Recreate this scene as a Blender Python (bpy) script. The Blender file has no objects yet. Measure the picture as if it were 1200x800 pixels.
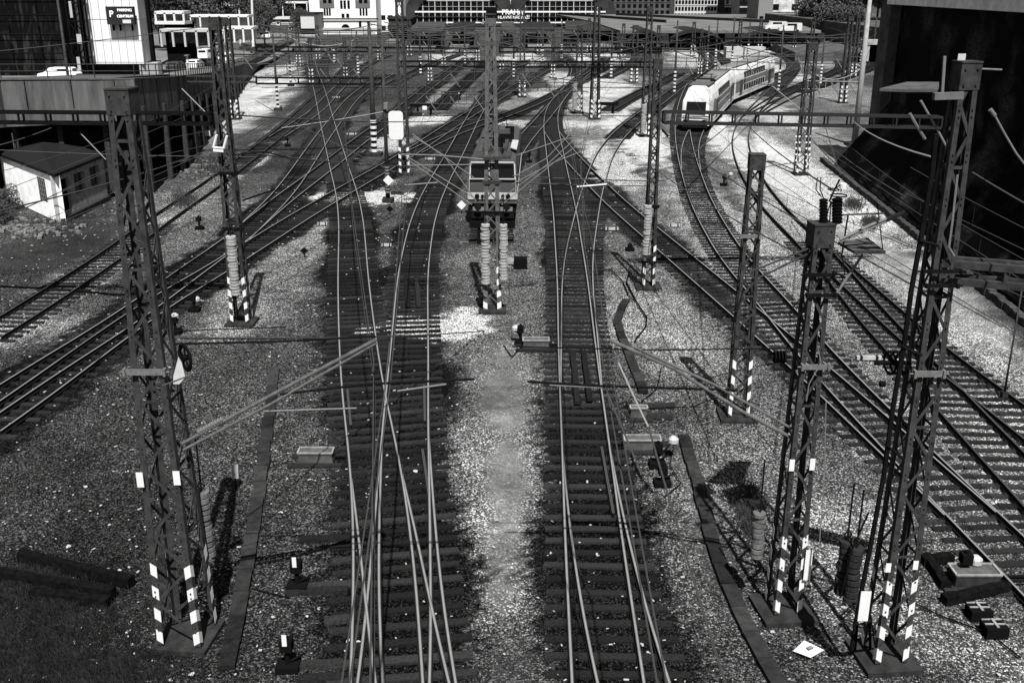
import bpy, bmesh, math, random
import numpy as np
from mathutils import Vector, Matrix, Euler

scene = bpy.context.scene
# ------------------------------------------------------------------ camera
FPX = 1195.0; CAMH = 13.7; YH = -15.0
TH = math.atan((400 - YH) / FPX); CT, ST = math.cos(TH), math.sin(TH)
cam_d = bpy.data.cameras.new("camera"); cam = bpy.data.objects.new("camera", cam_d)
scene.collection.objects.link(cam)
cam.location = (0, 0, CAMH); cam.rotation_euler = (math.pi / 2 - TH, 0, 0)
cam_d.sensor_width = 36; cam_d.lens = 36 * FPX / 1200; cam_d.clip_start = 0.1; cam_d.clip_end = 5000
scene.camera = cam
# ------------------------------------------------------------------ light
SUN_EL, SUN_HEAD = 57.0, -8.0          # light travels 8 degrees to the left of straight ahead
world = bpy.data.worlds.new("World"); scene.world = world; world.use_nodes = True
wn = world.node_tree; wn.nodes.clear()
sky = wn.nodes.new('ShaderNodeTexSky'); sky.sky_type = 'NISHITA'; sky.sun_disc = False
sky.sun_elevation = math.radians(SUN_EL); sky.sun_rotation = math.radians(180 + 8.0)
bw = wn.nodes.new('ShaderNodeRGBToBW'); bg = wn.nodes.new('ShaderNodeBackground'); wo = wn.nodes.new('ShaderNodeOutputWorld')
bg.inputs['Strength'].default_value = 0.05
wn.links.new(sky.outputs[0], bw.inputs[0]); wn.links.new(bw.outputs[0], bg.inputs[0]); wn.links.new(bg.outputs[0], wo.inputs[0])
sd = bpy.data.lights.new("sun", 'SUN'); sun = bpy.data.objects.new("sun", sd); scene.collection.objects.link(sun)
sd.energy = 5.0; sd.angle = math.radians(0.5); sd.color = (1, 0.995, 0.985)
a = math.radians(8.0); el = math.radians(SUN_EL)
Ld = Vector((-math.sin(a) * math.cos(el), math.cos(a) * math.cos(el), -math.sin(el)))
sun.rotation_euler = Ld.to_track_quat('-Z', 'Y').to_euler(); sun.location = (30, -40, 80)
scene.view_settings.view_transform = 'Standard'; scene.view_settings.look = 'None'
scene.view_settings.exposure = 0.95; scene.view_settings.gamma = 1.0
scene.cycles.max_bounces = 4; scene.cycles.diffuse_bounces = 2; scene.cycles.glossy_bounces = 2

# ------------------------------------------------------------------ helpers
rnd = random.Random(7); nrs = np.random.RandomState(11)
GZ = -0.2
def ray(px, py):
    x, y = (px - 600) / FPX, (400 - py) / FPX
    return Vector((x, CT + y * ST, -ST + y * CT))
def G(px, py, z=GZ):                  # point on the level z seen at a photo pixel
    r = ray(px, py); t = (z - CAMH) / r.z
    return Vector((r.x * t, r.y * t, z))
def P(px, py, Y):                     # point at distance Y ahead
    r = ray(px, py); t = Y / r.y
    return Vector((r.x * t, Y, CAMH + r.z * t))
C = scene.collection
MATS = {}
def mat(name, v, rough=0.8, metal=0.0, n=0.0, ns=3.0, bump=0.0, bs=20.0, spec=0.0):
    if name in MATS: return MATS[name]
    m = bpy.data.materials.new(name); m.use_nodes = True; nt = m.node_tree
    b = nt.nodes['Principled BSDF']; b.inputs['Roughness'].default_value = rough
    b.inputs['Metallic'].default_value = metal
    if 'Specular IOR Level' in b.inputs: b.inputs['Specular IOR Level'].default_value = spec
    if n:
        tc = nt.nodes.new('ShaderNodeTexCoord'); nz = nt.nodes.new('ShaderNodeTexNoise')
        nz.inputs['Scale'].default_value = ns; nz.inputs['Detail'].default_value = 6; nz.inputs['Roughness'].default_value = .65
        mr = nt.nodes.new('ShaderNodeMapRange'); mr.inputs['From Min'].default_value = .3; mr.inputs['From Max'].default_value = .7
        mr.inputs['To Min'].default_value = v * (1 - n); mr.inputs['To Max'].default_value = v * (1 + n)
        nt.links.new(tc.outputs['Object'], nz.inputs['Vector']); nt.links.new(nz.outputs[0], mr.inputs[0])
        nt.links.new(mr.outputs[0], b.inputs['Base Color'])
    else:
        b.inputs['Base Color'].default_value = (v, v, v, 1)
    if bump:
        tc = nt.nodes.new('ShaderNodeTexCoord'); nz = nt.nodes.new('ShaderNodeTexNoise'); nz.inputs['Scale'].default_value = bs
        bp = nt.nodes.new('ShaderNodeBump'); bp.inputs['Strength'].default_value = bump; bp.inputs['Distance'].default_value = .03
        nt.links.new(tc.outputs['Object'], nz.inputs['Vector']); nt.links.new(nz.outputs[0], bp.inputs['Height']); nt.links.new(bp.outputs[0], b.inputs['Normal'])
    MATS[name] = m; return m

class MB:
    def __init__(s): s.v = []; s.f = []; s.mi = []; s.cur = 0
    def add(s, vs, fs):
        o = len(s.v); s.v += [tuple(x) for x in vs]
        for f in fs: s.f.append(tuple(i + o for i in f)); s.mi.append(s.cur)
        return s
    def hexa(s, p):
        return s.add(p, [(0, 3, 2, 1), (4, 5, 6, 7), (0, 1, 5, 4), (1, 2, 6, 5), (2, 3, 7, 6), (3, 0, 4, 7)])
    def box(s, c, d, rz=0.0, M=None):
        hx, hy, hz = d[0] / 2, d[1] / 2, d[2] / 2; cr, sr = math.cos(rz), math.sin(rz); ps = []
        for z in (-hz, hz):
            for x, y in ((-hx, -hy), (hx, -hy), (hx, hy), (-hx, hy)):
                ps.append((c[0] + x * cr - y * sr, c[1] + x * sr + y * cr, c[2] + z))
        if M is not None: ps = [tuple(M @ Vector(p)) for p in ps]
        return s.hexa(ps)
    def bar(s, p, q, w, h, up=(0, 0, 1)):
        p, q = Vector(p), Vector(q); d = (q - p)
        if d.length < 1e-6: return s
        d.normalize(); u = Vector(up)
        if abs(d.dot(u)) > .98: u = Vector((0, 1, 0))
        x = d.cross(u).normalized(); u = x.cross(d).normalized(); x = x * (w / 2); u = u * (h / 2)
        return s.hexa([p - x - u, p + x - u, p + x + u, p - x + u, q - x - u, q + x - u, q + x + u, q - x + u])
    def tube(s, p, q, r, n=6, r2=None):
        p, q = Vector(p), Vector(q); d = (q - p)
        if d.length < 1e-6: return s
        d.normalize(); u = Vector((0, 0, 1)) if abs(d.z) < .95 else Vector((1, 0, 0))
        x = d.cross(u).normalized(); y = x.cross(d); r2 = r if r2 is None else r2; vs = []
        for c, rr in ((p, r), (q, r2)):
            for i in range(n):
                a = 2 * math.pi * i / n; vs.append(c + x * (rr * math.cos(a)) + y * (rr * math.sin(a)))
        fs = [(i, (i + 1) % n, n + (i + 1) % n, n + i) for i in range(n)] + [tuple(range(n))[::-1], tuple(range(n, 2 * n))]
        return s.add(vs, fs)
    def path(s, pts, r, n=5):
        for a_, b_ in zip(pts, pts[1:]): s.tube(a_, b_, r, n)
        return s
    def disc(s, c, axis, r, t, n=16):
        a_ = Vector(axis).normalized() * (t / 2); c = Vector(c); return s.tube(c - a_, c + a_, r, n)
    def ring(s, c, axis, R, r, n=20, k=5):
        ax = Vector(axis).normalized(); u = Vector((0, 0, 1)) if abs(ax.z) < .9 else Vector((1, 0, 0))
        x = ax.cross(u).normalized(); y = ax.cross(x); c = Vector(c); pts = [c + x * R * math.cos(2 * math.pi * i / n) + y * R * math.sin(2 * math.pi * i / n) for i in range(n + 1)]
        return s.path(pts, r, k)
    def prism(s, poly, z0, z1):
        n = len(poly); vs = [(p[0], p[1], z0) for p in poly] + [(p[0], p[1], z1) for p in poly]
        return s.add(vs, [(i, (i + 1) % n, n + (i + 1) % n, n + i) for i in range(n)] + [tuple(range(n))[::-1], tuple(range(n, 2 * n))])
    def extr(s, poly, vec):             # polygon of 3D points extruded along vec
        n = len(poly); v = Vector(vec); vs = [Vector(p) for p in poly] + [Vector(p) + v for p in poly]
        return s.add(vs, [(i, (i + 1) % n, n + (i + 1) % n, n + i) for i in range(n)] + [tuple(range(n))[::-1], tuple(range(n, 2 * n))])
    def build(s, name, m, parent=None, smooth=False, origin=None):
        me = bpy.data.meshes.new(name); vs = s.v
        if origin is not None: vs = [(x - origin[0], y - origin[1], z - origin[2]) for x, y, z in vs]
        me.from_pydata(vs, [], s.f)
        ms = m if isinstance(m, (list, tuple)) else [m]
        for x in ms: me.materials.append(x)
        if len(ms) > 1: me.polygons.foreach_set('material_index', s.mi)
        if smooth: me.polygons.foreach_set('use_smooth', [True] * len(me.polygons))
        bm = bmesh.new(); bm.from_mesh(me); bmesh.ops.recalc_face_normals(bm, faces=bm.faces); bm.to_mesh(me); bm.free()
        o = bpy.data.objects.new(name, me); C.objects.link(o)
        if origin is not None: o.location = origin
        if parent is not None:
            o.parent = parent
        return o
def tag(o, label=None, cat=None, group=None, kind=None):
    if label: o['label'] = label
    if cat:
        o['category'] = cat
        if not kind: o['kind'] = 'thing'
    if group: o['group'] = group
    if kind: o['kind'] = kind
    return o
def empty(name, loc, label, cat, group=None, rz=0.0):
    o = bpy.data.objects.new(name, None); C.objects.link(o); o.location = loc; o.rotation_euler = (0, 0, rz); o.empty_display_size = .3
    return tag(o, label, cat, group)
def kids(o): return [x for x in bpy.data.objects if x.parent is o]
def copy_tree(o, parent=None, cache={}):
    c = o.copy(); C.objects.link(c); c.parent = parent
    for ch in kids(o): copy_tree(ch, c)
    return c
def strip(pts, off):                   # offset of a ground polyline
    out = []
    for i, p in enumerate(pts):
        a_ = pts[max(0, i - 1)]; b_ = pts[min(len(pts) - 1, i + 1)]; d = Vector((b_[0] - a_[0], b_[1] - a_[1])).normalized()
        out.append((p[0] + d.y * off, p[1] - d.x * off))
    return out

# materials
M_STEEL = mat('mast_steel', .028, .6, n=.5, ns=5, spec=.06)
M_ARM = mat('weathered_tube', .075, .6, n=.4, ns=6)
M_STEELD = mat('dark_steel', .006, .6, n=.3, ns=6)
M_GALV = mat('galvanised_steel', .12, .5, n=.15, ns=8)
M_WHITE = mat('white_paint', .5, .6, n=.06, ns=9)
M_BLACK = mat('black_paint', .005, .7)
M_CONC = mat('concrete', .22, .9, n=.35, ns=5, bump=.3)
M_CONCD = mat('dark_concrete', .022, .9, n=.45, ns=3, bump=.3)
M_WEIGHT = mat('pale_concrete', .25, .9, n=.25, ns=7, bump=.3)
M_WOOD = mat('tarred_wood', .015, .85, n=.45, ns=14, bump=.2, bs=30)
M_WOODC = mat('grey_sleeper', .016, .9, n=.5, ns=9, bump=.4)
def per_object(m, lo, hi):             # every copy of a sleeper or slab weathers a little differently
    nt = m.node_tree; b = nt.nodes['Principled BSDF']; src = b.inputs['Base Color'].links[0].from_socket
    oi = nt.nodes.new('ShaderNodeObjectInfo'); mr = nt.nodes.new('ShaderNodeMapRange'); mr.inputs['To Min'].default_value = lo; mr.inputs['To Max'].default_value = hi
    mu = nt.nodes.new('ShaderNodeMath'); mu.operation = 'MULTIPLY'; nt.links.new(oi.outputs['Random'], mr.inputs[0]); nt.links.new(mr.outputs[0], mu.inputs[0]); nt.links.new(src, mu.inputs[1]); nt.links.new(mu.outputs[0], b.inputs['Base Color'])
per_object(M_WOOD, .5, 1.5); per_object(M_WOODC, .6, 1.6)
M_RUST = mat('rail_side', .009, .7)
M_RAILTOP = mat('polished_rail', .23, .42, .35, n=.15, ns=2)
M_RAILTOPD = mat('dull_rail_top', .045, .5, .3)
M_WIRE = mat('wire_copper', .045, .6)
M_WIREL = mat('bright_wire', .20, .5)
M_GLASS = mat('window_glass', .003, .25, spec=.25)
def wloc(p):
    v = Vector((0, 0, 0))
    while p is not None: v += Vector(p.location); p = p.parent
    return v
def WB(mb, name, m, parent, smooth=False):   # build world-coordinate geometry under an unrotated parent
    o = wloc(parent); mb.v = [(x - o.x, y - o.y, z - o.z) for x, y, z in mb.v]
    return mb.build(name, m, parent, smooth)

# ------------------------------------------------------------------ tracks: left rail as seen in the photo
# (left-rail pixels, ballast tone, ballast half width, sleeper material, bright rails, label)
TR = [
 ("a", [(408,860),(411,800),(413.7,725),(415,650),(413.7,600),(408.7,525),(402,475),(397.5,400),(396,325),(397,262),(393.7,225),(386.5,197.5),(380.5,166),(376,149),(373,131),(369.4,112),(366,98),(362,84),(360,72)], .0042, 1.5, 'w', 1,
  "track with shiny rails left of centre, running straight down to the bottom edge"),
 ("a2", [(447,850),(437,800),(432.5,742),(430,717),(426,680),(422.5,650),(417.5,600),(411.5,560)], .0042, 1.5, 'w', 1,
  "short diverging track of the scissors crossing, slanting right toward the bottom edge"),
 ("c", [(412,850),(421,800),(428.7,725),(433.7,662),(440,600),(446,525),(450,482),(452.5,460),(458.7,400),(466,325),(472.5,292),(480,262),(492.5,230),(508.7,202),(520,185),(537.5,153),(550,132),(565,111),(583,92),(598,80),(612,70)], .0042, 1.5, 'w', 1,
  "track whose rails bend right past the parked locomotive's left side"),
 ("c2", [(452,850),(447.5,800),(445,762),(444,725),(443,675),(444.5,600),(446,560),(447,535),(447.5,515)], .0042, 1.5, 'w', 1,
  "short stock rail track on the right edge of the scissors crossing at the bottom"),
 ("p1", [(673,850),(671,800),(665.5,700),(661,600),(660,550),(659,525),(656,450),(654.5,400),(653,325),(650,275),(648.7,250),(642,194.5),(639,167.5),(636.7,149.5),(637,136),(640,125),(646,117),(657.5,105),(676,90),(692,77),(706,67)], .004, 1.5, 'w', 1,
  "straight track just right of the bright middle strip of gravel"),
 ("p2", [(712,850),(697.5,800),(686,737),(677.5,687),(665.5,600),(661.5,560),(659.5,530)], .004, 1.5, 'w', 1,
  "short track branching right at the bottom from the one beside the middle strip"),
 ("rb", [(657,450),(657.5,420),(658.2,380),(658,350),(661,307),(667.5,275),(674,250),(679.5,227.5),(685.5,212.5),(691.5,194.5),(697.5,179.5),(711,161.5),(729,145),(748.5,131.5),(776,111),(797,96),(814,85),(826,76),(829,69),(822,62),(810,56)], .05, 1.5, 'w', 1,
  "curving track over bright white gravel that joins the straight track in mid picture"),
 ("t10", [(638,154),(644,165),(651,175),(667.5,193),(684,211),(705,233.5),(723,250),(754,277),(800,317.5),(854,365),(910,415),(964,464),(1034,532),(1062,558),(1107,602)], .009, 1.5, 'w', 1,
  "long diagonal track crossing the picture from the middle to the lower right"),
 ("t13", [(805,98),(798,112),(794,125),(791,138),(791,160),(794,182.5),(799,202),(804,223),(814.5,248.5),(823,265),(840,295),(859.5,321),(886,352),(925,402),(966,450),(1037,526),(1064,556),(1107,600),(1150,643),(1200,695),(1240,738)], .10, 1.55, 'w', 1,
  "track beside the double-deck train that swings down to the right edge"),
 ("t13b", [(799,198),(796.5,186),(798,172),(803,157),(812,143),(826,130),(848,113),(868,101),(892,92),(925,80)], .06, 1.5, 'w', 1,
  "track occupied by the white double-deck train"),
 ("t14", [(903,62),(916,65),(924,71),(926,77),(923,83),(912,94),(899,106),(880,124),(866,139),(859.5,149.5),(856.5,163),(859,178),(864,194.5),(873,212.5),(892,240.5),(919,268.5),(949,300),(982,342),(1012,380),(1040,410),(1100,480),(1170,558),(1230,625)], .14, 1.6, 'g', 0,
  "track with dull rails on pale ballast curving in front of the dark wall"),
 ("t15", [(949,298),(965,312),(990,336),(1020,364),(1056,398),(1110,443),(1160,480),(1200,513),(1240,545)], .14, 1.6, 'g', 0,
  "outermost right track on white ballast nearest the dark wall"),
 ("t16", [(868,137),(900,114),(944,94),(972,84),(984,78),(982,72),(970,65),(952,60)], .14, 1.5, 'w', 0,
  "far track looping right behind the thin lattice mast"),
 ("t17", [(880,131),(920,111),(960,97),(1000,85),(1016,79),(1022,73),(1012,67)], .14, 1.5, 'w', 0,
  "farthest right track ending near the small dark portal"),
 ("t3", [(-40,393),(0,370),(48,340),(80,320),(130,287),(175,254),(205,235),(255,202),(279,184),(294,173.5),(315,158.5),(337,139.5),(359,120),(380,101),(390,91),(401,81),(408,71),(418,63)], .15, 1.45, 'g', 0,
  "leftmost track with dull rails and pale gravel between the sleepers"),
 ("t3b", [(315,160),(337,146),(359,135),(377,116),(397,97),(410,84),(430,72),(450,64)], .03, 1.5, 'w', 1,
  "far track splitting off the leftmost one toward the station"),
 ("t5", [(-50,481),(0,449),(50,418),(85,398),(142,362),(185,332),(225,304),(262,279),(298.5,248.5),(325.5,227.5),(340,217),(361,203),(386.5,184),(403,170.5),(433,149.5),(451,137.5),(469,123),(484,111),(500,99),(526,80),(545,67)], .0045, 1.6, 'w', 1,
  "upper one of the two shiny diagonal tracks at the left"),
 ("t4", [(262,279.5),(296,249),(324,221.5),(345,193),(358,175),(370,158.5),(377,149),(389,137),(400,120),(411,111),(430,97),(452,86)], .0045, 1.5, 'w', 1,
  "steeper track leaving the left diagonal pair toward the upper left"),
 ("t6", [(-50,502),(0,470),(50,435),(72,418),(100,400),(142,371),(187,342),(225,322),(262,299),(300,276),(344.5,249),(391,223),(412,211),(451,190),(475,176.5),(518,148),(550,129),(567,120),(583,110),(608,96),(640,78),(660,67)], .0045, 1.6, 'w', 1,
  "lower one of the two shiny diagonal tracks, running up across the middle"),
 ("t7", [(475,178),(500,165.5),(531,151),(555,143),(584,136),(607,127),(629,116),(657,103),(690,84),(707,73)], .005, 1.5, 'w', 1,
  "shallow track crossing behind the central lattice mast"),
 ("t11", [(561,280),(563,252),(572,215),(585,190),(603,164.5),(625.5,142),(636,130),(646,118),(664,98)], .04, 1.5, 'w', 1,
  "stub track carrying the parked electric locomotive"),
 ("t18", [(706,128),(728,115),(751,104),(775,93),(792,84)], .12, 1.35, 'g', 0,
  "dead-end track on the pale gravel island behind the bumper"),
 ("t19", [(505,127),(536,98),(548,88),(560,77),(566,69)], .05, 1.4, 'w', 0,
  "dead-end track in front of the dark buffer stop with a white plate"),
 ("t21", [(704,90),(732,76),(742,69),(744,63)], .05, 1.4, 'w', 1, "short far track near the pale yard wall, between two distant masts"),
 ("t22", [(851,80),(848,74),(841,66),(829,58)], .16, 1.4, 'w', 0, "far curved track hidden partly by the train roof"),
 ("t24", [(450,99),(480,84),(512,70),(545,60)], .04, 1.4, 'w', 1, "far track left of centre leading to the station hall"),
 ("t25", [(668,88),(672,80),(664,72),(656,64)], .06, 1.4, 'w', 1, "far bowed track in front of the station throat"),
 ("t26", [(372,92),(371,82),(376,70),(386,60),(400,54)], .06, 1.4, 'w', 0, "far track beside the pale concrete slab"),
]
M_RAILEDGE = mat('rail_edge', .05, .6)
def smooth_line(pix):
    w = [G(x, y, 0.0) for x, y in pix]; w = [Vector((p.x, p.y)) for p in w]
    pts = []                                             # Catmull-Rom
    for i in range(len(w) - 1):
        p0 = w[max(0, i - 1)]; p1 = w[i]; p2 = w[i + 1]; p3 = w[min(len(w) - 1, i + 2)]
        L = (p2 - p1).length; n = max(1, int(L / .3))
        m1 = (p2 - p0) / max(1e-6, (p1 - p0).length + L) * L; m2 = (p3 - p1) / max(1e-6, (p3 - p2).length + L) * L
        for k in range(n):
            t = k / n; t2, t3 = t * t, t * t * t
            pts.append(p1 * (2 * t3 - 3 * t2 + 1) + m1 * (t3 - 2 * t2 + t) + p2 * (-2 * t3 + 3 * t2) + m2 * (t3 - t2))
    pts.append(w[-1])
    A = np.array([(p.x, p.y) for p in pts])
    d = np.r_[0, np.cumsum(np.hypot(*np.diff(A, axis=0).T))]; n = max(3, int(d[-1] / .3)); s = np.linspace(0, d[-1], n)
    B = np.c_[np.interp(s, d, A[:, 0]), np.interp(s, d, A[:, 1])]
    # smoothing, more of it far away
    out = B.copy(); e0, e1 = B[0].copy(), B[-1].copy(); Y = B[:, 1]
    for it in range(3):
        k = 7
        pad = np.r_[2 * out[0] - out[k:0:-1], out, 2 * out[-1] - out[-2:-k - 2:-1]] if len(out) > k + 2 else None
        if pad is None: break
        ker = np.ones(2 * k + 1) / (2 * k + 1)
        out = np.c_[np.convolve(pad[:, 0], ker, 'valid'), np.convolve(pad[:, 1], ker, 'valid')]
    for it in range(6):
        k = 20
        if len(out) <= k + 2: break
        pad = np.r_[2 * out[0] - out[k:0:-1], out, 2 * out[-1] - out[-2:-k - 2:-1]]
        ker = np.ones(2 * k + 1) / (2 * k + 1)
        far = np.c_[np.convolve(pad[:, 0], ker, 'valid'), np.convolve(pad[:, 1], ker, 'valid')]
        w_ = np.clip((Y - 60) / 60, 0, 1)[:, None]; out = out * (1 - w_) + far * w_
    return out
def normals(A):
    d = np.gradient(A, axis=0); d /= np.linalg.norm(d, axis=1)[:, None] + 1e-9
    return d, np.c_[d[:, 1], -d[:, 0]]
TRACKS = []
for i, (nm, pix, tone, hw, slp, bright, label) in enumerate(TR):
    L = smooth_line(pix)
    d, nr = normals(L)
    sgn = 1.0 if L[-1, 1] > L[0, 1] else -1.0           # offset toward +x side
    TRACKS.append(dict(name=nm, left=L, ctr=L + nr * .75 * sgn, right=L + nr * 1.5 * sgn, tone=tone, hw=hw, slp=slp, bright=bright, label=label))

def rail_mesh(A, z0, mats):
    # foot, web and head section swept along the line, 0.15 high, top at z0
    step = 1 if A[:, 1].min() < 60 else 2
    A = A[::step] if len(A[::step]) > 2 else A
    d, nr = normals(A)
    prof = [(-.062, -.15), (.062, -.15), (.062, -.135), (.012, -.12), (.012, -.045), (.036, -.035), (.036, -.002), (.021, 0), (-.021, 0), (-.036, -.002), (-.036, -.035), (-.012, -.045), (-.012, -.12), (-.062, -.135)]
    n = len(A); k = len(prof); mb = MB()
    vs = []
    for j in range(n):
        for (o, z) in prof: vs.append((A[j, 0] + nr[j, 0] * o, A[j, 1] + nr[j, 1] * o, z0 + z))
    mb.v = vs; mb.f = []; mb.mi = []
    for j in range(n - 1):
        for q in range(k):
            q2 = (q + 1) % k
            mb.f.append((j * k + q, j * k + q2, (j + 1) * k + q2, (j + 1) * k + q)); mb.mi.append(1 if q == 7 else (2 if q in (6, 8) else 0))
    mb.f += [tuple(range(k)), tuple((n - 1) * k + q for q in range(k))]; mb.mi += [0, 0]
    return mb
SLP = []
for v in range(4):                                    # four worn variants of a sleeper mesh
    for key, m in (('w', M_WOOD), ('g', M_WOODC)):
        mb = MB(); bmh = [(-1.3, -.115), (1.3, -.115), (1.3, .115), (-1.3, .115)]
        j = lambda s: rnd.uniform(-s, s)
        lo = [(x + j(.03), y + j(.01), -.16) for x, y in bmh]; hi = [(x + j(.03), y + j(.012), -.004 + j(.004)) for x, y in bmh]
        mb.hexa(lo + hi)
        for sx in (-.75, .75):                        # baseplates and screws
            mb.box((sx, 0, .008), (.34, .16, .016)); 
            for dx in (-.12, .12):
                for dy in (-.045, .045): mb.box((sx + dx, dy, .03), (.035, .035, .035))
        o = mb.build('sleeper', m); me = o.data; bpy.data.objects.remove(o); SLP.append((key, me))
def sleeper_mesh(key): return rnd.choice([m for k, m in SLP if k == key])
SZ = -.172
for ti, T in enumerate(TRACKS):
    base = (T['ctr'][0, 0], T['ctr'][0, 1], 0.0)
    root = empty('railway_track', base, T['label'], 'track', 'tracks of the station throat')
    dz = -.0023 * (ti % 9)
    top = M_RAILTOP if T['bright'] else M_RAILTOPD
    for side in ('left', 'right'):
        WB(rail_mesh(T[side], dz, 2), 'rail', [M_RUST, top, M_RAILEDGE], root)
    A = T['ctr']; d = np.r_[0, np.cumsum(np.hypot(*np.diff(A, axis=0).T))]; n = int(d[-1] / .62)
    s = np.linspace(0, d[-1], max(2, n)); X = np.interp(s, d, A[:, 0]); Y = np.interp(s, d, A[:, 1])
    dd, nn = normals(np.c_[X, Y]); items = []
    for k in range(len(s)):
        an = math.atan2(nn[k, 1], nn[k, 0]) + rnd.uniform(-.02, .02)
        u = (X[k] * 1195 / (Y[k] * CT + 4.5)); infr = abs(u) < 640 and Y[k] > 15
        items.append((Y[k], X[k], an, infr, k))
    items.sort()
    cnt = 0; rest = MB()
    bury = {'t14': (58, 140), 'rb': (66, 100), 't3': (62, 80), 't13b': (0, 1), 'a': (0, 1)}.get(T['name'], (0, 0))
    for (y, x, an, infr, k) in items:
        if bury[0] < y < bury[1]: continue
        zz = SZ + dz + rnd.uniform(-.004, .004)
        nv = np.array([math.cos(an), math.sin(an)]); lo, hi, skip = -1.3, 1.3, False
        for tj, T2 in enumerate(TRACKS):
            if tj == ti: continue
            dlt = T2['ctr'] - np.array([x, y]); ok = np.abs(dlt[:, 0] * -nv[1] + dlt[:, 1] * nv[0]) < .2; lat = (dlt @ nv)[ok]
            lat = lat[np.abs(lat) < 1.95]
            if len(lat) == 0: continue
            q = lat[0]
            if tj < ti: skip = True; break
            lo, hi = min(lo, q - 1.3), max(hi, q + 1.3)
        if skip: continue
        fac = (hi - lo) / 2.6; x += nv[0] * (hi + lo) / 2; y += nv[1] * (hi + lo) / 2
        if cnt < 100 and infr and y < 110:
            o = bpy.data.objects.new('sleeper', sleeper_mesh(T['slp'])); C.objects.link(o); o.parent = root
            o.location = (x - base[0], y - base[1], zz); o.rotation_euler = (0, 0, an); o.scale = (fac * rnd.uniform(.98, 1.03), rnd.uniform(.9, 1.08), 1); cnt += 1
        elif infr:
            rest.box((x, y, zz - .08), (2.6 * fac, .26, .15), an)
    if rest.v:
        o = WB(rest, 'sleepers', M_WOOD if T['slp'] == 'w' else M_WOODC, root); o['kind'] = 'stuff'

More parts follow.
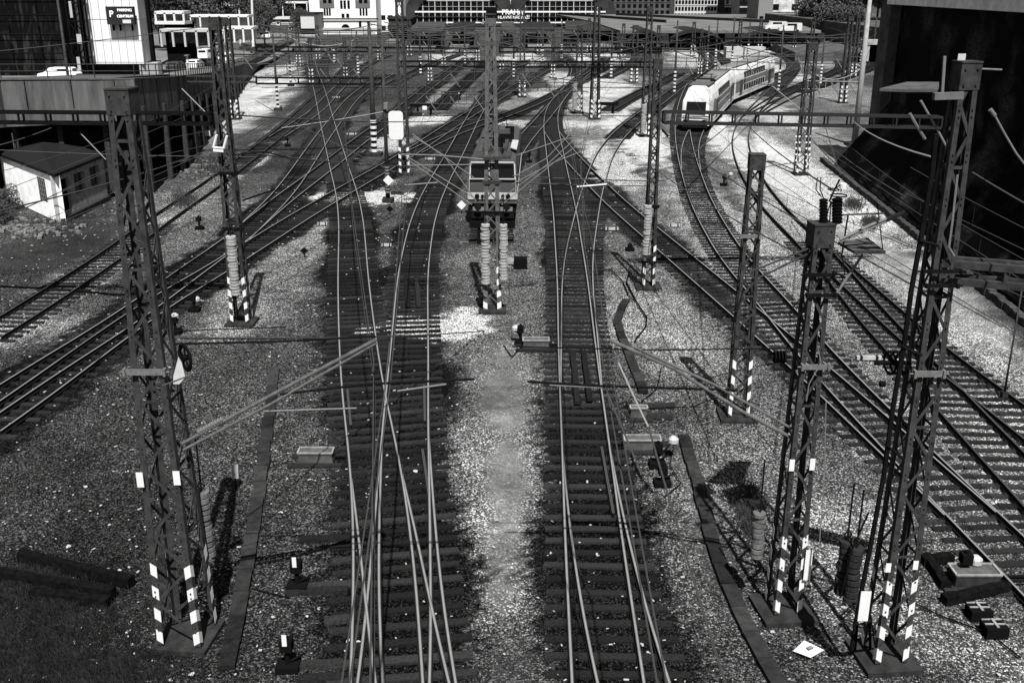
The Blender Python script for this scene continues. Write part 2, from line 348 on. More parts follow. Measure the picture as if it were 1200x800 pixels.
# ------------------------------------------------------------------ ground tone (soil and gravel colour, with corner vignette and roof shade painted in)
# patches: px, py, rx, ry (photo pixels, turned into ground ellipses), tone, strength, softness
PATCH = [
 (60,620,230.0,190,0.022,.9),(60,740,260.0,120,0.014,.95),(250,640,120.0,160,0.028,.6),(30,560,160.0,90,0.035,.5),  # lower left: dark soil, deepened by a vignette put into the tone
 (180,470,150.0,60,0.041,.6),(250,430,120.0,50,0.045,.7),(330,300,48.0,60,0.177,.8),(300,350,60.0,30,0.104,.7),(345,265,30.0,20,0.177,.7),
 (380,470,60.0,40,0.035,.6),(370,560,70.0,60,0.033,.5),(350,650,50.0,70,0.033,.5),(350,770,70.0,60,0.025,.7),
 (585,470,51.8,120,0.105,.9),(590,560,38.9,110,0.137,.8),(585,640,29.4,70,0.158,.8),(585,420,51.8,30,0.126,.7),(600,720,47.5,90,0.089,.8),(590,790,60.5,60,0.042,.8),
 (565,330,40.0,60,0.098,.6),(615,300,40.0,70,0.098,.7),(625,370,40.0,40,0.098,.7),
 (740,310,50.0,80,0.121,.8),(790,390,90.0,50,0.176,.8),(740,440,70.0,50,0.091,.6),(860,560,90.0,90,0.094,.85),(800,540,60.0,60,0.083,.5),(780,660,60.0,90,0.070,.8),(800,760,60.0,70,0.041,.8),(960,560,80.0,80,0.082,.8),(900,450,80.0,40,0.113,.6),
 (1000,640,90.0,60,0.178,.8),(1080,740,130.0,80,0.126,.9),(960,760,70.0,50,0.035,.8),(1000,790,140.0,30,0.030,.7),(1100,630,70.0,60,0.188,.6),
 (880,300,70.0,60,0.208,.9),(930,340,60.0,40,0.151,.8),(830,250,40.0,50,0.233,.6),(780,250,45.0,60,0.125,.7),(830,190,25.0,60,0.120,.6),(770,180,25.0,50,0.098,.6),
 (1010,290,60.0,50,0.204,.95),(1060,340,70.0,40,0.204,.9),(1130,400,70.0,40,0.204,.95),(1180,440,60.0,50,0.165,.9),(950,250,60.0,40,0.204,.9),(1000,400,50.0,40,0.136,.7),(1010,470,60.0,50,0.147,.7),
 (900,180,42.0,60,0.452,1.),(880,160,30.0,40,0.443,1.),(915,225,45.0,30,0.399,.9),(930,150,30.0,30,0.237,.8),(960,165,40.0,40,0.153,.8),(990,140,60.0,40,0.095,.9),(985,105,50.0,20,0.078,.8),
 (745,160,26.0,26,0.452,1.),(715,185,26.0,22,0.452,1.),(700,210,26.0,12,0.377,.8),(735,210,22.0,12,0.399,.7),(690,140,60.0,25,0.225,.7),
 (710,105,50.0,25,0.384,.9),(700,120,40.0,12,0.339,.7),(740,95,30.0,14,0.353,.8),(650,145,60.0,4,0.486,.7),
 (430,230,30.0,10,0.421,.9),(385,232,34.0,8,0.399,.9),(400,177,30.0,9,0.377,.9),(440,170,30.0,9,0.363,.9),(445,215,16.0,14,0.399,.7),(500,140,32.0,7,0.539,.9),(560,142,34.0,3,0.486,.8),(540,60,30.0,12,0.025,.2),  # last, dark patch paints the shade among the platform roofs
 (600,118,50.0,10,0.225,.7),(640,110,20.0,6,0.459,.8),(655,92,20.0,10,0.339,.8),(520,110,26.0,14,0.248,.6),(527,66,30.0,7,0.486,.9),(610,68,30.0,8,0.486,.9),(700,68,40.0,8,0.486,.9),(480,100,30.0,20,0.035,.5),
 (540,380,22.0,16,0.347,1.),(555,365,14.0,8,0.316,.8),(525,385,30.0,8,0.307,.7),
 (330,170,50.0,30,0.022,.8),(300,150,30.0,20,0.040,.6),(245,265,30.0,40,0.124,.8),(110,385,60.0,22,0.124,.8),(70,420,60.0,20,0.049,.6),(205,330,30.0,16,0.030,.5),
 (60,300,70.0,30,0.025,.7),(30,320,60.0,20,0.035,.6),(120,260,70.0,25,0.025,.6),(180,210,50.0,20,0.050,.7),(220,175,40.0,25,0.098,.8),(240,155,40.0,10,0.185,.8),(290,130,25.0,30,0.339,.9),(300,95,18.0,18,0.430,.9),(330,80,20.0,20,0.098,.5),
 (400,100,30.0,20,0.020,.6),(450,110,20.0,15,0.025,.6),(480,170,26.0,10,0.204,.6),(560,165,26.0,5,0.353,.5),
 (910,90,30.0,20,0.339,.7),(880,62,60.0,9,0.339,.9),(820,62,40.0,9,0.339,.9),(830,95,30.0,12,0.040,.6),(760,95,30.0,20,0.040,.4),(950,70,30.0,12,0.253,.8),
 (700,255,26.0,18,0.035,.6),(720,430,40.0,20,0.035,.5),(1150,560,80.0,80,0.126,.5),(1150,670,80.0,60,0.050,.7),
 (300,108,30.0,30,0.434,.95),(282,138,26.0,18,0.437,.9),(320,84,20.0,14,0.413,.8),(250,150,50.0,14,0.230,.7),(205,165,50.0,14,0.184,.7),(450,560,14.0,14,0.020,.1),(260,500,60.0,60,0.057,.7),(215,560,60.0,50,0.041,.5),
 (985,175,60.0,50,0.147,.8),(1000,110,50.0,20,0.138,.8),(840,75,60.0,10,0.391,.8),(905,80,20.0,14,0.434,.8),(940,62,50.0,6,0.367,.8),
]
PW = []
for (px, py, rx, ry, tone, st) in PATCH:
    c = G(px, py); e = G(px + rx, py); n1 = G(px, max(py - ry, -2 + 14)); n2 = G(px, py + ry)
    PW.append((c.x, (n1.y * .35 + n2.y * .65) if ry > .3 * (py + 15) else c.y, abs(e.x - c.x), max(1., (n1.y - n2.y) / 2), tone, st))
def vnoise(x, y, sc, seed):            # smooth value noise
    r = np.random.RandomState(seed).rand(256, 256); u, v = x / sc, y / sc
    i, j = np.floor(u).astype(int), np.floor(v).astype(int); fu, fv = u - i, v - j; fu = fu * fu * (3 - 2 * fu); fv = fv * fv * (3 - 2 * fv)
    g = lambda a_, b_: r[a_ % 256, b_ % 256]
    return (g(i, j) * (1 - fu) + g(i + 1, j) * fu) * (1 - fv) + (g(i, j + 1) * (1 - fu) + g(i + 1, j + 1) * fu) * fv
# dense samples of centre lines for distance tests
TS = []
for T in TRACKS: TS.append((T['ctr'][::3], T['tone'], T['hw']))
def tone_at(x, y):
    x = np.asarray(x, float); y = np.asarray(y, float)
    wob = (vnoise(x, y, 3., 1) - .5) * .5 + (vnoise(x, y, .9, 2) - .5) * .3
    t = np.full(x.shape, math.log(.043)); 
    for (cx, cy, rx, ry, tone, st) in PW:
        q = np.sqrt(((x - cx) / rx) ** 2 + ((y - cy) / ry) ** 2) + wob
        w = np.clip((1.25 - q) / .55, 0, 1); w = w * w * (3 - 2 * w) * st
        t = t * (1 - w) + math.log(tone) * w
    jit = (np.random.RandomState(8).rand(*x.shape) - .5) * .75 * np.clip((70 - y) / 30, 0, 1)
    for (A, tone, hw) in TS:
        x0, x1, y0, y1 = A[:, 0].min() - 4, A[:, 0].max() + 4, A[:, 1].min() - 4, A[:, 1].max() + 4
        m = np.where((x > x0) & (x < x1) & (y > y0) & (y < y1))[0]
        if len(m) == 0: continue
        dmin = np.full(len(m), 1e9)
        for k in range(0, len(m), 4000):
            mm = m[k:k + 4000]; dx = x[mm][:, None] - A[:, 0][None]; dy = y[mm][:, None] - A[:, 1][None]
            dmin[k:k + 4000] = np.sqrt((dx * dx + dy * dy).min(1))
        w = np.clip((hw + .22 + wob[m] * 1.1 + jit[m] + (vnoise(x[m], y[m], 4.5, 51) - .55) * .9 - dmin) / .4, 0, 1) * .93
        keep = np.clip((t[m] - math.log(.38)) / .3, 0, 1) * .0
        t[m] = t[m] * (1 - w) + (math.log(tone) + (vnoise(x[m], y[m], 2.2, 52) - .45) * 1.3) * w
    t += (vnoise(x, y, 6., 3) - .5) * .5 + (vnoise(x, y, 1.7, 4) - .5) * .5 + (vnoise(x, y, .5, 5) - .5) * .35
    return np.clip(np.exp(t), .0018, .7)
SAND = [(588,470,26,70,1),(592,560,22,80,1),(586,650,18,60,.8),(590,430,50,16,.5),(745,155,40,30,.8),(895,190,40,60,.9),(70,290,70,30,.8),(240,155,50,14,1),(300,108,24,30,1),(1090,330,50,50,.8),(1160,390,40,30,.6),(1010,280,30,30,.6),(980,150,60,40,1),(80,420,60,20,.5),(600,780,30,40,.4),(710,100,50,30,.8),(840,650,20,120,.6)]
def sand_at(x, y):
    o = np.zeros(x.shape); wob = (vnoise(x, y, 1.6, 31) - .5) * .9 + (vnoise(x, y, .5, 32) - .5) * .4
    for (px, py, rx, ry, st) in SAND:
        c = G(px, py); e = G(px + rx, py); n1 = G(px, py - ry); n2 = G(px, py + ry)
        q = np.sqrt(((x - c.x) / abs(e.x - c.x)) ** 2 + ((y - (n1.y + n2.y) / 2) / max(.4, (n1.y - n2.y) / 2)) ** 2) + wob; o = np.maximum(o, np.clip((1.3 - q) / .7, 0, 1) * st)
    return o
# bright gravel spots that lie over the tracks too
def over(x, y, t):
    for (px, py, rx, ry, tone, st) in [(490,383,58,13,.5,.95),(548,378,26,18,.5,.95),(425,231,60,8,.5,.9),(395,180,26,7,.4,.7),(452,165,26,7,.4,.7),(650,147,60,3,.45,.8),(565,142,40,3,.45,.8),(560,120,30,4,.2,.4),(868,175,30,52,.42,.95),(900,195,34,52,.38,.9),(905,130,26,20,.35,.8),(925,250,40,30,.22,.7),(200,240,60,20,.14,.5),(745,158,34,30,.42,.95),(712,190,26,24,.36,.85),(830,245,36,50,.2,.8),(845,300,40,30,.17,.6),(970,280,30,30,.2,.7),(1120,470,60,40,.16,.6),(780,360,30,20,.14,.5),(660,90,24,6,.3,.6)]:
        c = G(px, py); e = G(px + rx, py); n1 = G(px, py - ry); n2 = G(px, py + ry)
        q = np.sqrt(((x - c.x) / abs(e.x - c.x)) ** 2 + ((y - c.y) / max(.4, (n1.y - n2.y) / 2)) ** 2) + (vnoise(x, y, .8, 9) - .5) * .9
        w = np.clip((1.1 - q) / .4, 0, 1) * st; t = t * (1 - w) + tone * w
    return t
def axis_vals(segs):
    out = []
    for a_, b_, s_ in segs: out += list(np.arange(a_, b_, s_))
    return np.array(out + [segs[-1][1]])
ys = axis_vals([(12, 50, .2), (50, 90, .4), (90, 200, .9), (200, 500, 6), (500, 3000, 250)])
xs = axis_vals([(-1500, -200, 130), (-200, -60, 4), (-60, -22, .8), (-22, 26, .2), (26, 60, .8), (60, 200, 4), (200, 1500, 130)])
XX, YY = np.meshgrid(xs, ys); nx, ny = len(xs), len(ys)
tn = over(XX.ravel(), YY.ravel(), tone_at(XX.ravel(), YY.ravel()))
zz = GZ - .045 + (vnoise(XX.ravel(), YY.ravel(), .45, 21) - .5) * .03 + (vnoise(XX.ravel(), YY.ravel(), 2.5, 22) - .5) * .03
zz = np.minimum(zz, -.205)
me = bpy.data.meshes.new('ground')
vs = np.c_[XX.ravel(), YY.ravel(), zz]
idx = np.arange(nx * ny).reshape(ny, nx); f = np.c_[idx[:-1, :-1].ravel(), idx[:-1, 1:].ravel(), idx[1:, 1:].ravel(), idx[1:, :-1].ravel()]
me.vertices.add(len(vs)); me.vertices.foreach_set('co', vs.ravel()); me.loops.add(len(f) * 4); me.loops.foreach_set('vertex_index', f.ravel())
me.polygons.add(len(f)); me.polygons.foreach_set('loop_start', np.arange(0, len(f) * 4, 4)); me.polygons.foreach_set('loop_total', np.full(len(f), 4)); me.update(); me.validate()
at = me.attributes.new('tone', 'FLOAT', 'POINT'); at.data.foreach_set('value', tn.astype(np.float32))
at = me.attributes.new('sand', 'FLOAT', 'POINT'); at.data.foreach_set('value', sand_at(XX.ravel(), YY.ravel()).astype(np.float32))
gm = bpy.data.materials.new('yard_ground'); gm.use_nodes = True; nt = gm.node_tree; b = nt.nodes['Principled BSDF']; b.inputs['Roughness'].default_value = .95; b.inputs['Specular IOR Level'].default_value = .03
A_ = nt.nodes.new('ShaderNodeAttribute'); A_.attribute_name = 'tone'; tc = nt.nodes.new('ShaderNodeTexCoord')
vo = nt.nodes.new('ShaderNodeTexVoronoi'); vo.inputs['Scale'].default_value = 25; vo2 = nt.nodes.new('ShaderNodeTexVoronoi'); vo2.inputs['Scale'].default_value = 6.5
sp = nt.nodes.new('ShaderNodeSeparateColor'); nt.links.new(tc.outputs['Object'], vo.inputs['Vector']); nt.links.new(tc.outputs['Object'], vo2.inputs['Vector']); nt.links.new(vo.outputs['Color'], sp.inputs[0])
def math_node(op, a_, b_=None, nt=nt):
    m = nt.nodes.new('ShaderNodeMath'); m.operation = op
    for i, s_ in enumerate((a_, b_)):
        if s_ is None: continue
        if isinstance(s_, (int, float)): m.inputs[i].default_value = s_
        else: nt.links.new(s_, m.inputs[i])
    return m.outputs[0]
r3 = math_node('POWER', sp.outputs[0], 5.0); k1 = math_node('MULTIPLY_ADD', r3, 4.2); nt.nodes[-1].inputs[2].default_value = .2
A2 = nt.nodes.new('ShaderNodeAttribute'); A2.attribute_name = 'sand'
inv = math_node('MULTIPLY_ADD', A2.outputs['Fac'], -.8); nt.nodes[-1].inputs[2].default_value = 1.0
k1m = math_node('ADD', k1, -.85); k1m = math_node('MULTIPLY', k1m, inv); k1 = math_node('ADD', k1m, .85)
nz = nt.nodes.new('ShaderNodeTexNoise'); nz.inputs['Scale'].default_value = 2.3; nz.inputs['Detail'].default_value = 8; nz.inputs['Roughness'].default_value = .7; nt.links.new(tc.outputs['Object'], nz.inputs['Vector'])
k2 = math_node('MULTIPLY_ADD', nz.outputs[0], 1.8); nt.nodes[-1].inputs[2].default_value = .1
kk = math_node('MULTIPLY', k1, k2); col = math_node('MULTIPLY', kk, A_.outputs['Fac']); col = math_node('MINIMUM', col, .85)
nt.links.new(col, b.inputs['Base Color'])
bp = nt.nodes.new('ShaderNodeBump'); bp.inputs['Strength'].default_value = .9; bp.inputs['Distance'].default_value = .035; bp.invert = True
nt.links.new(vo.outputs['Distance'], bp.inputs['Height'])
nt.links.new(bp.outputs[0], b.inputs['Normal'])
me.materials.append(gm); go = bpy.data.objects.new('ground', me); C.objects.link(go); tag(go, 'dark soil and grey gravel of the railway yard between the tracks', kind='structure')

# loose ballast stones: real small rocks
def stones(n, ylo, yhi, smin, smax, name, label, seed):
    r = np.random.RandomState(seed)
    y = ylo + (yhi - ylo) * r.rand(n) ** 1.3; half = (y * CT + 4.5) * 620 / 1195; x = (r.rand(n) * 2 - 1) * half
    keep = r.rand(n) > sand_at(x, y) * .93; x, y = x[keep], y[keep]; n = len(x)
    t = over(x, y, tone_at(x, y)); s = smin + (smax - smin) * r.rand(n) ** 2.5
    octv = np.array([(1, 0, 0), (0, 1, 0), (-1, 0, 0), (0, -1, 0), (0, 0, .75), (0, 0, -.6)], float)
    V = octv[None] * s[:, None, None] * r.uniform(.6, 1.3, (n, 6, 1)); an = r.rand(n) * 6.28
    ca, sa = np.cos(an)[:, None], np.sin(an)[:, None]; vx = V[:, :, 0] * ca - V[:, :, 1] * sa; vy = V[:, :, 0] * sa + V[:, :, 1] * ca
    W = np.stack([vx + x[:, None], vy + y[:, None], V[:, :, 2] + (GZ - .036)], -1).reshape(-1, 3)
    F = np.array([(0, 1, 4), (1, 2, 4), (2, 3, 4), (3, 0, 4), (1, 0, 5), (2, 1, 5), (3, 2, 5), (0, 3, 5)])
    FF = (F[None] + (np.arange(n) * 6)[:, None, None]).reshape(-1, 3)
    me = bpy.data.meshes.new(name); me.vertices.add(len(W)); me.vertices.foreach_set('co', W.ravel()); me.loops.add(len(FF) * 3); me.loops.foreach_set('vertex_index', FF.ravel())
    me.polygons.add(len(FF)); me.polygons.foreach_set('loop_start', np.arange(0, len(FF) * 3, 3)); me.polygons.foreach_set('loop_total', np.full(len(FF), 3)); me.update()
    tt = np.clip(t * (.3 + 3.4 * r.rand(n) ** 3.2), .002, .6)
    at = me.attributes.new('tone', 'FLOAT', 'POINT'); at.data.foreach_set('value', np.repeat(tt, 6).astype(np.float32))
    m = bpy.data.materials.new('loose_stone'); m.use_nodes = True; q = m.node_tree; a_ = q.nodes.new('ShaderNodeAttribute'); a_.attribute_name = 'tone'
    q.links.new(a_.outputs['Fac'], q.nodes['Principled BSDF'].inputs['Base Color']); q.nodes['Principled BSDF'].inputs['Roughness'].default_value = .9
    me.materials.append(m); o = bpy.data.objects.new(name, me); C.objects.link(o); tag(o, label, name, kind='stuff')
stones(110000, 16.5, 48, .014, .036, 'gravel', 'loose grey ballast stones covering the yard between the rails', 5)
# ------------------------------------------------------------------ lattice masts
ALLM = []
def leg_poly(x, y, sx, sy, w, t=.012):
    return [(x, y), (x + sx * w, y), (x + sx * w, y + sy * t), (x + sx * t, y + sy * t), (x + sx * t, y + sy * w), (x, y + sy * w)]
def make_mast(loc, h, wb, wt, label, group, rz=0.0, leg=.15, panel=.85, stripes=True, base=(1.25, .08), bolts=True, detail=True, cat='mast', steel=None, cap=True):
    st = steel or M_STEEL
    root = empty('lattice_mast', (loc[0], loc[1], GZ), label, cat, group)
    R = Matrix.Rotation(rz, 4, 'Z')
    def hw(z): return (wb + (wt - wb) * z / h) / 2
    cr = {}
    for sx in (-1, 1):
        for sy in (-1, 1):
            mb = MB(); lo = leg_poly(sx * hw(0), sy * hw(0), -sx, -sy, leg); hi = leg_poly(sx * hw(h), sy * hw(h), -sx, -sy, leg * .72)
            vs = [R @ Vector((x, y, .12)) for x, y in lo] + [R @ Vector((x, y, h)) for x, y in hi]
            mb.add(vs, [(i, (i + 1) % 6, 6 + (i + 1) % 6, 6 + i) for i in range(6)] + [(0, 1, 2, 3, 4, 5), (6, 7, 8, 9, 10, 11)])
            if bolts and sy < 0:
                z = .5
                while z < h - .3:
                    for dz in (0, .12):
                        p = R @ Vector((sx * (hw(z) - leg * .45), -hw(z) - .006, z + dz)); mb.tube(p, p + R @ Vector((0, -.022, 0)), .017, 6)
                    z += panel
            L = mb.build('leg', st, root)
            if stripes:
                sm = MB(); zt = 2.35 if detail else 2.2; k = 0; z = .15
                while z < zt:
                    for (o1, ww, ax) in ((1, leg * .96, 'x'), (2, leg * .96, 'y')):
                        e = .003; s_ = .33
                        # slanted painted band on both outer faces of the leg
                        def pt(u, zz):
                            hh = hw(zz)
                            if ax == 'x': return R @ Vector((sx * (hh - u), sy * (hh + e), zz))
                            return R @ Vector((sx * (hh + e), sy * (hh - u), zz))
                        sl = .09
                        sm.extr([pt(0, z + sl), pt(ww, z), pt(ww, z + s_ * .85), pt(0, z + s_ * .85 + sl)], R @ (Vector((0, sy * .002, 0)) if ax == 'x' else Vector((sx * .002, 0, 0))))
                    z += .55
                    k += 1
                sm.build('warning_stripes', M_WHITE, L)
                if detail:
                    bk = MB()
    # lacing
    mb = MB(); z = .35; k = 0; lw = .062 if detail else .05
    while z < h - panel * .8:
        p_ = panel * (hw(z) * 2 / wb) ** .5; z2 = z + p_
        for fi, (fx, fy) in enumerate(((0, -1), (0, 1), (1, 0), (-1, 0))):
            flip = (k + (fi % 2)) % 2
            a0, a1 = hw(z) - leg * .45, hw(z2) - leg * .45; o0, o1 = hw(z) - .02, hw(z2) - .02
            s0, s1 = (-1, 1) if flip else (1, -1)
            if fx == 0: q0, q1 = Vector((s0 * a0, fy * o0, z)), Vector((s1 * a1, fy * o1, z2)); up = (0, 1, 0)
            else: q0, q1 = Vector((fx * o0, s0 * a0, z)), Vector((fx * o1, s1 * a1, z2)); up = (1, 0, 0)
            mb.bar(R @ q0, R @ q1, lw, .012, R @ Vector(up))
            if k % 4 == 3:
                if fx == 0: mb.bar(R @ Vector((-a0, fy * (o0 - .014), z)), R @ Vector((a0, fy * (o0 - .014), z)), lw, .01, R @ Vector(up))
                else: mb.bar(R @ Vector((fx * (o0 - .014), -a0, z)), R @ Vector((fx * (o0 - .014), a0, z)), lw, .01, R @ Vector(up))
        z = z2; k += 1
    mb.build('lacing', st, root)
    if cap:
        mb = MB(); c = hw(h)
        mb.box((0, 0, h + .01), (2 * c + .06, 2 * c + .06, .03), rz)
        for sy in (-1, 1):
            q = R @ Vector((0, sy * (c + .012), h - .24)); mb.box(q, (2 * c + .05, .012, .46), rz)
            q = R @ Vector((sy * (c + .012), 0, h - .24)); mb.box(q, (.012, 2 * c + .02, .46), rz)
        if detail:
            for sx in (-1, 1):
                for zz in (-.1, -.38):
                    q = R @ Vector((sx * c * .7, -c - .02, h + zz)); mb.tube(q, q + R @ Vector((0, -.025, 0)), .022, 6)
        mb.build('cap_plate', st, root)
    if base:
        mb = MB(); b, hh = base; mb.box((0, 0, hh / 2 - .1), (b, b, hh + .2), rz)
        mb.build('concrete_footing', M_CONCD, root)
    ALLM.append(root); return root
def topz(base, ty, extra=0):            # height of a mast from its top pixel row
    b = G(*base); return P(base[0], ty, b.y + extra).z - GZ
def nearmast(base, ty, wb, wt, label, **k):
    b = G(*base); b.y += wb / 2; h = P(base[0], ty, b.y).z - GZ
    return make_mast((b.x, b.y), h, wb, wt, label, 'lattice masts carrying the overhead line', **k), h
M1, H1 = nearmast((213, 762), 104, 1.0, .42, "big dark lattice mast at lower left with striped legs and a pulley wheel", rz=-.10)
M2, H2 = nearmast((1042, 782), 73, .74, .33, "tall dark lattice mast at lower right, nearest the black wall", rz=.10, leg=.13, panel=.8)
M3, H3 = nearmast((921, 724), 262, .66, .40, "lattice mast with a switch gear on its head, left of the lower right one", rz=.12, leg=.12, panel=.75)
M4, H4 = nearmast((866, 492), 181, .72, .44, "short lattice mast with no arms on a square concrete footing", rz=-.05, leg=.12, panel=.6)
M5, H5 = nearmast((760, 338), 70, .62, .36, "lattice mast holding the right portal beam, weight stack on its front", leg=.13, panel=.6, rz=.0)
M6, H6 = nearmast((577, 366), 17, .82, .40, "central lattice mast in front of the locomotive with two pale weight stacks", leg=.19, panel=.62, steel=mat("lighter_steel", .07, .6, n=.4, ns=4))
M7, H7 = nearmast((281, 381), 21, .80, .40, "lattice mast at upper left with pale weight stack and striped feet", leg=.14, panel=.62)
M20, H20 = nearmast((940, 205), 52, .95, .70, "dark lattice mast right of the pale curved track, ringed with white bolts", leg=.16, panel=.9)
M21, H21 = nearmast((988, 121), 20, .85, .6, "far lattice mast with two white striped feet behind the tall lamp pole", leg=.2, panel=1.)
M22, H22 = nearmast((697, 140), 3, 1.1, .6, "far lattice mast with many white bands at its foot, on the gravel island", leg=.22, panel=1., rz=.1)
M23, H23 = nearmast((678, 133), 30, 1.0, .6, "far lattice mast with pale weights, left of the banded one", leg=.2, panel=1.)
M24, H24 = nearmast((756, 160), 8, .9, .55, "far lattice mast with white weight tube behind the portal mast", leg=.18, panel=.9)
M25, H25 = nearmast((743, 97), 30, 1.2, .8, "distant dark mast with a pair of white striped feet on pale ground", leg=.3, panel=1.3)
M26, H26 = nearmast((275, 140), 22, .9, .6, "far lattice mast just right of the upper left mast", leg=.2, panel=1.)
M27, H27 = nearmast((474, 205), -5, .85, .55, "tall dark mast with striped foot right of the white board", leg=.2, panel=1.)
M28, H28 = nearmast((612, 114), 0, .9, .6, "far mast with striped foot just right of the central mast", leg=.22, panel=1.1)

# solid slender masts
def post_mast(base, ty, r, label, stripes=True, tone=None, name='steel_pole', cat='pole', taper=.6):
    b = G(*base); h = P(base[0], ty, b.y).z - GZ
    root = empty(name, (b.x, b.y, GZ), label, cat, 'slender poles of the yard')
    mb = MB(); mb.tube((0, 0, 0), (0, 0, h), r, 10, r * taper); mb.build('shaft', tone or M_STEEL, root, True)
    mb = MB(); mb.box((0, 0, .1), (r * 5, r * 5, .3)); mb.build('footing', M_CONCD, root)
    if stripes:
        mb = MB(); z = .3
        while z < 2.9: mb.tube((0, 0, z), (0, 0, z + .24), r * 1.06, 10, r * 1.04); z += .5
        mb.build('warning_stripes', M_WHITE, root)
    return root, h
S1 = post_mast((439, 182), 32, .26, "thick dark pole with large striped foot left of the white board")[0]
S2 = post_mast((455, 236), 46, .15, "slim dark pole carrying the white rounded board", stripes=False)[0]
S3 = post_mast((1001, 170), -4, .30, "tall smooth light grey lamp pole left of the dark wall", stripes=False, tone=mat('pole_grey', .22, .6, n=.2), taper=.55)[0]
for (bx, by, ty, lab) in [(326,129,40,"thin pole with striped foot on the light path at upper left"),(420,88,36,"distant pole with striped foot left of the twin pale tracks"),
    (467,94,40,"distant striped pole just left of the tall dark mast"),(392,74,46,"distant pole standing on the pale concrete slab"),(493,88,30,"distant striped pole on the dark ground right of the tall dark mast"),
    (658,70,24,"distant pole by the bowed track near the station"),(716,92,36,"distant striped pole beside the bright yard wall"),(838,78,24,"distant striped pole on the light gravel near the vaults"),
    (828,83,30,"thin distant pole at the left end of the far curve"),(961,100,44,"striped pole right of the thin dark lattice mast"),(912,108,30,"dark pole in front of the train's second coach"),
    (341,101,30,"thin pole at the end of the light path"),(602,92,28,"distant pole behind the central mast, left of its neighbour"),(1022,70,20,"far pole beside the small dark portal"),
    (876,70,26,"distant pole behind the train roof"),(545,76,30,"distant pole between the bright gravel patches"),(636,74,30,"distant pole in front of the station arch, left of the bowed track"),(790,110,24,"thin pole right of the portal mast head"),
    (857,80,20,"distant pole between the two dark vaults"),(1008,80,18,"far pole standing left of the one by the small portal")]:
    post_mast((bx, by), ty, .17 if by > 95 else .2, lab)
# clamps, plates
def clamp(root, h_from_px, Y, label=None, w=.5):
    pass

# ------------------------------------------------------------------ tension weights
def weights(px, y0, y1, Y, r, label, m=None, rod=True):
    a_ = P(px, y0, Y); b_ = P(px, y1, Y); H = a_.z - b_.z; th = .135; n = max(4, int(H / th)); th = H / n
    root = empty('tension_weight_stack', (a_.x, Y, b_.z), label, 'weight stack', 'tension weights hanging on the masts')
    mb = MB(); k = 12; seg = [(r * .6, 0), (r, th * .04), (r, th * .78), (r * .6, th * .82)]
    vs = []; fs = []
    for (rr, z) in seg:
        for i in range(k): vs.append((rr * math.cos(6.2832 * i / k), rr * math.sin(6.2832 * i / k), z))
    for s_ in range(len(seg) - 1):
        for i in range(k): fs.append((s_ * k + i, s_ * k + (i + 1) % k, (s_ + 1) * k + (i + 1) % k, (s_ + 1) * k + i))
    fs += [tuple(range(k)), tuple(range(3 * k, 4 * k))]
    mb.add(vs, fs); o = mb.build('weight_disc', m or M_WEIGHT, root, False)
    for i in range(1, n):
        c = o.copy(); C.objects.link(c); c.parent = root; c.location = (rnd.uniform(-.02, .02), rnd.uniform(-.02, .02), i * th); c.scale = (rnd.uniform(.9, 1.05),) * 2 + (rnd.uniform(.85, 1.1),); c.rotation_euler = (0, 0, rnd.uniform(0, 6))
    mb = MB(); mb.tube((0, 0, -.05), (0, 0, H + 1.3), .02, 6); mb.ring((0, 0, H + .12), (0, 1, 0), .07, .015, 10, 5); mb.build('hanger_rod', M_STEELD, root)
    return root
Y6, Y7, Y5 = M6.location.y, M7.location.y, M5.location.y
weights(568.5, 262, 332, Y6 - .75, .20, "left pale weight stack on the central mast")
weights(590, 262, 327, Y6 - .65, .19, "right pale weight stack on the central mast")
weights(270, 276, 345, Y7 - .75, .21, "pale weight stack hanging on the upper left mast")
weights(760, 240, 298, Y5 - .5, .20, "pale weight stack on the front of the portal mast")
weights(236, 575, 650, M1.location.y + .75, .17, "weight stack behind the striped legs of the big lower left mast", mat('mid_weight', .09, .9, n=.4))
weights(891, 598, 652, M3.location.y + .3, .15, "weight stack left of the mast with switch gear", mat('mid_weight', .09, .9, n=.4))
weights(993, 632, 694, M2.location.y - .1, .155, "dark weight stack left of the tallest right mast, outer one", mat('dark_weight', .02, .9, n=.4))
weights(1004, 640, 704, M2.location.y - .45, .155, "dark weight stack right beside the tallest right mast, inner one", mat('dark_weight', .02, .9, n=.4))
weights(755, 122, 155, M24.location.y - .8, .26, "distant white weight tube behind the portal mast")
weights(674, 96, 128, M23.location.y - .8, .28, "distant pale weight stack on the far mast over the gravel island")

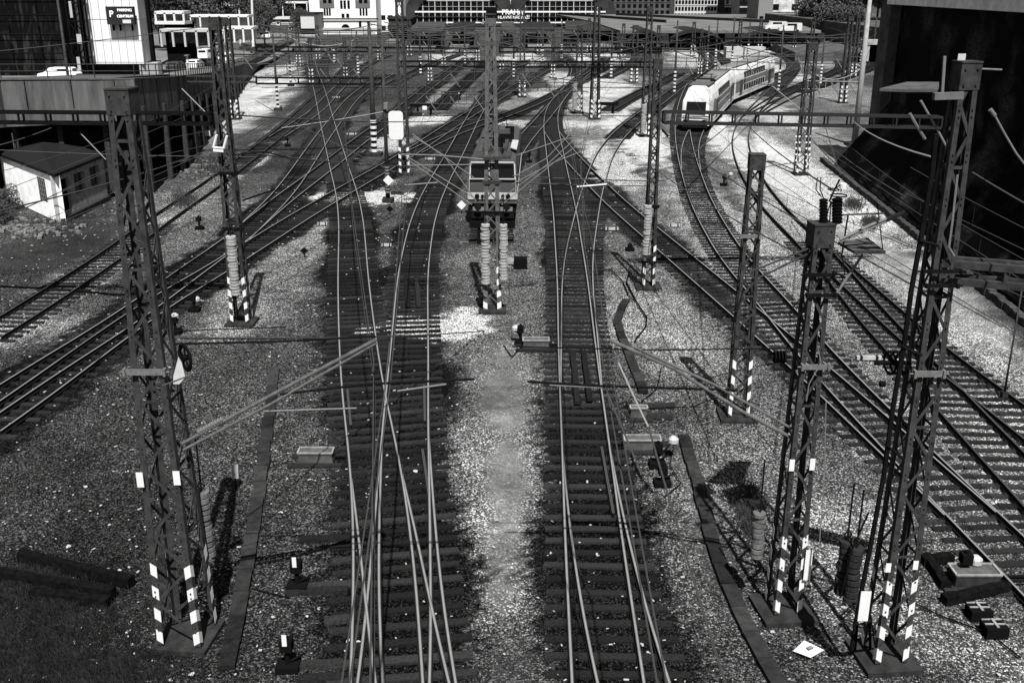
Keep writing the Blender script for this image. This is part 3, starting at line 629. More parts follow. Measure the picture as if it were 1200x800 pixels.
# ------------------------------------------------------------------ portal beams
def beam(pa, pb, Ya, Yb, hgt, label, step=1.1, m=None, dep=.45, cw=.1):
    a_, b_ = P(pa[0], pa[1], Ya), P(pb[0], pb[1], Yb)
    root = empty('portal_beam', a_, label, 'beam', 'portal beams spanning the tracks')
    d = (b_ - a_); L = d.length; d.normalize(); side = d.cross(Vector((0, 0, 1))).normalized() * (dep / 2)
    for zz in (0, -hgt):
        for s_ in (-1, 1):
            mb = MB(); o = side * s_ + Vector((0, 0, zz)); mb.bar(a_ + o, b_ + o, cw, cw * 1.1); WB(mb, 'chord', m or M_STEELD, root)
    mb = MB(); n = int(L / step)
    for i in range(n + 1):
        p = a_ + d * (L * i / n)
        for s_ in (-1, 1): mb.bar(p + side * s_, p + side * s_ - Vector((0, 0, hgt)), cw * .7, cw * .7)
        mb.bar(p - side, p + side, cw * .6, cw * .6); mb.bar(p - side - Vector((0, 0, hgt)), p + side - Vector((0, 0, hgt)), cw * .6, cw * .6)
        if i < n:
            q = a_ + d * (L * (i + 1) / n); mb.bar(p - side * (1 if i % 2 else -1), q + side * (1 if i % 2 else -1), cw * .5, cw * .5)
    WB(mb, 'bracing', m or M_STEELD, root)
    return root
beam((-40, 131), (247, 133), Y7, Y7, .42, "long dark beam crossing the upper left, passing behind the big lower left mast")
beam((778, 131), (1102, 137), Y5, Y5 + 1, .50, "long ladder-like beam crossing in front of the double-deck train", m=mat('beam_dark', .02, .6))
beam((300, 91), (447, 92), 89, 90, .5, "dark beam left of the white board, one level above the switches", step=1.6)
beam((90, 88), (300, 90), 88, 89, .45, "beam running left across the road wall toward the parking tower", step=1.6, m=M_STEEL)
beam((470, 72), (772, 73), 115, 115, .55, "long dark beam passing behind the central mast at upper middle", step=2, cw=.16)
beam((300, 55), (560, 57), 150, 150, .6, "far beam left of the central mast near the station hall", step=2.5, cw=.2)
beam((585, 56), (775, 57), 150, 150, .6, "far beam right of the central mast in front of the platform roofs", step=2.5, cw=.2)
beam((785, 45), (960, 47), 170, 172, .6, "far beam in front of the dark vaults", step=2.5, cw=.18)
br = beam((1106, 306), (1260, 318), M2.location.y + .1, M2.location.y - 1.0, .33, "heavy short beam leaving the tallest right mast toward the right edge", step=.9, m=M_STEEL, dep=.35, cw=.12)

# ------------------------------------------------------------------ arms, brackets and gear on the near masts
def Pm(m, x, y, dy=0.0): return P(x, y, m.location.y + dy)
def arm(m, pts, r, name='cantilever_arm', mt=None, dy=0.0):
    mb = MB(); mb.path([Pm(m, x, y, dy) for x, y in pts], r, 7); return WB(mb, name, mt or M_STEEL, m)
def insul(m, a_, b_, dy=0.0, r=.05, n=9):
    A, B = Pm(m, *a_, dy), Pm(m, *b_, dy); mb = MB()
    mb.tube(A, B, r * .4, 7)
    for i in range(n):
        t = (i + .5) / n; c = A.lerp(B, t); mb.disc(c, B - A, r, (B - A).length / n * .45, 10)
    return WB(mb, 'insulator', mat('porcelain', .12, .3), m)
# M1
arm(M1, [(213, 520), (318, 463), (441, 398)], .042, mt=M_ARM); arm(M1, [(213, 528), (318, 473), (441, 402)], .032, mt=M_ARM)
insul(M1, (232, 506), (262, 490), 0, .06)
arm(M1, [(205, 403), (330, 400), (440, 394)], .022, mt=M_STEELD); arm(M1, [(205, 388), (335, 383)], .012, mt=M_STEELD)
arm(M1, [(328, 462), (430, 450), (556, 444)], .026, 'registration_arm', M_STEELD); arm(M1, [(300, 482), (418, 478)], .018, 'registration_arm', M_GALV)
arm(M1, [(466, 458), (523, 450)], .02, 'contact_clip_arm', M_GALV)
arm(M1, [(318, 470), (316, 483), (305, 481)], .018)
mb = MB(); c = Pm(M1, 217, 419, -.1); ax = Vector((.75, .66, 0))
mb.ring(c, ax, .27, .03, 22, 6); mb.ring(c, ax, .22, .02, 22, 5); mb.disc(c, ax, .06, .12)
pl = ax.cross(Vector((0, 0, 1)))
for k in range(5):
    a_ = k * 1.2566 + .3; mb.bar(c, c + pl * (.24 * math.cos(a_)) + Vector((0, 0, .24 * math.sin(a_))), .03, .03)
WB(mb, 'pulley_wheel', M_BLACK, M1)
mb = MB(); q = [Pm(M1, 209, 418, -.12), Pm(M1, 203, 441, -.12), Pm(M1, 203, 450, -.12), Pm(M1, 210, 450, -.12), Pm(M1, 217, 442, -.12), Pm(M1, 213, 425, -.12)]
mb.extr(q, (0, .01, 0)); WB(mb, 'wheel_guard_plate', mat('pale_plate', .35, .6, n=.2), M1)
def band(m, x0, x1, y, hpx, dy, mt=None):   # wide clamp plate across the front face
    a_, b_ = Pm(m, x0, y, dy), Pm(m, x1, y, dy); b_.z = a_.z; mb = MB(); hh = hpx / 1195 * (a_.y * CT + (CAMH - a_.z) * ST) / CT
    mb.bar(a_, b_, .03, hh); mb.box(a_, (.05, .12, hh * 1.25)); mb.box(b_, (.05, .12, hh * 1.25))
    mb.tube(a_ - Vector((.03, 0, 0)), a_ - Vector((.1, 0, 0)), .02); mb.tube(b_ + Vector((.03, 0, 0)), b_ + Vector((.1, 0, 0)), .02)
    return WB(mb, 'clamp_plate', mt or mat('clamp_metal', .10, .5, n=.3, ns=12), m)
band(M1, 146, 193, 436, 7, -.42); band(M3, 940, 971, 430, 6, -.33); band(M2, 1072, 1106, 438, 7, -.36); band(M4, 868, 890, 277, 4, -.33)
band(M6, 566, 586, 214, 4, -.36, M_STEEL); band(M7, 262, 284, 268, 3, -.36, M_STEELD); band(M7, 258, 278, 203, 3, -.36, M_STEELD); band(M5, 756, 772, 242, 3, -.3, M_STEELD)
band(M2, 1082, 1126, 318, 4, -.36, M_STEELD); band(M2, 1086, 1122, 335, 4, -.36, M_STEELD); band(M3, 944, 977, 322, 4, -.3, M_STEELD); band(M3, 946, 978, 346, 4, -.3, M_STEELD)
# white number plates on the legs
def plate(m, x, y, w, h, dy, mt=M_WHITE, name='number_plate'):
    c = Pm(m, x, y, dy); sc = (c.y * CT + (CAMH - c.z) * ST) / 1195; mb = MB(); mb.box(c, (w * sc, .012, h * sc / CT)); return WB(mb, name, mt, m)
plate(M1, 164, 562, 8, 18, -.47); plate(M1, 207, 560, 8, 17, -.47)
plate(M3, 928, 545, 6, 14, -.34); plate(M3, 952, 544, 6, 14, -.34); plate(M2, 1041, 665, 6, 11, -.37); plate(M2, 1073, 662, 6, 11, -.37)
plate(M3, 947, 662, 8, 38, -.36); plate(M2, 1013, 710, 12, 38, -.9); 
mb = MB(); mb.bar(Pm(M2, 1005, 730, -.89), G(1002, 762), .05, .05); mb.bar(Pm(M2, 1019, 728, -.89), G(1020, 762), .05, .05); WB(mb, 'board_legs', M_STEELD, M2)
# M7 details: white bracket frame
mb = MB(); mb.path([Pm(M7, 254, 158, -.6), Pm(M7, 250, 173, -.6), Pm(M7, 262, 174, -.6), Pm(M7, 266, 159, -.6)], .05, 6); mb.bar(Pm(M7, 250, 176, -.6), Pm(M7, 262, 177, -.6), .08, .1); WB(mb, 'bracket_frame', M_WHITE, M7)
arm(M7, [(268, 182), (310, 178), (338, 185)], .03, mt=M_STEELD); arm(M7, [(284, 235), (322, 222)], .04, mt=M_STEELD)
arm(M7, [(213, 104), (240, 131)], .022, 'strut', mat('pale_rod', .2, .7)); arm(M7, [(94, 156), (124, 187)], .02, 'anchor_rod', mat('pale_rod', .2, .7))
# M6 arms left and right
for pts in ([(483, 157), (556, 209)], [(484, 160), (520, 182), (558, 236)], [(474, 182), (556, 232)], [(476, 186), (553, 240)]): arm(M6, pts, .022, mt=M_GALV)
for pts in ([(604, 206), (640, 186), (677, 148)], [(600, 216), (650, 190), (688, 162)], [(583, 236), (640, 194), (676, 161)], [(588, 240), (650, 190), (680, 178)], [(606, 182), (660, 163), (692, 160)]): arm(M6, pts, .02, mt=M_GALV)
arm(M6, [(470, 181), (512, 182), (570, 187)], .03, mt=M_GALV); arm(M6, [(478, 194), (553, 193)], .025, mt=M_GALV); arm(M6, [(474, 217), (513, 214)], .035, mt=M_GALV)
mb = MB(); mb.box(Pm(M6, 577, 185, -.35), (.8, .5, .12)); WB(mb, 'bracket_plate', M_STEEL, M6)
mb = MB(); mb.box(Pm(M6, 576, 15, 0), (.45, .45, .4)); WB(mb, 'head_box', M_BLACK, M6)
# insulator under the right hand registration
for (y_, dy) in ((212, 0),): arm(M6, [(676, 219), (711, 216)], .035, 'contact_clip_arm', M_WHITE)
# M3 arms
arm(M3, [(930, 514), (870, 482), (790, 432), (714, 398)], .040, mt=M_ARM); arm(M3, [(928, 502), (840, 452), (740, 405)], .032, mt=M_ARM)
insul(M3, (905, 500), (880, 486), 0, .06)
arm(M3, [(600, 406), (760, 410), (940, 408)], .016, mt=M_STEELD); arm(M3, [(618, 447), (700, 452), (864, 457)], .028, 'registration_arm', M_STEELD); arm(M3, [(644, 451), (706, 454)], .02, 'contact_clip_arm', M_GALV)
arm(M3, [(862, 457), (812, 476), (760, 478)], .012, mt=M_STEELD)
arm(M3, [(946, 367), (900, 308), (860, 330)], .01, mt=M_STEELD) if False else None
arm(M3, [(880, 318), (948, 291)], .022); arm(M3, [(890, 325), (950, 296)], .022)
arm(M3, [(984, 281), (1020, 264), (1060, 248)], .035, mt=M_GALV); arm(M3, [(984, 284), (1058, 251)], .02, mt=M_GALV)
arm(M3, [(984, 252), (1036, 250)], .02); arm(M3, [(994, 251), (986, 302)], .018, mt=M_STEELD); arm(M3, [(1028, 238), (1035, 296)], .012, mt=M_STEELD)
arm(M3, [(1011, 298), (981, 343)], .03, 'platform_strut', M_GALV); arm(M3, [(987, 300), (990, 320), (981, 343)], .012, mt=M_STEELD)
a_ = [Pm(M3, 982, 284, .5), Pm(M3, 1016, 282, .9), Pm(M3, 1037, 296, -.3), Pm(M3, 1000, 298, -.3)]; z_ = Pm(M3, 1010, 291).z
mb = MB(); mb.prism([(p.x, p.y) for p in a_], z_ - .03, z_ + .02); WB(mb, 'service_platform', mat('platform_boards', .05, .8, n=.4), M3)
mb = MB(); mb.bar(Vector((a_[3].x, a_[3].y - .02, z_)), Vector((a_[2].x, a_[2].y - .02, z_)), .03, .07); WB(mb, 'platform_edge', M_STEEL, M3)
# switch gear on M3
mb = MB(); c = Pm(M3, 972, 262)
for (x, y0, y1, r) in ((965, 233, 262, .09), (981, 232, 262, .11)): 
    A, B = Pm(M3, x, y1), Pm(M3, x, y0); mb.tube(A, B, r * .6, 10)
    for k in range(8): mb.disc(A.lerp(B, (k + .5) / 8), B - A, r, .035, 12)
WB(mb, 'post_insulator', M_BLACK, M3)
mb = MB(); mb.ring(Pm(M3, 983, 229), (0, 0, 1), .16, .015, 16, 5); mb.ring(Pm(M3, 977, 222), (0, 0, 1), .11, .012, 14, 5)
mb.path([Pm(M3, 972, 236), Pm(M3, 978, 222), Pm(M3, 984, 210)], .02, 5); mb.path([Pm(M3, 966, 262), Pm(M3, 974, 236), Pm(M3, 972, 262)], .014, 5)
mb.path([Pm(M3, 976, 224), Pm(M3, 984, 217), Pm(M3, 986, 224)], .012, 5); mb.path([Pm(M3, 958, 208), Pm(M3, 956, 222), Pm(M3, 962, 230)], .012, 5); mb.path([Pm(M3, 962, 208), Pm(M3, 961, 222), Pm(M3, 965, 232)], .012, 5)
WB(mb, 'switch_gear', M_STEELD, M3)
mb = MB(); mb.path([Pm(M3, 946, 286), Pm(M3, 968, 304)], .05, 6); WB(mb, 'bracket_arm', M_STEELD, M3)
mb = MB(); mb.disc(Pm(M3, 988, 218), (0, 0, 1), .07, .1); WB(mb, 'insulator', M_WHITE, M3)
mb = MB(); mb.path([Pm(M3, 958, 405, -.4), Pm(M3, 962, 425, -.4), Pm(M3, 948, 450, -.38), Pm(M3, 945, 470, -.38)], .012, 5); mb.path([Pm(M3, 968, 470, -.4), Pm(M3, 966, 560, -.4), Pm(M3, 960, 640, -.4)], .012, 5); WB(mb, 'cable', M_GALV, M3)
mb = MB(); mb.path([Pm(M3, 941, 345, -.3), Pm(M3, 924, 368, -.3), Pm(M3, 930, 372, -.3)], .012, 5); mb.path([Pm(M3, 948, 346, -.3), Pm(M3, 935, 375, -.3)], .012, 5); WB(mb, 'pendant_cable', M_STEELD, M3)
mb = MB(); c = Pm(M3, 908, 418, 0)
for k in range(4): mb.disc(c + Vector((k * .07, 0, 0)), (1, 0, 0), .13, .03, 14)
mb.disc(c + Vector((.1, 0, 0)), (1, 0, 0), .03, .5); WB(mb, 'pulley_wheel', M_BLACK, M3)
# M2 details
z_ = Pm(M2, 1064, 108).z
mb = MB(); a_ = [P(1031, 104, 19.6), P(1062, 101, 21), P(1099, 107, 21), P(1099, 113, 19.4), P(1060, 112, 19.4)]
mb.prism([(p.x, p.y) for p in a_], z_ - .05, z_); WB(mb, 'service_platform', mat('platform_top', .06, .8, n=.4), M2)
mb = MB(); mb.bar(Pm(M2, 1094, 113, -.35), Pm(M2, 1128, 112, -.35), .12, .12); WB(mb, 'platform_edge', mat('pale_beam', .09, .7, n=.3), M2)
arm(M2, [(1107, 66), (1104, 111)], .03, 'handrail_post', M_GALV); arm(M2, [(1079, 118), (1100, 155), (1114, 181)], .022, 'platform_strut', M_GALV); arm(M2, [(1066, 133), (1074, 147), (1084, 163)], .03, 'strut', mat('pale_beam', .09, .7, n=.3))
arm(M2, [(1124, 79), (1150, 81), (1174, 82)], .018, 'arm', M_GALV); arm(M2, [(1160, 128), (1166, 136), (1178, 158), (1191, 180), (1205, 198)], .02, 'arm', M_GALV)
insul(M2, (1160, 128), (1166, 136), 0, .04, 5); 
arm(M2, [(1097, 157), (1092, 205), (1080, 275), (1068, 340), (1060, 400), (1046, 480), (1036, 555), (1022, 630), (1008, 700), (998, 760)], .05, 'side_pole', M_STEELD, -.35)
arm(M2, [(1018, 600), (1000, 640), (985, 700)], .02, 'strut', M_STEELD, -.5)
arm(M2, [(1078, 282), (1100, 288)], .03, 'side_bracket', M_STEELD, -.4); arm(M2, [(1052, 404), (1080, 416)], .03, 'side_bracket', M_STEELD, -.4); arm(M2, [(1040, 522), (1058, 537)], .03, 'side_bracket', M_STEELD, -.4)
mb = MB(); c = Pm(M2, 1043, 425, 0)
for k in range(3): mb.ring(c + Vector((k * .12, 0, 0)), (1, .2, 0), .22, .025, 18, 5)
mb.disc(c, (1, 0, 0), .05, .6); mb.disc(c + Vector((-.1, 0, -.45)), (1, 0, 0), .06, .1); WB(mb, 'pulley_wheel', M_BLACK, M2)
arm(M2, [(1128, 60), (1128, 80)], .12, 'insulator', mat('pale_plate', .35, .6, n=.2)) if False else None
plate(M2, 1127, 67, 9, 7, .1, mat('pale_plate', .35, .6, n=.2), 'lamp_box')
mb = MB(); mb.path([Pm(M2, 1122, 205, -.2), Pm(M2, 1116, 260, -.2), Pm(M2, 1112, 290, -.2), Pm(M2, 1118, 300, -.2)], .02, 5); WB(mb, 'cable', M_GALV, M2)
# M5, M4, M20 extras
arm(M5, [(776, 152), (783, 160)], .05, 'strut', M_STEELD); arm(M5, [(748, 307), (776, 307)], .05, 'crossbar', M_STEELD, -.3); arm(M6, [(545, 248), (604, 249)], .05, 'crossbar', M_STEELD, -.4)
mb = MB()
for y_ in (160, 167, 174, 181, 188, 195):
    for x_ in (933, 937, 945, 949): mb.disc(Pm(M20, x_, y_, -.6), (0, 1, 0), .075, .03, 8)
WB(mb, 'white_studs', M_WHITE, M20)
arm(M20, [(905, 101), (940, 130)], .035, 'strut', mat('pale_rod', .2, .7)); arm(M20, [(935, 190), (900, 195), (888, 200)], .03, mt=M_STEELD)
# S2 board and diamond
def board(root, x, y, w, h, Y, mt, name, rot=0, rr=.25):
    c = P(x, y, Y); sc = (c.y * CT + (CAMH - c.z) * ST) / 1195; W, H = w * sc / 2, h * sc / 2 / CT; r = min(W, H) * 2 * rr; pts = []
    for (cx, cz, a0) in ((W - r, H - r, 0), (-W + r, H - r, 90), (-W + r, -H + r, 180), (W - r, -H + r, 270)):
        for k in range(5): a_ = math.radians(a0 + k * 22.5); pts.append((cx + r * math.cos(a_), cz + r * math.sin(a_)))
    cr, sr = math.cos(rot), math.sin(rot); mb = MB(); mb.extr([Vector((c.x + x_ * cr - z_ * sr, Y, c.z + x_ * sr + z_ * cr)) for x_, z_ in pts], (0, .05, 0)); return WB(mb, name, mt, root)
board(S2, 464, 147, 17, 31, S2.location.y - .2, M_WHITE, 'rounded_board')
mb = MB(); mb.bar(P(452, 137, S2.location.y), P(470, 138, S2.location.y - .1), .05, .05); mb.tube(P(452, 120, S2.location.y - .1), P(452, 128, S2.location.y - .1), .17, 8); WB(mb, 'lamp_and_bracket', M_GALV, S2)
board(S2, 455, 211.5, 8.5, 8.5, S2.location.y - .2, M_WHITE, 'diamond_plate', math.pi / 4, .03)
mb = MB()
for k in range(9): z = P(455, 197 + k * 3.6, S2.location.y).z; mb.tube((S2.location.x, S2.location.y, z), (S2.location.x, S2.location.y, z + .12), .165, 10)
WB(mb, 'pale_bands', M_GALV, S2)

# ------------------------------------------------------------------ overhead line above the tracks
def wire(pts, r, label, drop=None, m=None, group='overhead wires above the tracks'):
    o = Vector(pts[0]); root = None; mb = MB(); mb.path(pts, r, 4)
    if drop is None:
        w = mb.build('overhead_wire', m or M_WIRE, None, origin=o); tag(w, label, 'wire', group); return w
def linepts(T, z, Y0, Y1, step=14, ext=None):
    A = T['ctr']; A = A[A[:, 1].argsort()]; y = np.arange(Y0, Y1, step); x = np.interp(y, A[:, 1], A[:, 0])
    s0 = (A[12, 0] - A[0, 0]) / (A[12, 1] - A[0, 1] + 1e-6); x = np.where(y < A[0, 1], A[0, 0] + (y - A[0, 1]) * s0, x)
    return [Vector((a_, b_, z)) for a_, b_ in zip(x, y)]
TD = {t['name']: t for t in TRACKS}
WN = {'a': 'the straight track left of centre', 'c': 'the track bending past the locomotive', 'p1': 'the straight track right of centre', 't10': 'the long diagonal track', 't14': 'the pale curved track by the wall',
      't5': 'the upper left diagonal track', 't6': 'the track crossing the middle', 't3': 'the leftmost track', 'rb': 'the white gravel curve', 't13': 'the track beside the train', 't11': 'the locomotive stub', 't15': 'the outermost right track'}
for k, (nm, desc) in enumerate(WN.items()):
    T = TD[nm]; y0, y1 = (6 if nm in ('a', 'c', 'p1') else T['ctr'][:, 1].min()), min(T['ctr'][:, 1].max(), 190)
    cp = linepts(T, 5.4, y0, y1, 15); mp = []
    for a_, b_ in zip(cp, cp[1:]):
        span = 3
        mp.append(a_ + Vector((0, 0, 1.3)))
    mp = []; st = 3.0
    yy = np.arange(cp[0].y, cp[-1].y, st); xx = np.interp(yy, [p.y for p in cp], [p.x for p in cp])
    for x_, y_ in zip(xx, yy): ph = ((y_ + 8 * k) % 45) / 45; mp.append(Vector((x_, y_, 5.4 + .55 + 3.4 * (ph - .5) ** 2)))
    wire(cp, .014, 'contact wire above ' + desc)
    o = Vector(mp[0]); mb = MB(); mb.path(mp, .012, 4)
    for i in range(1, len(mp) - 1, 2): mb.tube(mp[i], Vector((mp[i].x, mp[i].y, 5.4)), .006, 3)
    w = mb.build('carrier_wire', M_WIRE, None, origin=o); tag(w, 'sagging carrier wire with droppers above ' + desc, 'wire', 'carrier wires above the contact wires')
# cross and feeder wires given by their two ends
XW = [((300,184),(0,176),60,60,"thin cross wire left of the upper left mast over the hut"),((245,133),(560,140),Y7,88,"cross span from the upper left mast toward the middle"),
 ((283,178),(500,195),Y7,70,"low span wire crossing the left tracks"),((600,206),(780,212),Y6,Y5,"span wire between the central and the portal mast, upper"),((604,214),(760,218),Y6,Y5,"span wire between the central and the portal mast, lower"),
 ((210,396),(600,384),20,46,"long thin wire from the pulley wheel past the white gravel patch"),((310,404),(190,452),20,19,"slack stay near the pulley wheel"),
 ((770,200),(1000,330),Y5,20.5,"long diagonal feeder wire from the portal mast to the switch gear"),((780,160),(1080,340),Y5,22,"long diagonal feeder wire above the pale curve"),((965,165),(1060,230),60,40,"cable hanging before the dark wall, upper part"),
 ((1000,142),(1095,185),50,22,"bright stay running down before the black wall"),((1140,202),(1260,270),20,16,"wire at the far right in front of the black wall"),((966,145),(985,205),78,70,"slanting stay at the dark embankment edge"),
 ((812,180),(935,68),70,170,"thin wire rising over the train"),((870,140),(975,222),Y5,22,"dark wire from the beam to the switch gear"),((935,142),(1000,210),Y5,26,"wire from the beam toward the wall corner"),
 ((725,425),(760,500),19,17,"bright slanting line wire by the point machine"),((760,500),(850,800),17,10,"thin wire running down beside the right cable duct"),((712,460),(752,555),18,15.5,"thick slanting stay by the right straight track"),
 ((0,247),(246,175),30,60,"long thin wire over the hut roof"),((0,170),(60,150),40,46,"short wire stub at the left edge above the hut"),((0,60),(250,30),90,100,"wire in front of the netted building"),
 ((480,30),(760,40),150,150,"far span before the station hall, upper"),((300,45),(560,40),160,160,"far span left of the station hall"),((600,88),(780,100),110,100,"span wire above the gravel island"),((440,60),(620,66),120,120,"span behind the tall dark mast"),
 ((800,95),(960,100),130,120,"span above the train roof"),((480,210),(300,118),70,100,"slanting wire above the left crossing"),((330,150),(450,131),80,85,"short pale cross wire above the left switches")]
for (a_, b_, ya, yb, lab) in XW:
    A, B = P(a_[0], a_[1], ya), P(b_[0], b_[1], yb); n = 8; L = (A - B).length; pts = [A.lerp(B, i / n) - Vector((0, 0, .012 * L * 4 * (i / n) * (1 - i / n) * .5)) for i in range(n + 1)]
    wire(pts, .013 + .00022 * max(ya, yb), lab, m=M_WIREL if ('bright' in lab or 'pale cross' in lab) else M_WIRE, group='cross and feeder wires')

for k, nm in enumerate(['t24', 't3b', 't7', 't16', 't17', 't4', 't21', 't18', 't19', 't22']):
    T = TD[nm]; y0, y1 = T['ctr'][:, 1].min(), min(T['ctr'][:, 1].max(), 230); yy = np.arange(y0, y1, 6.)
    if len(yy) < 2: continue
    A = T['ctr'][T['ctr'][:, 1].argsort()]; xx = np.interp(yy, A[:, 1], A[:, 0])
    wire([Vector((a_, b_, 5.4)) for a_, b_ in zip(xx, yy)], .035, 'distant contact wire over ' + {'t24': 'the far track left of centre', 't3b': 'the far track splitting off the leftmost one', 't7': 'the shallow track behind the central mast', 't16': 'the far looping track', 't17': 'the track to the small portal', 't4': 'the steep upper left track', 't21': 'the short track by the pale yard wall', 't18': 'the dead-end track on the gravel island', 't19': 'the dead-end track at the buffer stop', 't22': 'the curved track behind the train'}[nm]).__setitem__('label', 'distant contact wire over ' + {'t24': 'the far track left of centre', 't3b': 'the far track splitting off the leftmost one', 't7': 'the shallow track behind the central mast', 't16': 'the far looping track', 't17': 'the track to the small portal', 't4': 'the steep upper left track', 't21': 'the short track by the pale yard wall', 't18': 'the dead-end track on the gravel island', 't19': 'the dead-end track at the buffer stop', 't22': 'the curved track behind the train'}[nm])
for (x0, x1, y0, Y, lab) in [(320,470,48,170,"left of the tall dark mast, upper"),(330,600,62,140,"over the pale slab"),(475,580,47,180,"between the tall dark mast and the central mast"),(585,700,45,190,"in front of the station name"),(590,760,66,135,"over the bright yard wall"),(690,860,60,150,"over the far curve"),(700,840,50,185,"before the left vault"),(860,1010,66,150,"right of the train's tail"),(870,1020,44,200,"before the right vault and trees"),(250,430,66,130,"over the road bend"),(300,440,38,200,"before the station house"),(560,700,34,240,"under the glass hall"),(430,560,36,240,"over the dark platform roofs at left"),(940,1010,95,120,"right of the thin lattice mast"),(480,575,110,100,"left of the central mast, lowest"),(310,440,78,110,"over the upper left switches"),(500,640,84,105,"behind the central mast over the dead-end track"),(640,780,50,200,"before the pale rounded platform roof"),(780,900,72,125,"just above the train roof"),(450,540,34,260,"before the dark platform roofs, highest"),(340,420,55,190,"before the station house, lower"),(590,690,96,108,"right of the central mast, lowest")]:
    A, B = P(x0, y0, Y), P(x1, y0 + 1, Y); root = empty('span_wires', A, 'far cross span with droppers ' + lab, 'span wire', 'far cross spans'); mb = MB(); n = 10; r_ = .0004 * Y
    top = [A.lerp(B, i / n) - Vector((0, 0, 1.4 * 4 * (i / n) * (1 - i / n))) + Vector((0, 0, 1.6)) for i in range(n + 1)]
    mb.path(top, r_, 4); mb.tube(A, B, r_, 4); mb.tube(A - Vector((0, 0, .9)), B - Vector((0, 0, .9)), r_, 4)
    for i in range(1, n): mb.tube(top[i], A.lerp(B, i / n) - Vector((0, 0, .9)), r_ * .7, 4)
    WB(mb, 'wires', M_WIREL if (x0 + y0) % 2 else M_WIRE, root)
    for i in (2, 5, 8):
        mb = MB(); p = A.lerp(B, i / n); mb.tube(p - Vector((0, 0, .2)), p - Vector((-.9, 0, 1.5)), r_ * 1.3, 5); WB(mb, 'dropper_arm', M_GALV, root)
k = 0
for (bx, by, ty, lw, lab) in [(373,70,30,.9,"far lattice mast left of the pale slab pole"),(445,72,34,.9,"far lattice mast just left of the slim board pole"),(520,80,38,.8,"far lattice mast above the buffer stop"),(560,72,40,.8,"far lattice mast left of the central mast head"),(632,64,24,1.,"far lattice mast under the last letters of the station name"),(690,66,22,1.,"far lattice mast before the pale rounded platform roof"),(730,70,28,1.,"far lattice mast right of the pale rounded platform roof"),(770,90,30,.8,"far lattice mast left of the vaults"),(812,66,26,1.,"far lattice mast in front of the left vault"),(866,66,24,1.,"far lattice mast between the two vaults"),(890,64,22,1.,"far lattice mast in front of the right vault"),(950,72,26,1.,"far lattice mast at the right end of the vaults"),(1000,90,18,.9,"far lattice mast left of the lamp pole"),(350,78,34,.9,"far lattice mast by the end of the light path"),(480,66,20,1.,"far lattice mast at the hall's left foot"),(504,96,40,.7,"far lattice mast left of the dead-end track by the buffer stop"),(588,82,34,.8,"far lattice mast touching the central mast from behind"),(648,92,40,.7,"far lattice mast at the bowed far track"),(820,88,34,.7,"far lattice mast beside the train roof front"),(365,98,44,.7,"far lattice mast between the upper left tracks"),(405,90,44,.7,"far lattice mast right of the pale slab"),(930,66,30,.8,"far lattice mast behind the train tail, under the trees")]:
    nearmast((bx, by), ty, lw, lw * .6, lab, leg=.2, panel=1.2, bolts=False, detail=False)
# ------------------------------------------------------------------ raised road at the left
RZ = [(60, 7.6), (72, 6.8), (97, 5.1), (114, 4.0), (155, 1.9), (190, .6), (240, .05), (400, .05)]
def road_z(Y): return float(np.interp(Y, [a_ for a_, _ in RZ], [b_ for _, b_ in RZ]))
def on_road(px, py, dz=0.0):
    r = ray(px, py); best = None
    for k in range(4000):
        Y = 55 + k * .1; t = Y / r.y; z = CAMH + r.z * t
        if z <= road_z(Y) + dz: return Vector((r.x * t, Y, z))
    return Vector((r.x * t, Y, z))
wl = [(-40, 95), (0, 94), (55, 93.5), (110, 93.5), (157, 93.5), (205, 91), (250, 86), (284, 77), (303, 68), (322, 57), (345, 46)]
WL = [on_road(x, y, .9) for x, y in wl]
def wall_run(base_off, z_lo, z_hi, off0, off1, name, m, parent, n0=0, n1=None):
    pts = WL[n0:n1]; xy = [(p.x, p.y) for p in pts]; A = strip(xy, off0); B = strip(xy, off1); mb = MB()
    for i in range(len(pts) - 1):
        lo = [z_lo(pts[i].y), z_lo(pts[i + 1].y)]; hi = [z_hi(pts[i].y), z_hi(pts[i + 1].y)]
        mb.hexa([(A[i][0], A[i][1], lo[0]), (A[i + 1][0], A[i + 1][1], lo[1]), (B[i + 1][0], B[i + 1][1], lo[1]), (B[i][0], B[i][1], lo[0]),
                 (A[i][0], A[i][1], hi[0]), (A[i + 1][0], A[i + 1][1], hi[1]), (B[i + 1][0], B[i + 1][1], hi[1]), (B[i][0], B[i][1], hi[0])])
    return WB(mb, name, m, parent)
vr = empty('road_wall', (WL[3].x, WL[3].y, 0), 'stained concrete retaining wall and parapet of the raised road at upper left', 'wall')
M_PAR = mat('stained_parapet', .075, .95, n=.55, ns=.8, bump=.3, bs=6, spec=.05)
def streaks(m, sc):                      # rain streaks run down the concrete: stretch its noise vertically
    nt = m.node_tree; nz = [x for x in nt.nodes if x.type == 'TEX_NOISE'][0]; tc = [x for x in nt.nodes if x.type == 'TEX_COORD'][0]
    mp = nt.nodes.new('ShaderNodeMapping'); mp.inputs['Scale'].default_value = sc; nt.links.new(tc.outputs['Object'], mp.inputs[0]); nt.links.new(mp.outputs[0], nz.inputs['Vector'])
streaks(M_PAR, (1.6, 1.6, .25))
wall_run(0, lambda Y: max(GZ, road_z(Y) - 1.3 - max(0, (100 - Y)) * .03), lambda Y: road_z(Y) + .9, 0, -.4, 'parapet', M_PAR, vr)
wall_run(0, lambda Y: GZ - .3, lambda Y: road_z(Y) - .4, -1.5, -2.0, 'lower_wall', mat('dark_lower_wall', .006, .95, n=.5, ns=1.5), vr)  # very dark uneven tone for the set-back lower wall
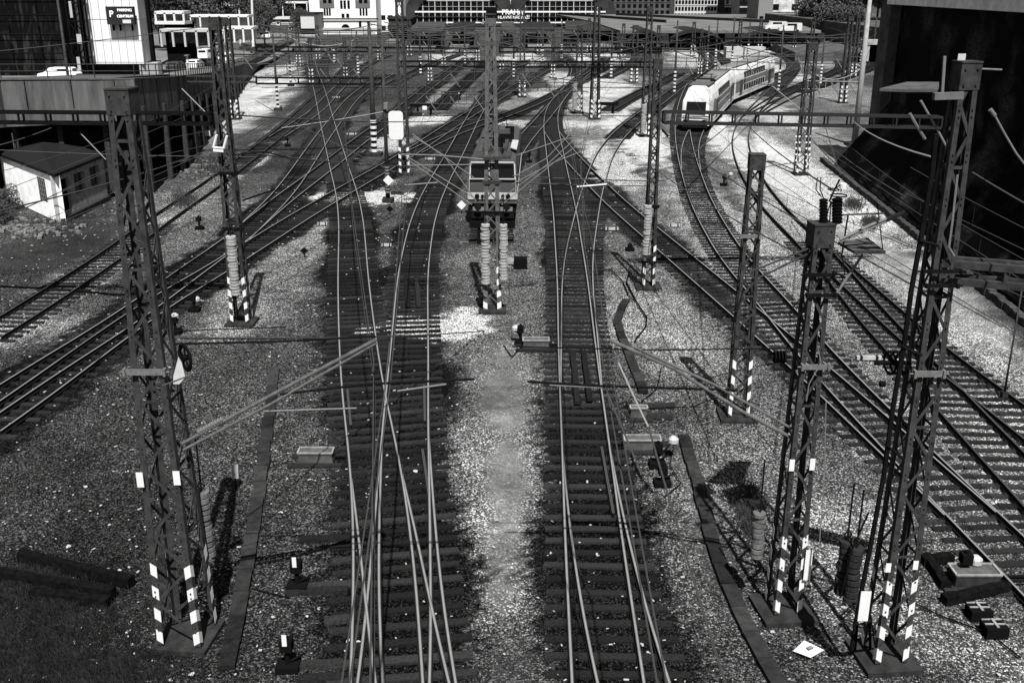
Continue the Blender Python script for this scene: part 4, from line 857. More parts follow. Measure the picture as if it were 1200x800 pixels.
wall_run(0, lambda Y: road_z(Y) + .9, lambda Y: road_z(Y) + 1.0, .06, -.46, 'coping', mat('coping_stone', .07, .9, n=.3), vr)
for i in range(len(WL) - 1):           # panel joints of the parapet
    a_, b_ = WL[i], WL[i + 1]; n = max(1, int((b_ - a_).length / 3.2))
    if a_.y > 150: continue
    for k in range(n):
        mb = MB(); p = a_.lerp(b_, (k + .5) / n); d = (b_ - a_).normalized(); sd = Vector((d.y, -d.x, 0)) * .012; mb.bar(p + sd - Vector((0, 0, 1.9)), p + sd, .06, .04, sd)
        WB(mb, 'panel_joint', M_BLACK, vr)
for i in range(len(WL) - 2):
    a_, b_ = WL[i], WL[i + 1]; n = max(1, int((b_ - a_).length / 5))
    for k in range(n):
        p = a_.lerp(b_, k / n); 
        if p.y > 150: continue
        mb = MB(); mb.box((p.x, p.y + 1.0, (road_z(p.y) - 1.2 + GZ) / 2), (.35, .35, road_z(p.y) - 1.2 - GZ + .4)); WB(mb, 'pillar', M_STEEL, vr)
mb = MB()
for i in range(len(WL) - 1):
    a_, b_ = WL[i] + Vector((0, .2, .1)), WL[i + 1] + Vector((0, .2, .1)); n = max(1, int((b_ - a_).length / 1.6))
    for zz_ in (.45, .9): mb.tube(a_ + Vector((0, 0, zz_)), b_ + Vector((0, 0, zz_)), .035, 5)
    for k in range(n): p = a_.lerp(b_, k / n); mb.tube(p, p + Vector((0, 0, .95)), .04, 5)
WB(mb, 'railing', M_STEEL, vr)
# road surface and the plaza beyond it
mb = MB(); xy = [(p.x, p.y) for p in WL]; A = strip(xy, -.4); B = strip(xy, -16); 
for i in range(len(WL) - 1):
    z0, z1 = road_z(WL[i].y), road_z(WL[i + 1].y)
    mb.hexa([(A[i][0], A[i][1], z0 - .3), (A[i + 1][0], A[i + 1][1], z1 - .3), (B[i + 1][0], B[i + 1][1], z1 - .3), (B[i][0], B[i][1], z0 - .3), (A[i][0], A[i][1], z0), (A[i + 1][0], A[i + 1][1], z1), (B[i + 1][0], B[i + 1][1], z1), (B[i][0], B[i][1], z0)])
o = mb.build('road', mat('asphalt', .055, .9, n=.3, ns=.5)); tag(o, 'worn asphalt of the raised road with cars', kind='structure')
mb = MB(); rows = [60, 80, 97, 114, 135, 155, 190, 240, 330]; xl = lambda Y: -130 - Y * .1; xr = lambda Y: float(np.interp(Y, [95, 114, 155, 200, 330], [-36, -36, -42, -47, -60]))
for y0, y1 in zip(rows, rows[1:]):
    a0 = 110 if y0 < 97 else y0
    if y1 <= 97: continue
    z0, z1 = road_z(y0) - .02, road_z(y1) - .02
    mb.hexa([(xl(y0), y0 + 8, z0 - .4), (xr(y0), y0 + 8, z0 - .4), (xr(y1), y1 + 8, z1 - .4), (xl(y1), y1 + 8, z1 - .4), (xl(y0), y0 + 8, z0), (xr(y0), y0 + 8, z0), (xr(y1), y1 + 8, z1), (xl(y1), y1 + 8, z1)])
o = mb.build('pavement', mat('plaza', .11, .9, n=.4, ns=.3)); tag(o, 'pale paving of the square beside the road', kind='structure')
# kerb island and guard rail
pts = [on_road(*q) for q in [(183, 82), (196, 74), (205, 68), (210, 62), (220, 55), (232, 50), (246, 46)]]
mb = MB()
for a_, b_ in zip(pts, pts[1:]): mb.bar(a_ + Vector((0, 0, .35)), b_ + Vector((0, 0, .35)), .3, .7)
o = mb.build('guard_rail', mat('guard', .18, .7), origin=pts[0]); tag(o, 'curved low guard wall splitting the road ahead of the parking tower', 'guard rail')
# ------------------------------------------------------------------ cars
M_TYRE = mat('tyre', .012, .8)
def car(px, py, tone, label, heading=0.0, van=False, z=None):
    p = on_road(px, py) if z is None else z
    root = empty('parked_car', p, label, 'car', 'cars on the raised road'); R = Matrix.Rotation(heading, 4, 'Z'); L, W, H = (5.0, 1.9, 2.0) if van else (4.3, 1.75, 1.45)
    sec = [(-L / 2, .35), (-L / 2, .85), (-L * .44, .95), (-L * .36, H * .97), (-L * .3, H), (L * .18, H), (L * .32, .98), (L * .47, .85), (L / 2, .6), (L / 2, .35)] if not van else [(-L / 2, .35), (-L / 2, H * .95), (-L * .46, H), (L * .22, H), (L * .36, 1.15), (L * .48, .95), (L / 2, .5), (L / 2, .35)]
    mb = MB(); vs = []; n = len(sec)
    for sx in (-1, 1):
        for (y, zz) in sec: vs.append(R @ Vector((sx * (W / 2 - (.13 if zz > 1.0 else 0)), y, zz)))
    mb.add(vs, [tuple(range(n)), tuple(range(n, 2 * n))] + [(i, (i + 1) % n, n + (i + 1) % n, n + i) for i in range(n)])
    body = mb.build('body', mat('car_paint_%d' % int(tone * 100), tone, .3, spec=.5), root)
    mb = MB()
    for sx in (-1, 1): mb.box((sx * (W / 2 - .09), -L * .06, H * .82), (.03, L * .42, H * .2))
    mb.cur = 0; mb.v = [tuple(R @ Vector(v)) for v in mb.v]; mb.build('side_windows', M_GLASS, body)
    mb = MB(); yb, zb = (-L * .41, 1.12) if not van else (-L * .505, 1.5)
    mb.extr([R @ Vector((-W * .38, yb - .03, zb)), R @ Vector((W * .38, yb - .03, zb)), R @ Vector((W * .34, yb + .1 * (not van), H * .93)), R @ Vector((-W * .34, yb + .1 * (not van), H * .93))], (0, -.02, .02)); mb.build('rear_window', M_GLASS, body)
    for sx in (-1, 1):
        for sy in (-1, 1):
            mb = MB(); c = R @ Vector((sx * (W / 2 - .1), sy * L * .31, .31)); mb.disc(c, R @ Vector((1, 0, 0)), .31, .2, 12); mb.build('wheel', M_TYRE, root)
    return root
for a_ in [(225, 76, .02, "black car nearest the guard wall on the road"), (227, 61, .6, "white car behind the black one on the road"), (242, 70, .75, "white van seen left of the upper left mast", 0, True), (241, 79, .03, "dark car with pale plate just in front of the white van"),
           (229, 81, .6, "white car closest to the road wall"), (207, 84, .02, "black car left of the closest white car by the wall"), (267, 76, .7, "white van right of the upper left mast", 0, True), (310, 46, .75, "white van far up the road by itself", .5, True), (291, 60, .03, "dark car far up the road, left of the other dark one", .9), (303, 63, .03, "dark car by the curved wall, far up the road", .9),
           (156, 88, .2, "grey car under the parking tower", 1.57), (71, 95, .75, "white car whose roof shows over the parapet before the netted building", 1.57)]:
    car(*a_)
# ------------------------------------------------------------------ parking tower
def face_pts(pxs, Y): return [P(x, 80, Y) for x in pxs]
tw = empty('parking_tower', (P(135, 80, 122).x, 124, road_z(124)), 'white panelled tower with the dark parking sign', 'building')
zb = P(140, 75, 124).z; zt = 34
xa, xb = P(97, 75, 124).x, P(169, 75, 124).x; xc = P(178, 75, 128).x
M_PANEL = mat('white_panel', .55, .5, n=.08, ns=2); M_PANELS = mat('grey_panel', .3, .6, n=.1, ns=2)
mb = MB(); mb.prism([(xa, 124), (xb, 124), (xc, 128), (xc - 2.8, 131), (xa, 131)], zb, zt); WB(mb, 'facade', M_PANEL, tw)
mb = MB(); z = zb + .2; k = 0
while z < zt:
    mb.bar((xa, 123.99, z), (xb, 123.99, z), .04, .05); mb.bar((xb, 123.99, z), (xc, 127.99, z), .04, .05); z += 2.4
n = 8
for i in range(n + 1): x_ = xa + (xb - xa) * i / n; mb.bar((x_, 123.99, zb), (x_, 123.99, zt), .06, .04, (0, 1, 0))
WB(mb, 'panel_joints', mat('joint', .25, .8), tw)
mb = MB(); mb.prism([(xc, 127.8), (xc + .45, 127.8), (xc + .3, 128.8), (xc - .2, 128.8)], zb - 1.5, zt); WB(mb, 'corner_strip', M_BLACK, tw)
mb = MB(); mb.prism([(xa + .55, 123.8), (xa + .85, 123.8), (xa + .85, 123.95), (xa + .55, 123.95)], zb, zt); WB(mb, 'drain_pipe', M_BLACK, tw)
mb = MB(); mb.prism([(xa, 125.5), (xb, 125.5), (xb, 130), (xa, 130)], road_z(126) - .5, zb); WB(mb, 'ground_floor', M_CONCD, tw)
mb = MB(); mb.prism([(xb - .6, 123.9), (xb + .9, 126.), (xb + .9, 127.5), (xb - .6, 127)], road_z(126) - .5, zb); WB(mb, 'doorway_block', M_PANELS, tw)
# sign
s0, s1 = P(126, 29, 122.9), P(156, 8, 122.9); mb = MB(); mb.box(((s0.x + s1.x) / 2, 123.1, (s0.z + s1.z) / 2), (s1.x - s0.x, .5, s1.z - s0.z))
sg = WB(mb, 'sign_board', mat('sign_dark', .02, .5), tw)
for x_ in (s0.x + .4, s0.x + 1.2, s1.x - .6): mb = MB(); mb.box((x_, 123.6, s0.z - .3), (.06, .6, .8)); WB(mb, 'sign_bracket', M_BLACK, sg)
def text(txt, size, loc, parent, m, rz=0.0, ext=.02, name='lettering', bold=0.0):
    cu = bpy.data.curves.new(name, 'FONT'); cu.body = txt; cu.size = size; cu.extrude = ext; cu.align_x = 'CENTER'; cu.align_y = 'CENTER'; cu.offset = bold
    o = bpy.data.objects.new('tmp', cu); C.objects.link(o); dg = bpy.context.evaluated_depsgraph_get(); dg.update()
    me = bpy.data.meshes.new_from_object(o.evaluated_get(dg)); bpy.data.objects.remove(o); me.materials.clear(); me.materials.append(m)
    q = bpy.data.objects.new(name, me); C.objects.link(q); q.rotation_euler = (math.pi / 2, 0, rz); q.parent = parent; q.location = Vector(loc) - wloc(parent); return q
M_LET = mat('white_lettering', .8, .6)
sw, sh = s1.x - s0.x, s1.z - s0.z; yy = 122.82
text('PARKING', .40, (s0.x + sw * .68, yy, s0.z + sh * .80), sg, M_LET, bold=.012); text('CENTRUM', .40, (s0.x + sw * .68, yy, s0.z + sh * .46), sg, M_LET, bold=.012); text('P', .95, (s0.x + sw * .19, yy, s0.z + sh * .58), sg, M_LET, bold=.02)
mb = MB(); mb.box((s0.x + sw * .72, yy, s0.z + sh * .17), (sw * .3, .02, sh * .2)); WB(mb, 'pale_panel', mat('pale_sign', .45, .5), sg)  # pale panel at the lower right of the sign
# floodlight pole before the tower
lp = empty('floodlight_pole', on_road(134, 86), 'thin grey pole with floodlights before the parking sign', 'lamp pole'); b_ = Vector(lp.location); t_ = P(125, 2, b_.y)
mb = MB(); mb.tube(b_, P(133, 55, b_.y), .12, 8); mb.tube(P(133, 55, b_.y), t_, .09, 8); WB(mb, 'pole', M_GALV, lp)
mb = MB(); mb.box(P(133, 61, b_.y), (.5, .4, 1.2)); WB(mb, 'control_box', M_BLACK, lp)
for q in ((121, 8), (122, 14), (129, 13)): mb = MB(); mb.box(P(q[0], q[1], b_.y - .2), (.5, .5, .45), .4); WB(mb, 'floodlight', M_BLACK, lp)
# ------------------------------------------------------------------ netted building and scaffold at far left
nb = empty('netted_building', (-58, 116, road_z(112)), 'dark building wrapped in torn scaffold netting at upper left corner', 'building')
def net_mat():
    m = bpy.data.materials.new('dark_netting'); m.use_nodes = True; nt = m.node_tree; b = nt.nodes['Principled BSDF']; b.inputs['Roughness'].default_value = .9; b.inputs['Specular IOR Level'].default_value = .05
    tc = nt.nodes.new('ShaderNodeTexCoord'); mp = nt.nodes.new('ShaderNodeMapping'); mp.inputs['Scale'].default_value = (1, 1, .25); nz = nt.nodes.new('ShaderNodeTexNoise'); nz.inputs['Scale'].default_value = .9; nz.inputs['Detail'].default_value = 8; nz.inputs['Distortion'].default_value = 1.5
    cr = nt.nodes.new('ShaderNodeValToRGB'); cr.color_ramp.elements[0].position = .5; cr.color_ramp.elements[0].color = (.003, .003, .003, 1); cr.color_ramp.elements[1].position = .78; cr.color_ramp.elements[1].color = (.035, .035, .035, 1)
    nt.links.new(tc.outputs['Object'], mp.inputs[0]); nt.links.new(mp.outputs[0], nz.inputs['Vector']); nt.links.new(nz.outputs[0], cr.inputs[0]); nt.links.new(cr.outputs[0], b.inputs['Base Color']); return m
x0, x1 = -90, P(76, 45, 122).x
mb = MB(); mb.prism([(x0, 122), (x1, 122), (x1, 136), (x0, 136)], road_z(122) - .5, 36); WB(mb, 'netting', net_mat(), nb)
for k in range(2):
    mb = MB(); yy = 121.5 - k * .9
    for i in range(12):
        x_ = x0 + 2 + i * 3.4
        if x_ < x1: mb.tube((x_, yy, road_z(115)), (x_, yy, 36), .05, 5)
    for j in range(14): mb.tube((x0, yy, road_z(115) + .5 + j * 2.1), (x1, yy, road_z(115) + .5 + j * 2.1), .04, 5)
    WB(mb, 'scaffold_frame', M_STEELD, nb)
sc = empty('scaffold_tower', (P(92, 60, 121).x, 121, road_z(121)), 'dark scaffold stair tower between the netting and the white tower', 'scaffold')
xa_, xb_ = P(82, 45, 121).x, P(98, 45, 121).x
mb = MB()
for x_ in (xa_, (xa_ + xb_) / 2, xb_):
    for y_ in (121, 122.6): mb.tube((x_, y_, road_z(114)), (x_, y_, 34), .09, 6)
z = road_z(114); k = 0
while z < 33:
    for y_ in (121, 122.6): mb.tube((xa_, y_, z), (xb_, y_, z), .07, 5); mb.tube((xa_ if k % 2 else xb_, y_, z), (xb_ if k % 2 else xa_, y_, z + 2), .06, 5)
    mb.box(((xa_ + xb_) / 2, 121.8, z), (xb_ - xa_, 1.5, .08)); z += 2.; k += 1
WB(mb, 'frame', M_STEELD, sc)
for k in range(9):
    mb = MB(); z = road_z(114) + .3 + k * 2 * 1.6 + rnd.uniform(0, 1); mb.box((rnd.uniform(xa_ + .3, xb_ - .4), 120.9, z + .6), (.25 + rnd.random() * .3, .04, 1. + rnd.random())); WB(mb, 'pale_sheet', M_PANELS, sc)
# street mast near road (thin dark at x~90)
post_mast((92, 178), 0, .16, "dark pole in front of the road wall over the hut roof", stripes=False)
# pavilion frames
def frame_canopy(px0, px1, yt, yb, Y, label, posts=4, tone=M_WHITE, dep=4., fill=None):
    a_, b_ = P(px0, yt, Y), P(px1, yt, Y); zlo = road_z(Y) if yb is None else P(px0, yb, Y).z; root = empty('canopy_frame', (a_.x, Y, zlo), label, 'canopy')
    mb = MB(); mb.box(((a_.x + b_.x) / 2, Y + dep / 2, a_.z), (b_.x - a_.x, dep, .45)); WB(mb, 'roof', tone, root)
    for i in range(posts):
        x_ = a_.x + (b_.x - a_.x) * (i + .05) / (posts - .9); mb = MB(); mb.box((x_, Y + .15, (a_.z + zlo) / 2), (.3, .3, a_.z - zlo)); WB(mb, 'post', tone, root)
    if fill: mb = MB(); mb.box(((a_.x + b_.x) / 2, Y + dep - .3, (a_.z + zlo) / 2 + .1), (b_.x - a_.x - .4, .3, (a_.z - zlo) * .8)); WB(mb, 'back_panel', fill, root)
    return root
M_G3 = mat('shop_panel', .35, .6, n=.4, ns=1.)
c_ = frame_canopy(181, 215, 15, 27, 175, "raised glazed footbridge with white rails beside the parking tower", 4, fill=M_G3)
mb = MB(); a_, b_ = P(181, 27, 174.8), P(216, 27, 174.8); mb.box(((a_.x + b_.x) / 2, 177, a_.z), (b_.x - a_.x, 4.2, .5)); WB(mb, 'deck', M_WHITE, c_)
mb = MB(); mb.box(((a_.x + b_.x) / 2, 180, (a_.z + .5) / 2), (b_.x - a_.x - 1, 4, a_.z - .8)); WB(mb, 'support_wall', M_BLACK, c_)
frame_canopy(222, 291, 19, 38, 215, "long flat white canopy over kiosks behind the cars", 7, fill=M_G3)
frame_canopy(187, 244, 36, 55, 165, "low pale canopy beside the guard wall", 5, mat('pale_plate', .35, .6, n=.2), fill=mat('dark_shop', .06, .8, n=.7, ns=2))
frame_canopy(262, 296, 33, 50, 190, "small white bus shelter right of the upper left mast", 4, fill=M_G3)
frame_canopy(287, 360, 3, 22, 330, "distant white flat roof over the square, top of the picture", 6, fill=mat('dark_shop', .06, .8, n=.7, ns=2))
for (x_, yb, yt, rt, lab) in [(203,52,-6,.1,"white lamp post by the footbridge"),(229,44,-6,.1,"white lamp post at the left end of the flat canopy"),(261,40,-6,.1,"white lamp post right of the upper left mast"),(282,52,2,.12,"white lamp post left of the doubled one"),(293,54,-6,.16,"thick white lamp post at the road bend"),(297,62,-4,.14,"white lamp post beside the thick one"),(312,40,0,.12,"pale lamp post by the far white van"),(160,90,70,.1,"short pale post at the foot of the parking tower"),(221,86,66,.1,"pale post on the road wall by the white car")]:
    b = on_road(x_, yb); t = P(x_ - 2, yt, b.y); root = empty('lamp_post', b, lab, 'lamp post', 'pale lamp posts along the road'); mb = MB(); mb.tube(b, t, rt * 2.2, 8, rt * 1.6); WB(mb, 'shaft', mat('lamp_grey', .5, .5), root)
    mb = MB(); mb.box(t + Vector((0, 0, .1)), (.5, .9, .15)); WB(mb, 'lamp_head', M_GALV, root)
# people waiting, kiosks clutter under canopies: market boxes
for (x_, y_, w, h, tn, lab) in [(208,48,6,9,.5,"white kiosk under the low pale canopy"),(222,45,5,8,.6,"white kiosk left of the long canopy"),(198,50,4,12,.5,"pale advertising column by the footbridge"),(236,33,10,9,.55,"white stall under the flat canopy, left end"),(266,46,8,8,.5,"pale kiosk by the bus shelter"),(275,38,8,5,.04,"dark kiosk behind the bus shelter"),(248,36,6,8,.3,"grey stall under the flat canopy"),(326,30,4,4,.5,"pale stall beside the far trees"),(340,36,4,4,.35,"grey stall near the station house")]:
    b = on_road(x_, y_); s_ = (b.y * CT + 5) / 1195; root = empty('kiosk', b, lab, 'kiosk'); mb = MB(); mb.box(b + Vector((0, 1, h * s_ / 2)), (w * s_, 2, h * s_)); WB(mb, 'body', mat('kiosk_%d' % int(tn * 100), tn, .7, n=.3), root)
    mb = MB(); mb.box(b + Vector((0, 1, h * s_ + .1)), (w * s_ + .5, 2.5, .2)); WB(mb, 'roof', M_GALV, root); mb = MB(); mb.box(b + Vector((0, -.02, h * s_ * .55)), (w * s_ * .6, .05, h * s_ * .4)); WB(mb, 'window', M_GLASS, root)

# ------------------------------------------------------------------ hut
A0, B0, D0 = G(72, 262), G(127, 234), G(8, 232)
hz = 2.75; ht = empty('signal_hut', A0, 'small whitewashed hut with flat dark roof and barred window', 'hut')
E0 = Vector((D0.x + (B0.x - A0.x), D0.y + (B0.y - A0.y), GZ)); foot = [A0, B0, E0, D0]
def wall_between(a_, b_, z0, z1, t, holes=()):
    mb = MB(); d = b_ - a_; d.z = 0; L = d.length; d.normalize(); nrm = Vector((-d.y, d.x, 0)) * t
    xs_ = [0, L]; segs = []
    hs = sorted(holes); x = 0
    def q(u0, u1, za, zc):
        p0 = a_ + d * u0; p1 = a_ + d * u1
        mb.hexa([(p0.x, p0.y, za), (p1.x, p1.y, za), (p1.x + nrm.x, p1.y + nrm.y, za), (p0.x + nrm.x, p0.y + nrm.y, za), (p0.x, p0.y, zc), (p1.x, p1.y, zc), (p1.x + nrm.x, p1.y + nrm.y, zc), (p0.x + nrm.x, p0.y + nrm.y, zc)])
    for (u0, u1, h0, h1) in hs:
        q(x, u0, z0, z1); q(u0, u1, z0, h0); q(u0, u1, h1, z1); x = u1
    q(x, L, z0, z1); return mb, d, nrm
M_WH = mat('whitewash', .85, .9, n=.22, ns=1.6, bump=.4); M_WHD = mat('shaded_whitewash', .24, .9, n=.45, ns=2.5, bump=.4)  # side and rear walls: darker copy of the white, shade put into the colour
LA = (A0 - D0).length; LB = (B0 - A0).length
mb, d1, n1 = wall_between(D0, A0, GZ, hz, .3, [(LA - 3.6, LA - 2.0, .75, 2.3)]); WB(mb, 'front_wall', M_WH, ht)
p_ = D0 + d1 * (LA - 2.8); mb = MB(); mb.bar(p_ + n1 * .25 - d1 * .85 + Vector((0, 0, 1.72)), p_ + n1 * .25 + d1 * .85 + Vector((0, 0, 1.72)), .03, 1.7); wn_ = WB(mb, 'window', M_GLASS, ht)
mb = MB()
for k in range(5): u = -.7 + k * .35; mb.tube(p_ + d1 * u + n1 * .1 + Vector((0, 0, .95)), p_ + d1 * u + n1 * .1 + Vector((0, 0, 2.5)), .03, 5)
for k in range(5): zz_ = 1.1 + k * .3; mb.tube(p_ - d1 * .78 + n1 * .1 + Vector((0, 0, zz_)), p_ + d1 * .78 + n1 * .1 + Vector((0, 0, zz_)), .02, 5)
WB(mb, 'window_bars', M_GALV, wn_)
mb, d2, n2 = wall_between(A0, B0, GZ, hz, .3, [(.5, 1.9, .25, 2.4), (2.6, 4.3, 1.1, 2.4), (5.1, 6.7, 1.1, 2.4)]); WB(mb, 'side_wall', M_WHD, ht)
for (u, w, za, zc, nm) in ((1.2, 1.4, .25, 2.4, 'door'), (3.45, 1.7, 1.1, 2.4, 'window'), (5.9, 1.6, 1.1, 2.4, 'window')):
    c = A0 + d2 * u + n2 * .8 + Vector((0, 0, (za + zc) / 2 - GZ)); mb = MB(); mb.bar(c - d2 * w / 2, c + d2 * w / 2, .04, zc - za); oo = WB(mb, nm, M_GLASS if nm == 'window' else mat('dark_door', .01, .8), ht)
    if nm == 'window':
        mb = MB()
        for k in (-.3, 0, .3): mb.bar(c + d2 * k * w - n2 * .4 + Vector((0, 0, -.65)), c + d2 * k * w - n2 * .4 + Vector((0, 0, .65)), .05, .05, (0, 1, 0))
        WB(mb, 'frame', M_GALV, oo)
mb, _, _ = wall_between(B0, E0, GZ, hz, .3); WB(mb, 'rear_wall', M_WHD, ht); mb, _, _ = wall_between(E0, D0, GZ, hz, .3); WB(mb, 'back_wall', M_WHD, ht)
ctr = (A0 + B0 + D0 + E0) / 4; rf = [ctr + (p - ctr) * 1.06 for p in foot]; mb = MB(); lo = [(p.x, p.y, hz + .01) for p in rf]; apex = Vector((ctr.x, ctr.y, hz + 1.15)); hi = [(p.x, p.y, hz + .2) for p in rf]
r1 = ctr + (foot[3] + foot[0]) / 2 - ctr; r1 = (Vector(rf[3]) + Vector(rf[0])) / 2 * .35 + ctr * .65; r2 = (Vector(rf[1]) + Vector(rf[2])) / 2 * .35 + ctr * .65
vs = lo + hi + [(r1.x, r1.y, hz + .95), (r2.x, r2.y, hz + .6)]
mb.add(vs, [(0, 1, 5, 4), (1, 2, 6, 5), (2, 3, 7, 6), (3, 0, 4, 7), (3, 2, 1, 0), (4, 5, 9, 8), (5, 6, 9), (6, 7, 8, 9), (7, 4, 8)])
def seam_mat():
    m = bpy.data.materials.new('roofing_felt'); m.use_nodes = True; nt = m.node_tree; b = nt.nodes['Principled BSDF']; b.inputs['Roughness'].default_value = .9; b.inputs['Specular IOR Level'].default_value = 0
    tc = nt.nodes.new('ShaderNodeTexCoord'); w = nt.nodes.new('ShaderNodeTexWave'); w.inputs['Scale'].default_value = 1.1; w.bands_direction = 'Y'; w.inputs['Distortion'].default_value = .3
    mr = nt.nodes.new('ShaderNodeMapRange'); mr.inputs['To Min'].default_value = .006; mr.inputs['To Max'].default_value = .014; mr.inputs['From Max'].default_value = .3
    nt.links.new(tc.outputs['Object'], w.inputs[0]); nt.links.new(w.outputs['Fac'], mr.inputs[0]); nt.links.new(mr.outputs[0], b.inputs['Base Color']); return m
WB(mb, 'roof', seam_mat(), ht)
mb = MB(); a_ = A0 - n2 * .7; b_ = B0 - n2 * .7; mb.hexa([(a_.x, a_.y, GZ - .1), (b_.x, b_.y, GZ - .1), (B0.x, B0.y, GZ - .1), (A0.x, A0.y, GZ - .1), (a_.x, a_.y, .1), (b_.x, b_.y, .1), (B0.x - .01, B0.y, .1), (A0.x - .01, A0.y, .1)])
WB(mb, 'doorstep', M_CONCD, ht)
post_mast((26, 232), 156, .06, "thin dark post leaning by the hut roof's left end", stripes=False, name='thin_post'); post_mast((36, 210), 158, .05, "thin dark post behind the hut window", stripes=False, name='thin_post')

# ------------------------------------------------------------------ dark retaining wall on the right
rw = empty('retaining_wall', (31.7, 84, 0), 'huge brick retaining wall at the right edge, painted dark for its shade', 'wall')
fa, fb = G(985, 203), G(1200, 374); dv = (fa - fb).normalized(); 
def foot_at(Y): return fb.x + (Y - fb.y) * dv.x / dv.y
def brick_mat():  # near-black brick, the shade of the wall put into its colour
    m = bpy.data.materials.new('shade_dark_brick'); m.use_nodes = True; nt = m.node_tree; b = nt.nodes['Principled BSDF']; b.inputs['Roughness'].default_value = .95; b.inputs['Specular IOR Level'].default_value = .03
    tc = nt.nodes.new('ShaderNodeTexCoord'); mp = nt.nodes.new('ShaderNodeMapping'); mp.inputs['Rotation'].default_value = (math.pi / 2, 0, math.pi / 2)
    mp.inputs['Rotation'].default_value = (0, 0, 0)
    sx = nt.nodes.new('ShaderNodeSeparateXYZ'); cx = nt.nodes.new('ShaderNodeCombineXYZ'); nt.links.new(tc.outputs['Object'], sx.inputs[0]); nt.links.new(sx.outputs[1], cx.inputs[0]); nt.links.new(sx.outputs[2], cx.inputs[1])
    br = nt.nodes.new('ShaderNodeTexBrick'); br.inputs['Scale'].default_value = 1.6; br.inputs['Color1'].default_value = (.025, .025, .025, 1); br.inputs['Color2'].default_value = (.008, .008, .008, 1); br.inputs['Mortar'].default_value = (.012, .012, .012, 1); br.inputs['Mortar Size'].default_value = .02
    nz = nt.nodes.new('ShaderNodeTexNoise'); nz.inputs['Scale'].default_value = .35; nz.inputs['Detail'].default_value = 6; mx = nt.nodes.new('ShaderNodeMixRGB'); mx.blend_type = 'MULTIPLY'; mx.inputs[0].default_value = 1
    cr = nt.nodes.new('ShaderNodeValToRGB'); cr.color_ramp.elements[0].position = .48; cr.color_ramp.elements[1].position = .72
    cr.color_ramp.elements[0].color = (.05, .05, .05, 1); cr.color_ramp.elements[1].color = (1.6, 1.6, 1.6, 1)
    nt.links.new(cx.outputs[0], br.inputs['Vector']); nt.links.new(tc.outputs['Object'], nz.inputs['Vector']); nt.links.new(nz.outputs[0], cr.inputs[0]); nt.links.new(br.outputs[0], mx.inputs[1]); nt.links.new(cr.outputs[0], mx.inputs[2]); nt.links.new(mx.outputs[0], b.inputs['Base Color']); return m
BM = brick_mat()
yn, yf = 4, 84.
mb = MB()                                # sloping footing of the wall
for (y0, y1) in ((yn, 30), (30, 60), (60, yf)):
    x0, x1 = foot_at(y0), foot_at(y1)
    mb.hexa([(x0, y0, GZ - .2), (x1, y1, GZ - .2), (x1 + 4.6, y1, GZ - .2), (x0 + 4.6, y0, GZ - .2), (x0 + .05, y0, GZ), (x1 + .05, y1, GZ), (x1 + 4.5, y1, 5.4), (x0 + 4.5, y0, 5.4)])
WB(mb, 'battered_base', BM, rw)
mb = MB()
x0, x1 = foot_at(yn) + 3.3, foot_at(yf) + 3.3 + .6
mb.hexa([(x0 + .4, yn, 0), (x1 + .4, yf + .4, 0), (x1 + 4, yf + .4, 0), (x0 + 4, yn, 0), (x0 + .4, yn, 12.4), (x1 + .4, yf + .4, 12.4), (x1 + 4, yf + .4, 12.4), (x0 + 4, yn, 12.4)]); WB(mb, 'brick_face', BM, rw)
mb = MB(); mb.hexa([(x0 - .1, yn, 12.42), (x1 - .5, yf + 1, 12.42), (x1 + 4.6, yf + 1, 12.42), (x0 + 5, yn, 12.42), (x0 - .1, yn, 15.2), (x1 - .5, yf + 1, 15.2), (x1 + 4.6, yf + 1, 15.2), (x0 + 5, yn, 15.2)])
WB(mb, 'concrete_beam', mat('beam_concrete', .5, .9, n=.3, ns=1.2, bump=.3, bs=4), rw)
pa = P(1043, 20, yf + .1); mb = MB(); mb.box((pa.x + 1.05, yf + 1.2, 7.2), (2.1, 2.2, 15.6)); WB(mb, 'end_pier', mat('pier_concrete', .05, .9, n=.45, ns=1.0, bump=.3, bs=4), rw)
mb = MB()                                # rubble course along the foot
for k in range(170):
    y_ = 24 + k * .37; x_ = foot_at(y_) - .25; mb.box((x_ + rnd.uniform(-.05, .05), y_, GZ + .12), (.35, .34, .35 + rnd.random() * .12), rnd.uniform(-.1, .1))
WB(mb, 'stone_kerb', mat('kerb_stone', .04, .9, n=.6, ns=3), rw)
mb = MB()
for off, zz_ in ((.0, .5), (.25, .65), (.5, .9)):
    pts = [Vector((foot_at(y_) + off + .05 * math.sin(y_), y_, GZ + zz_ + .12 * math.sin(y_ * .9 + off * 9))) for y_ in np.arange(30, 82, 2.0)]; mb.path(pts, .035, 5)
WB(mb, 'cable_run', M_STEELD, rw)
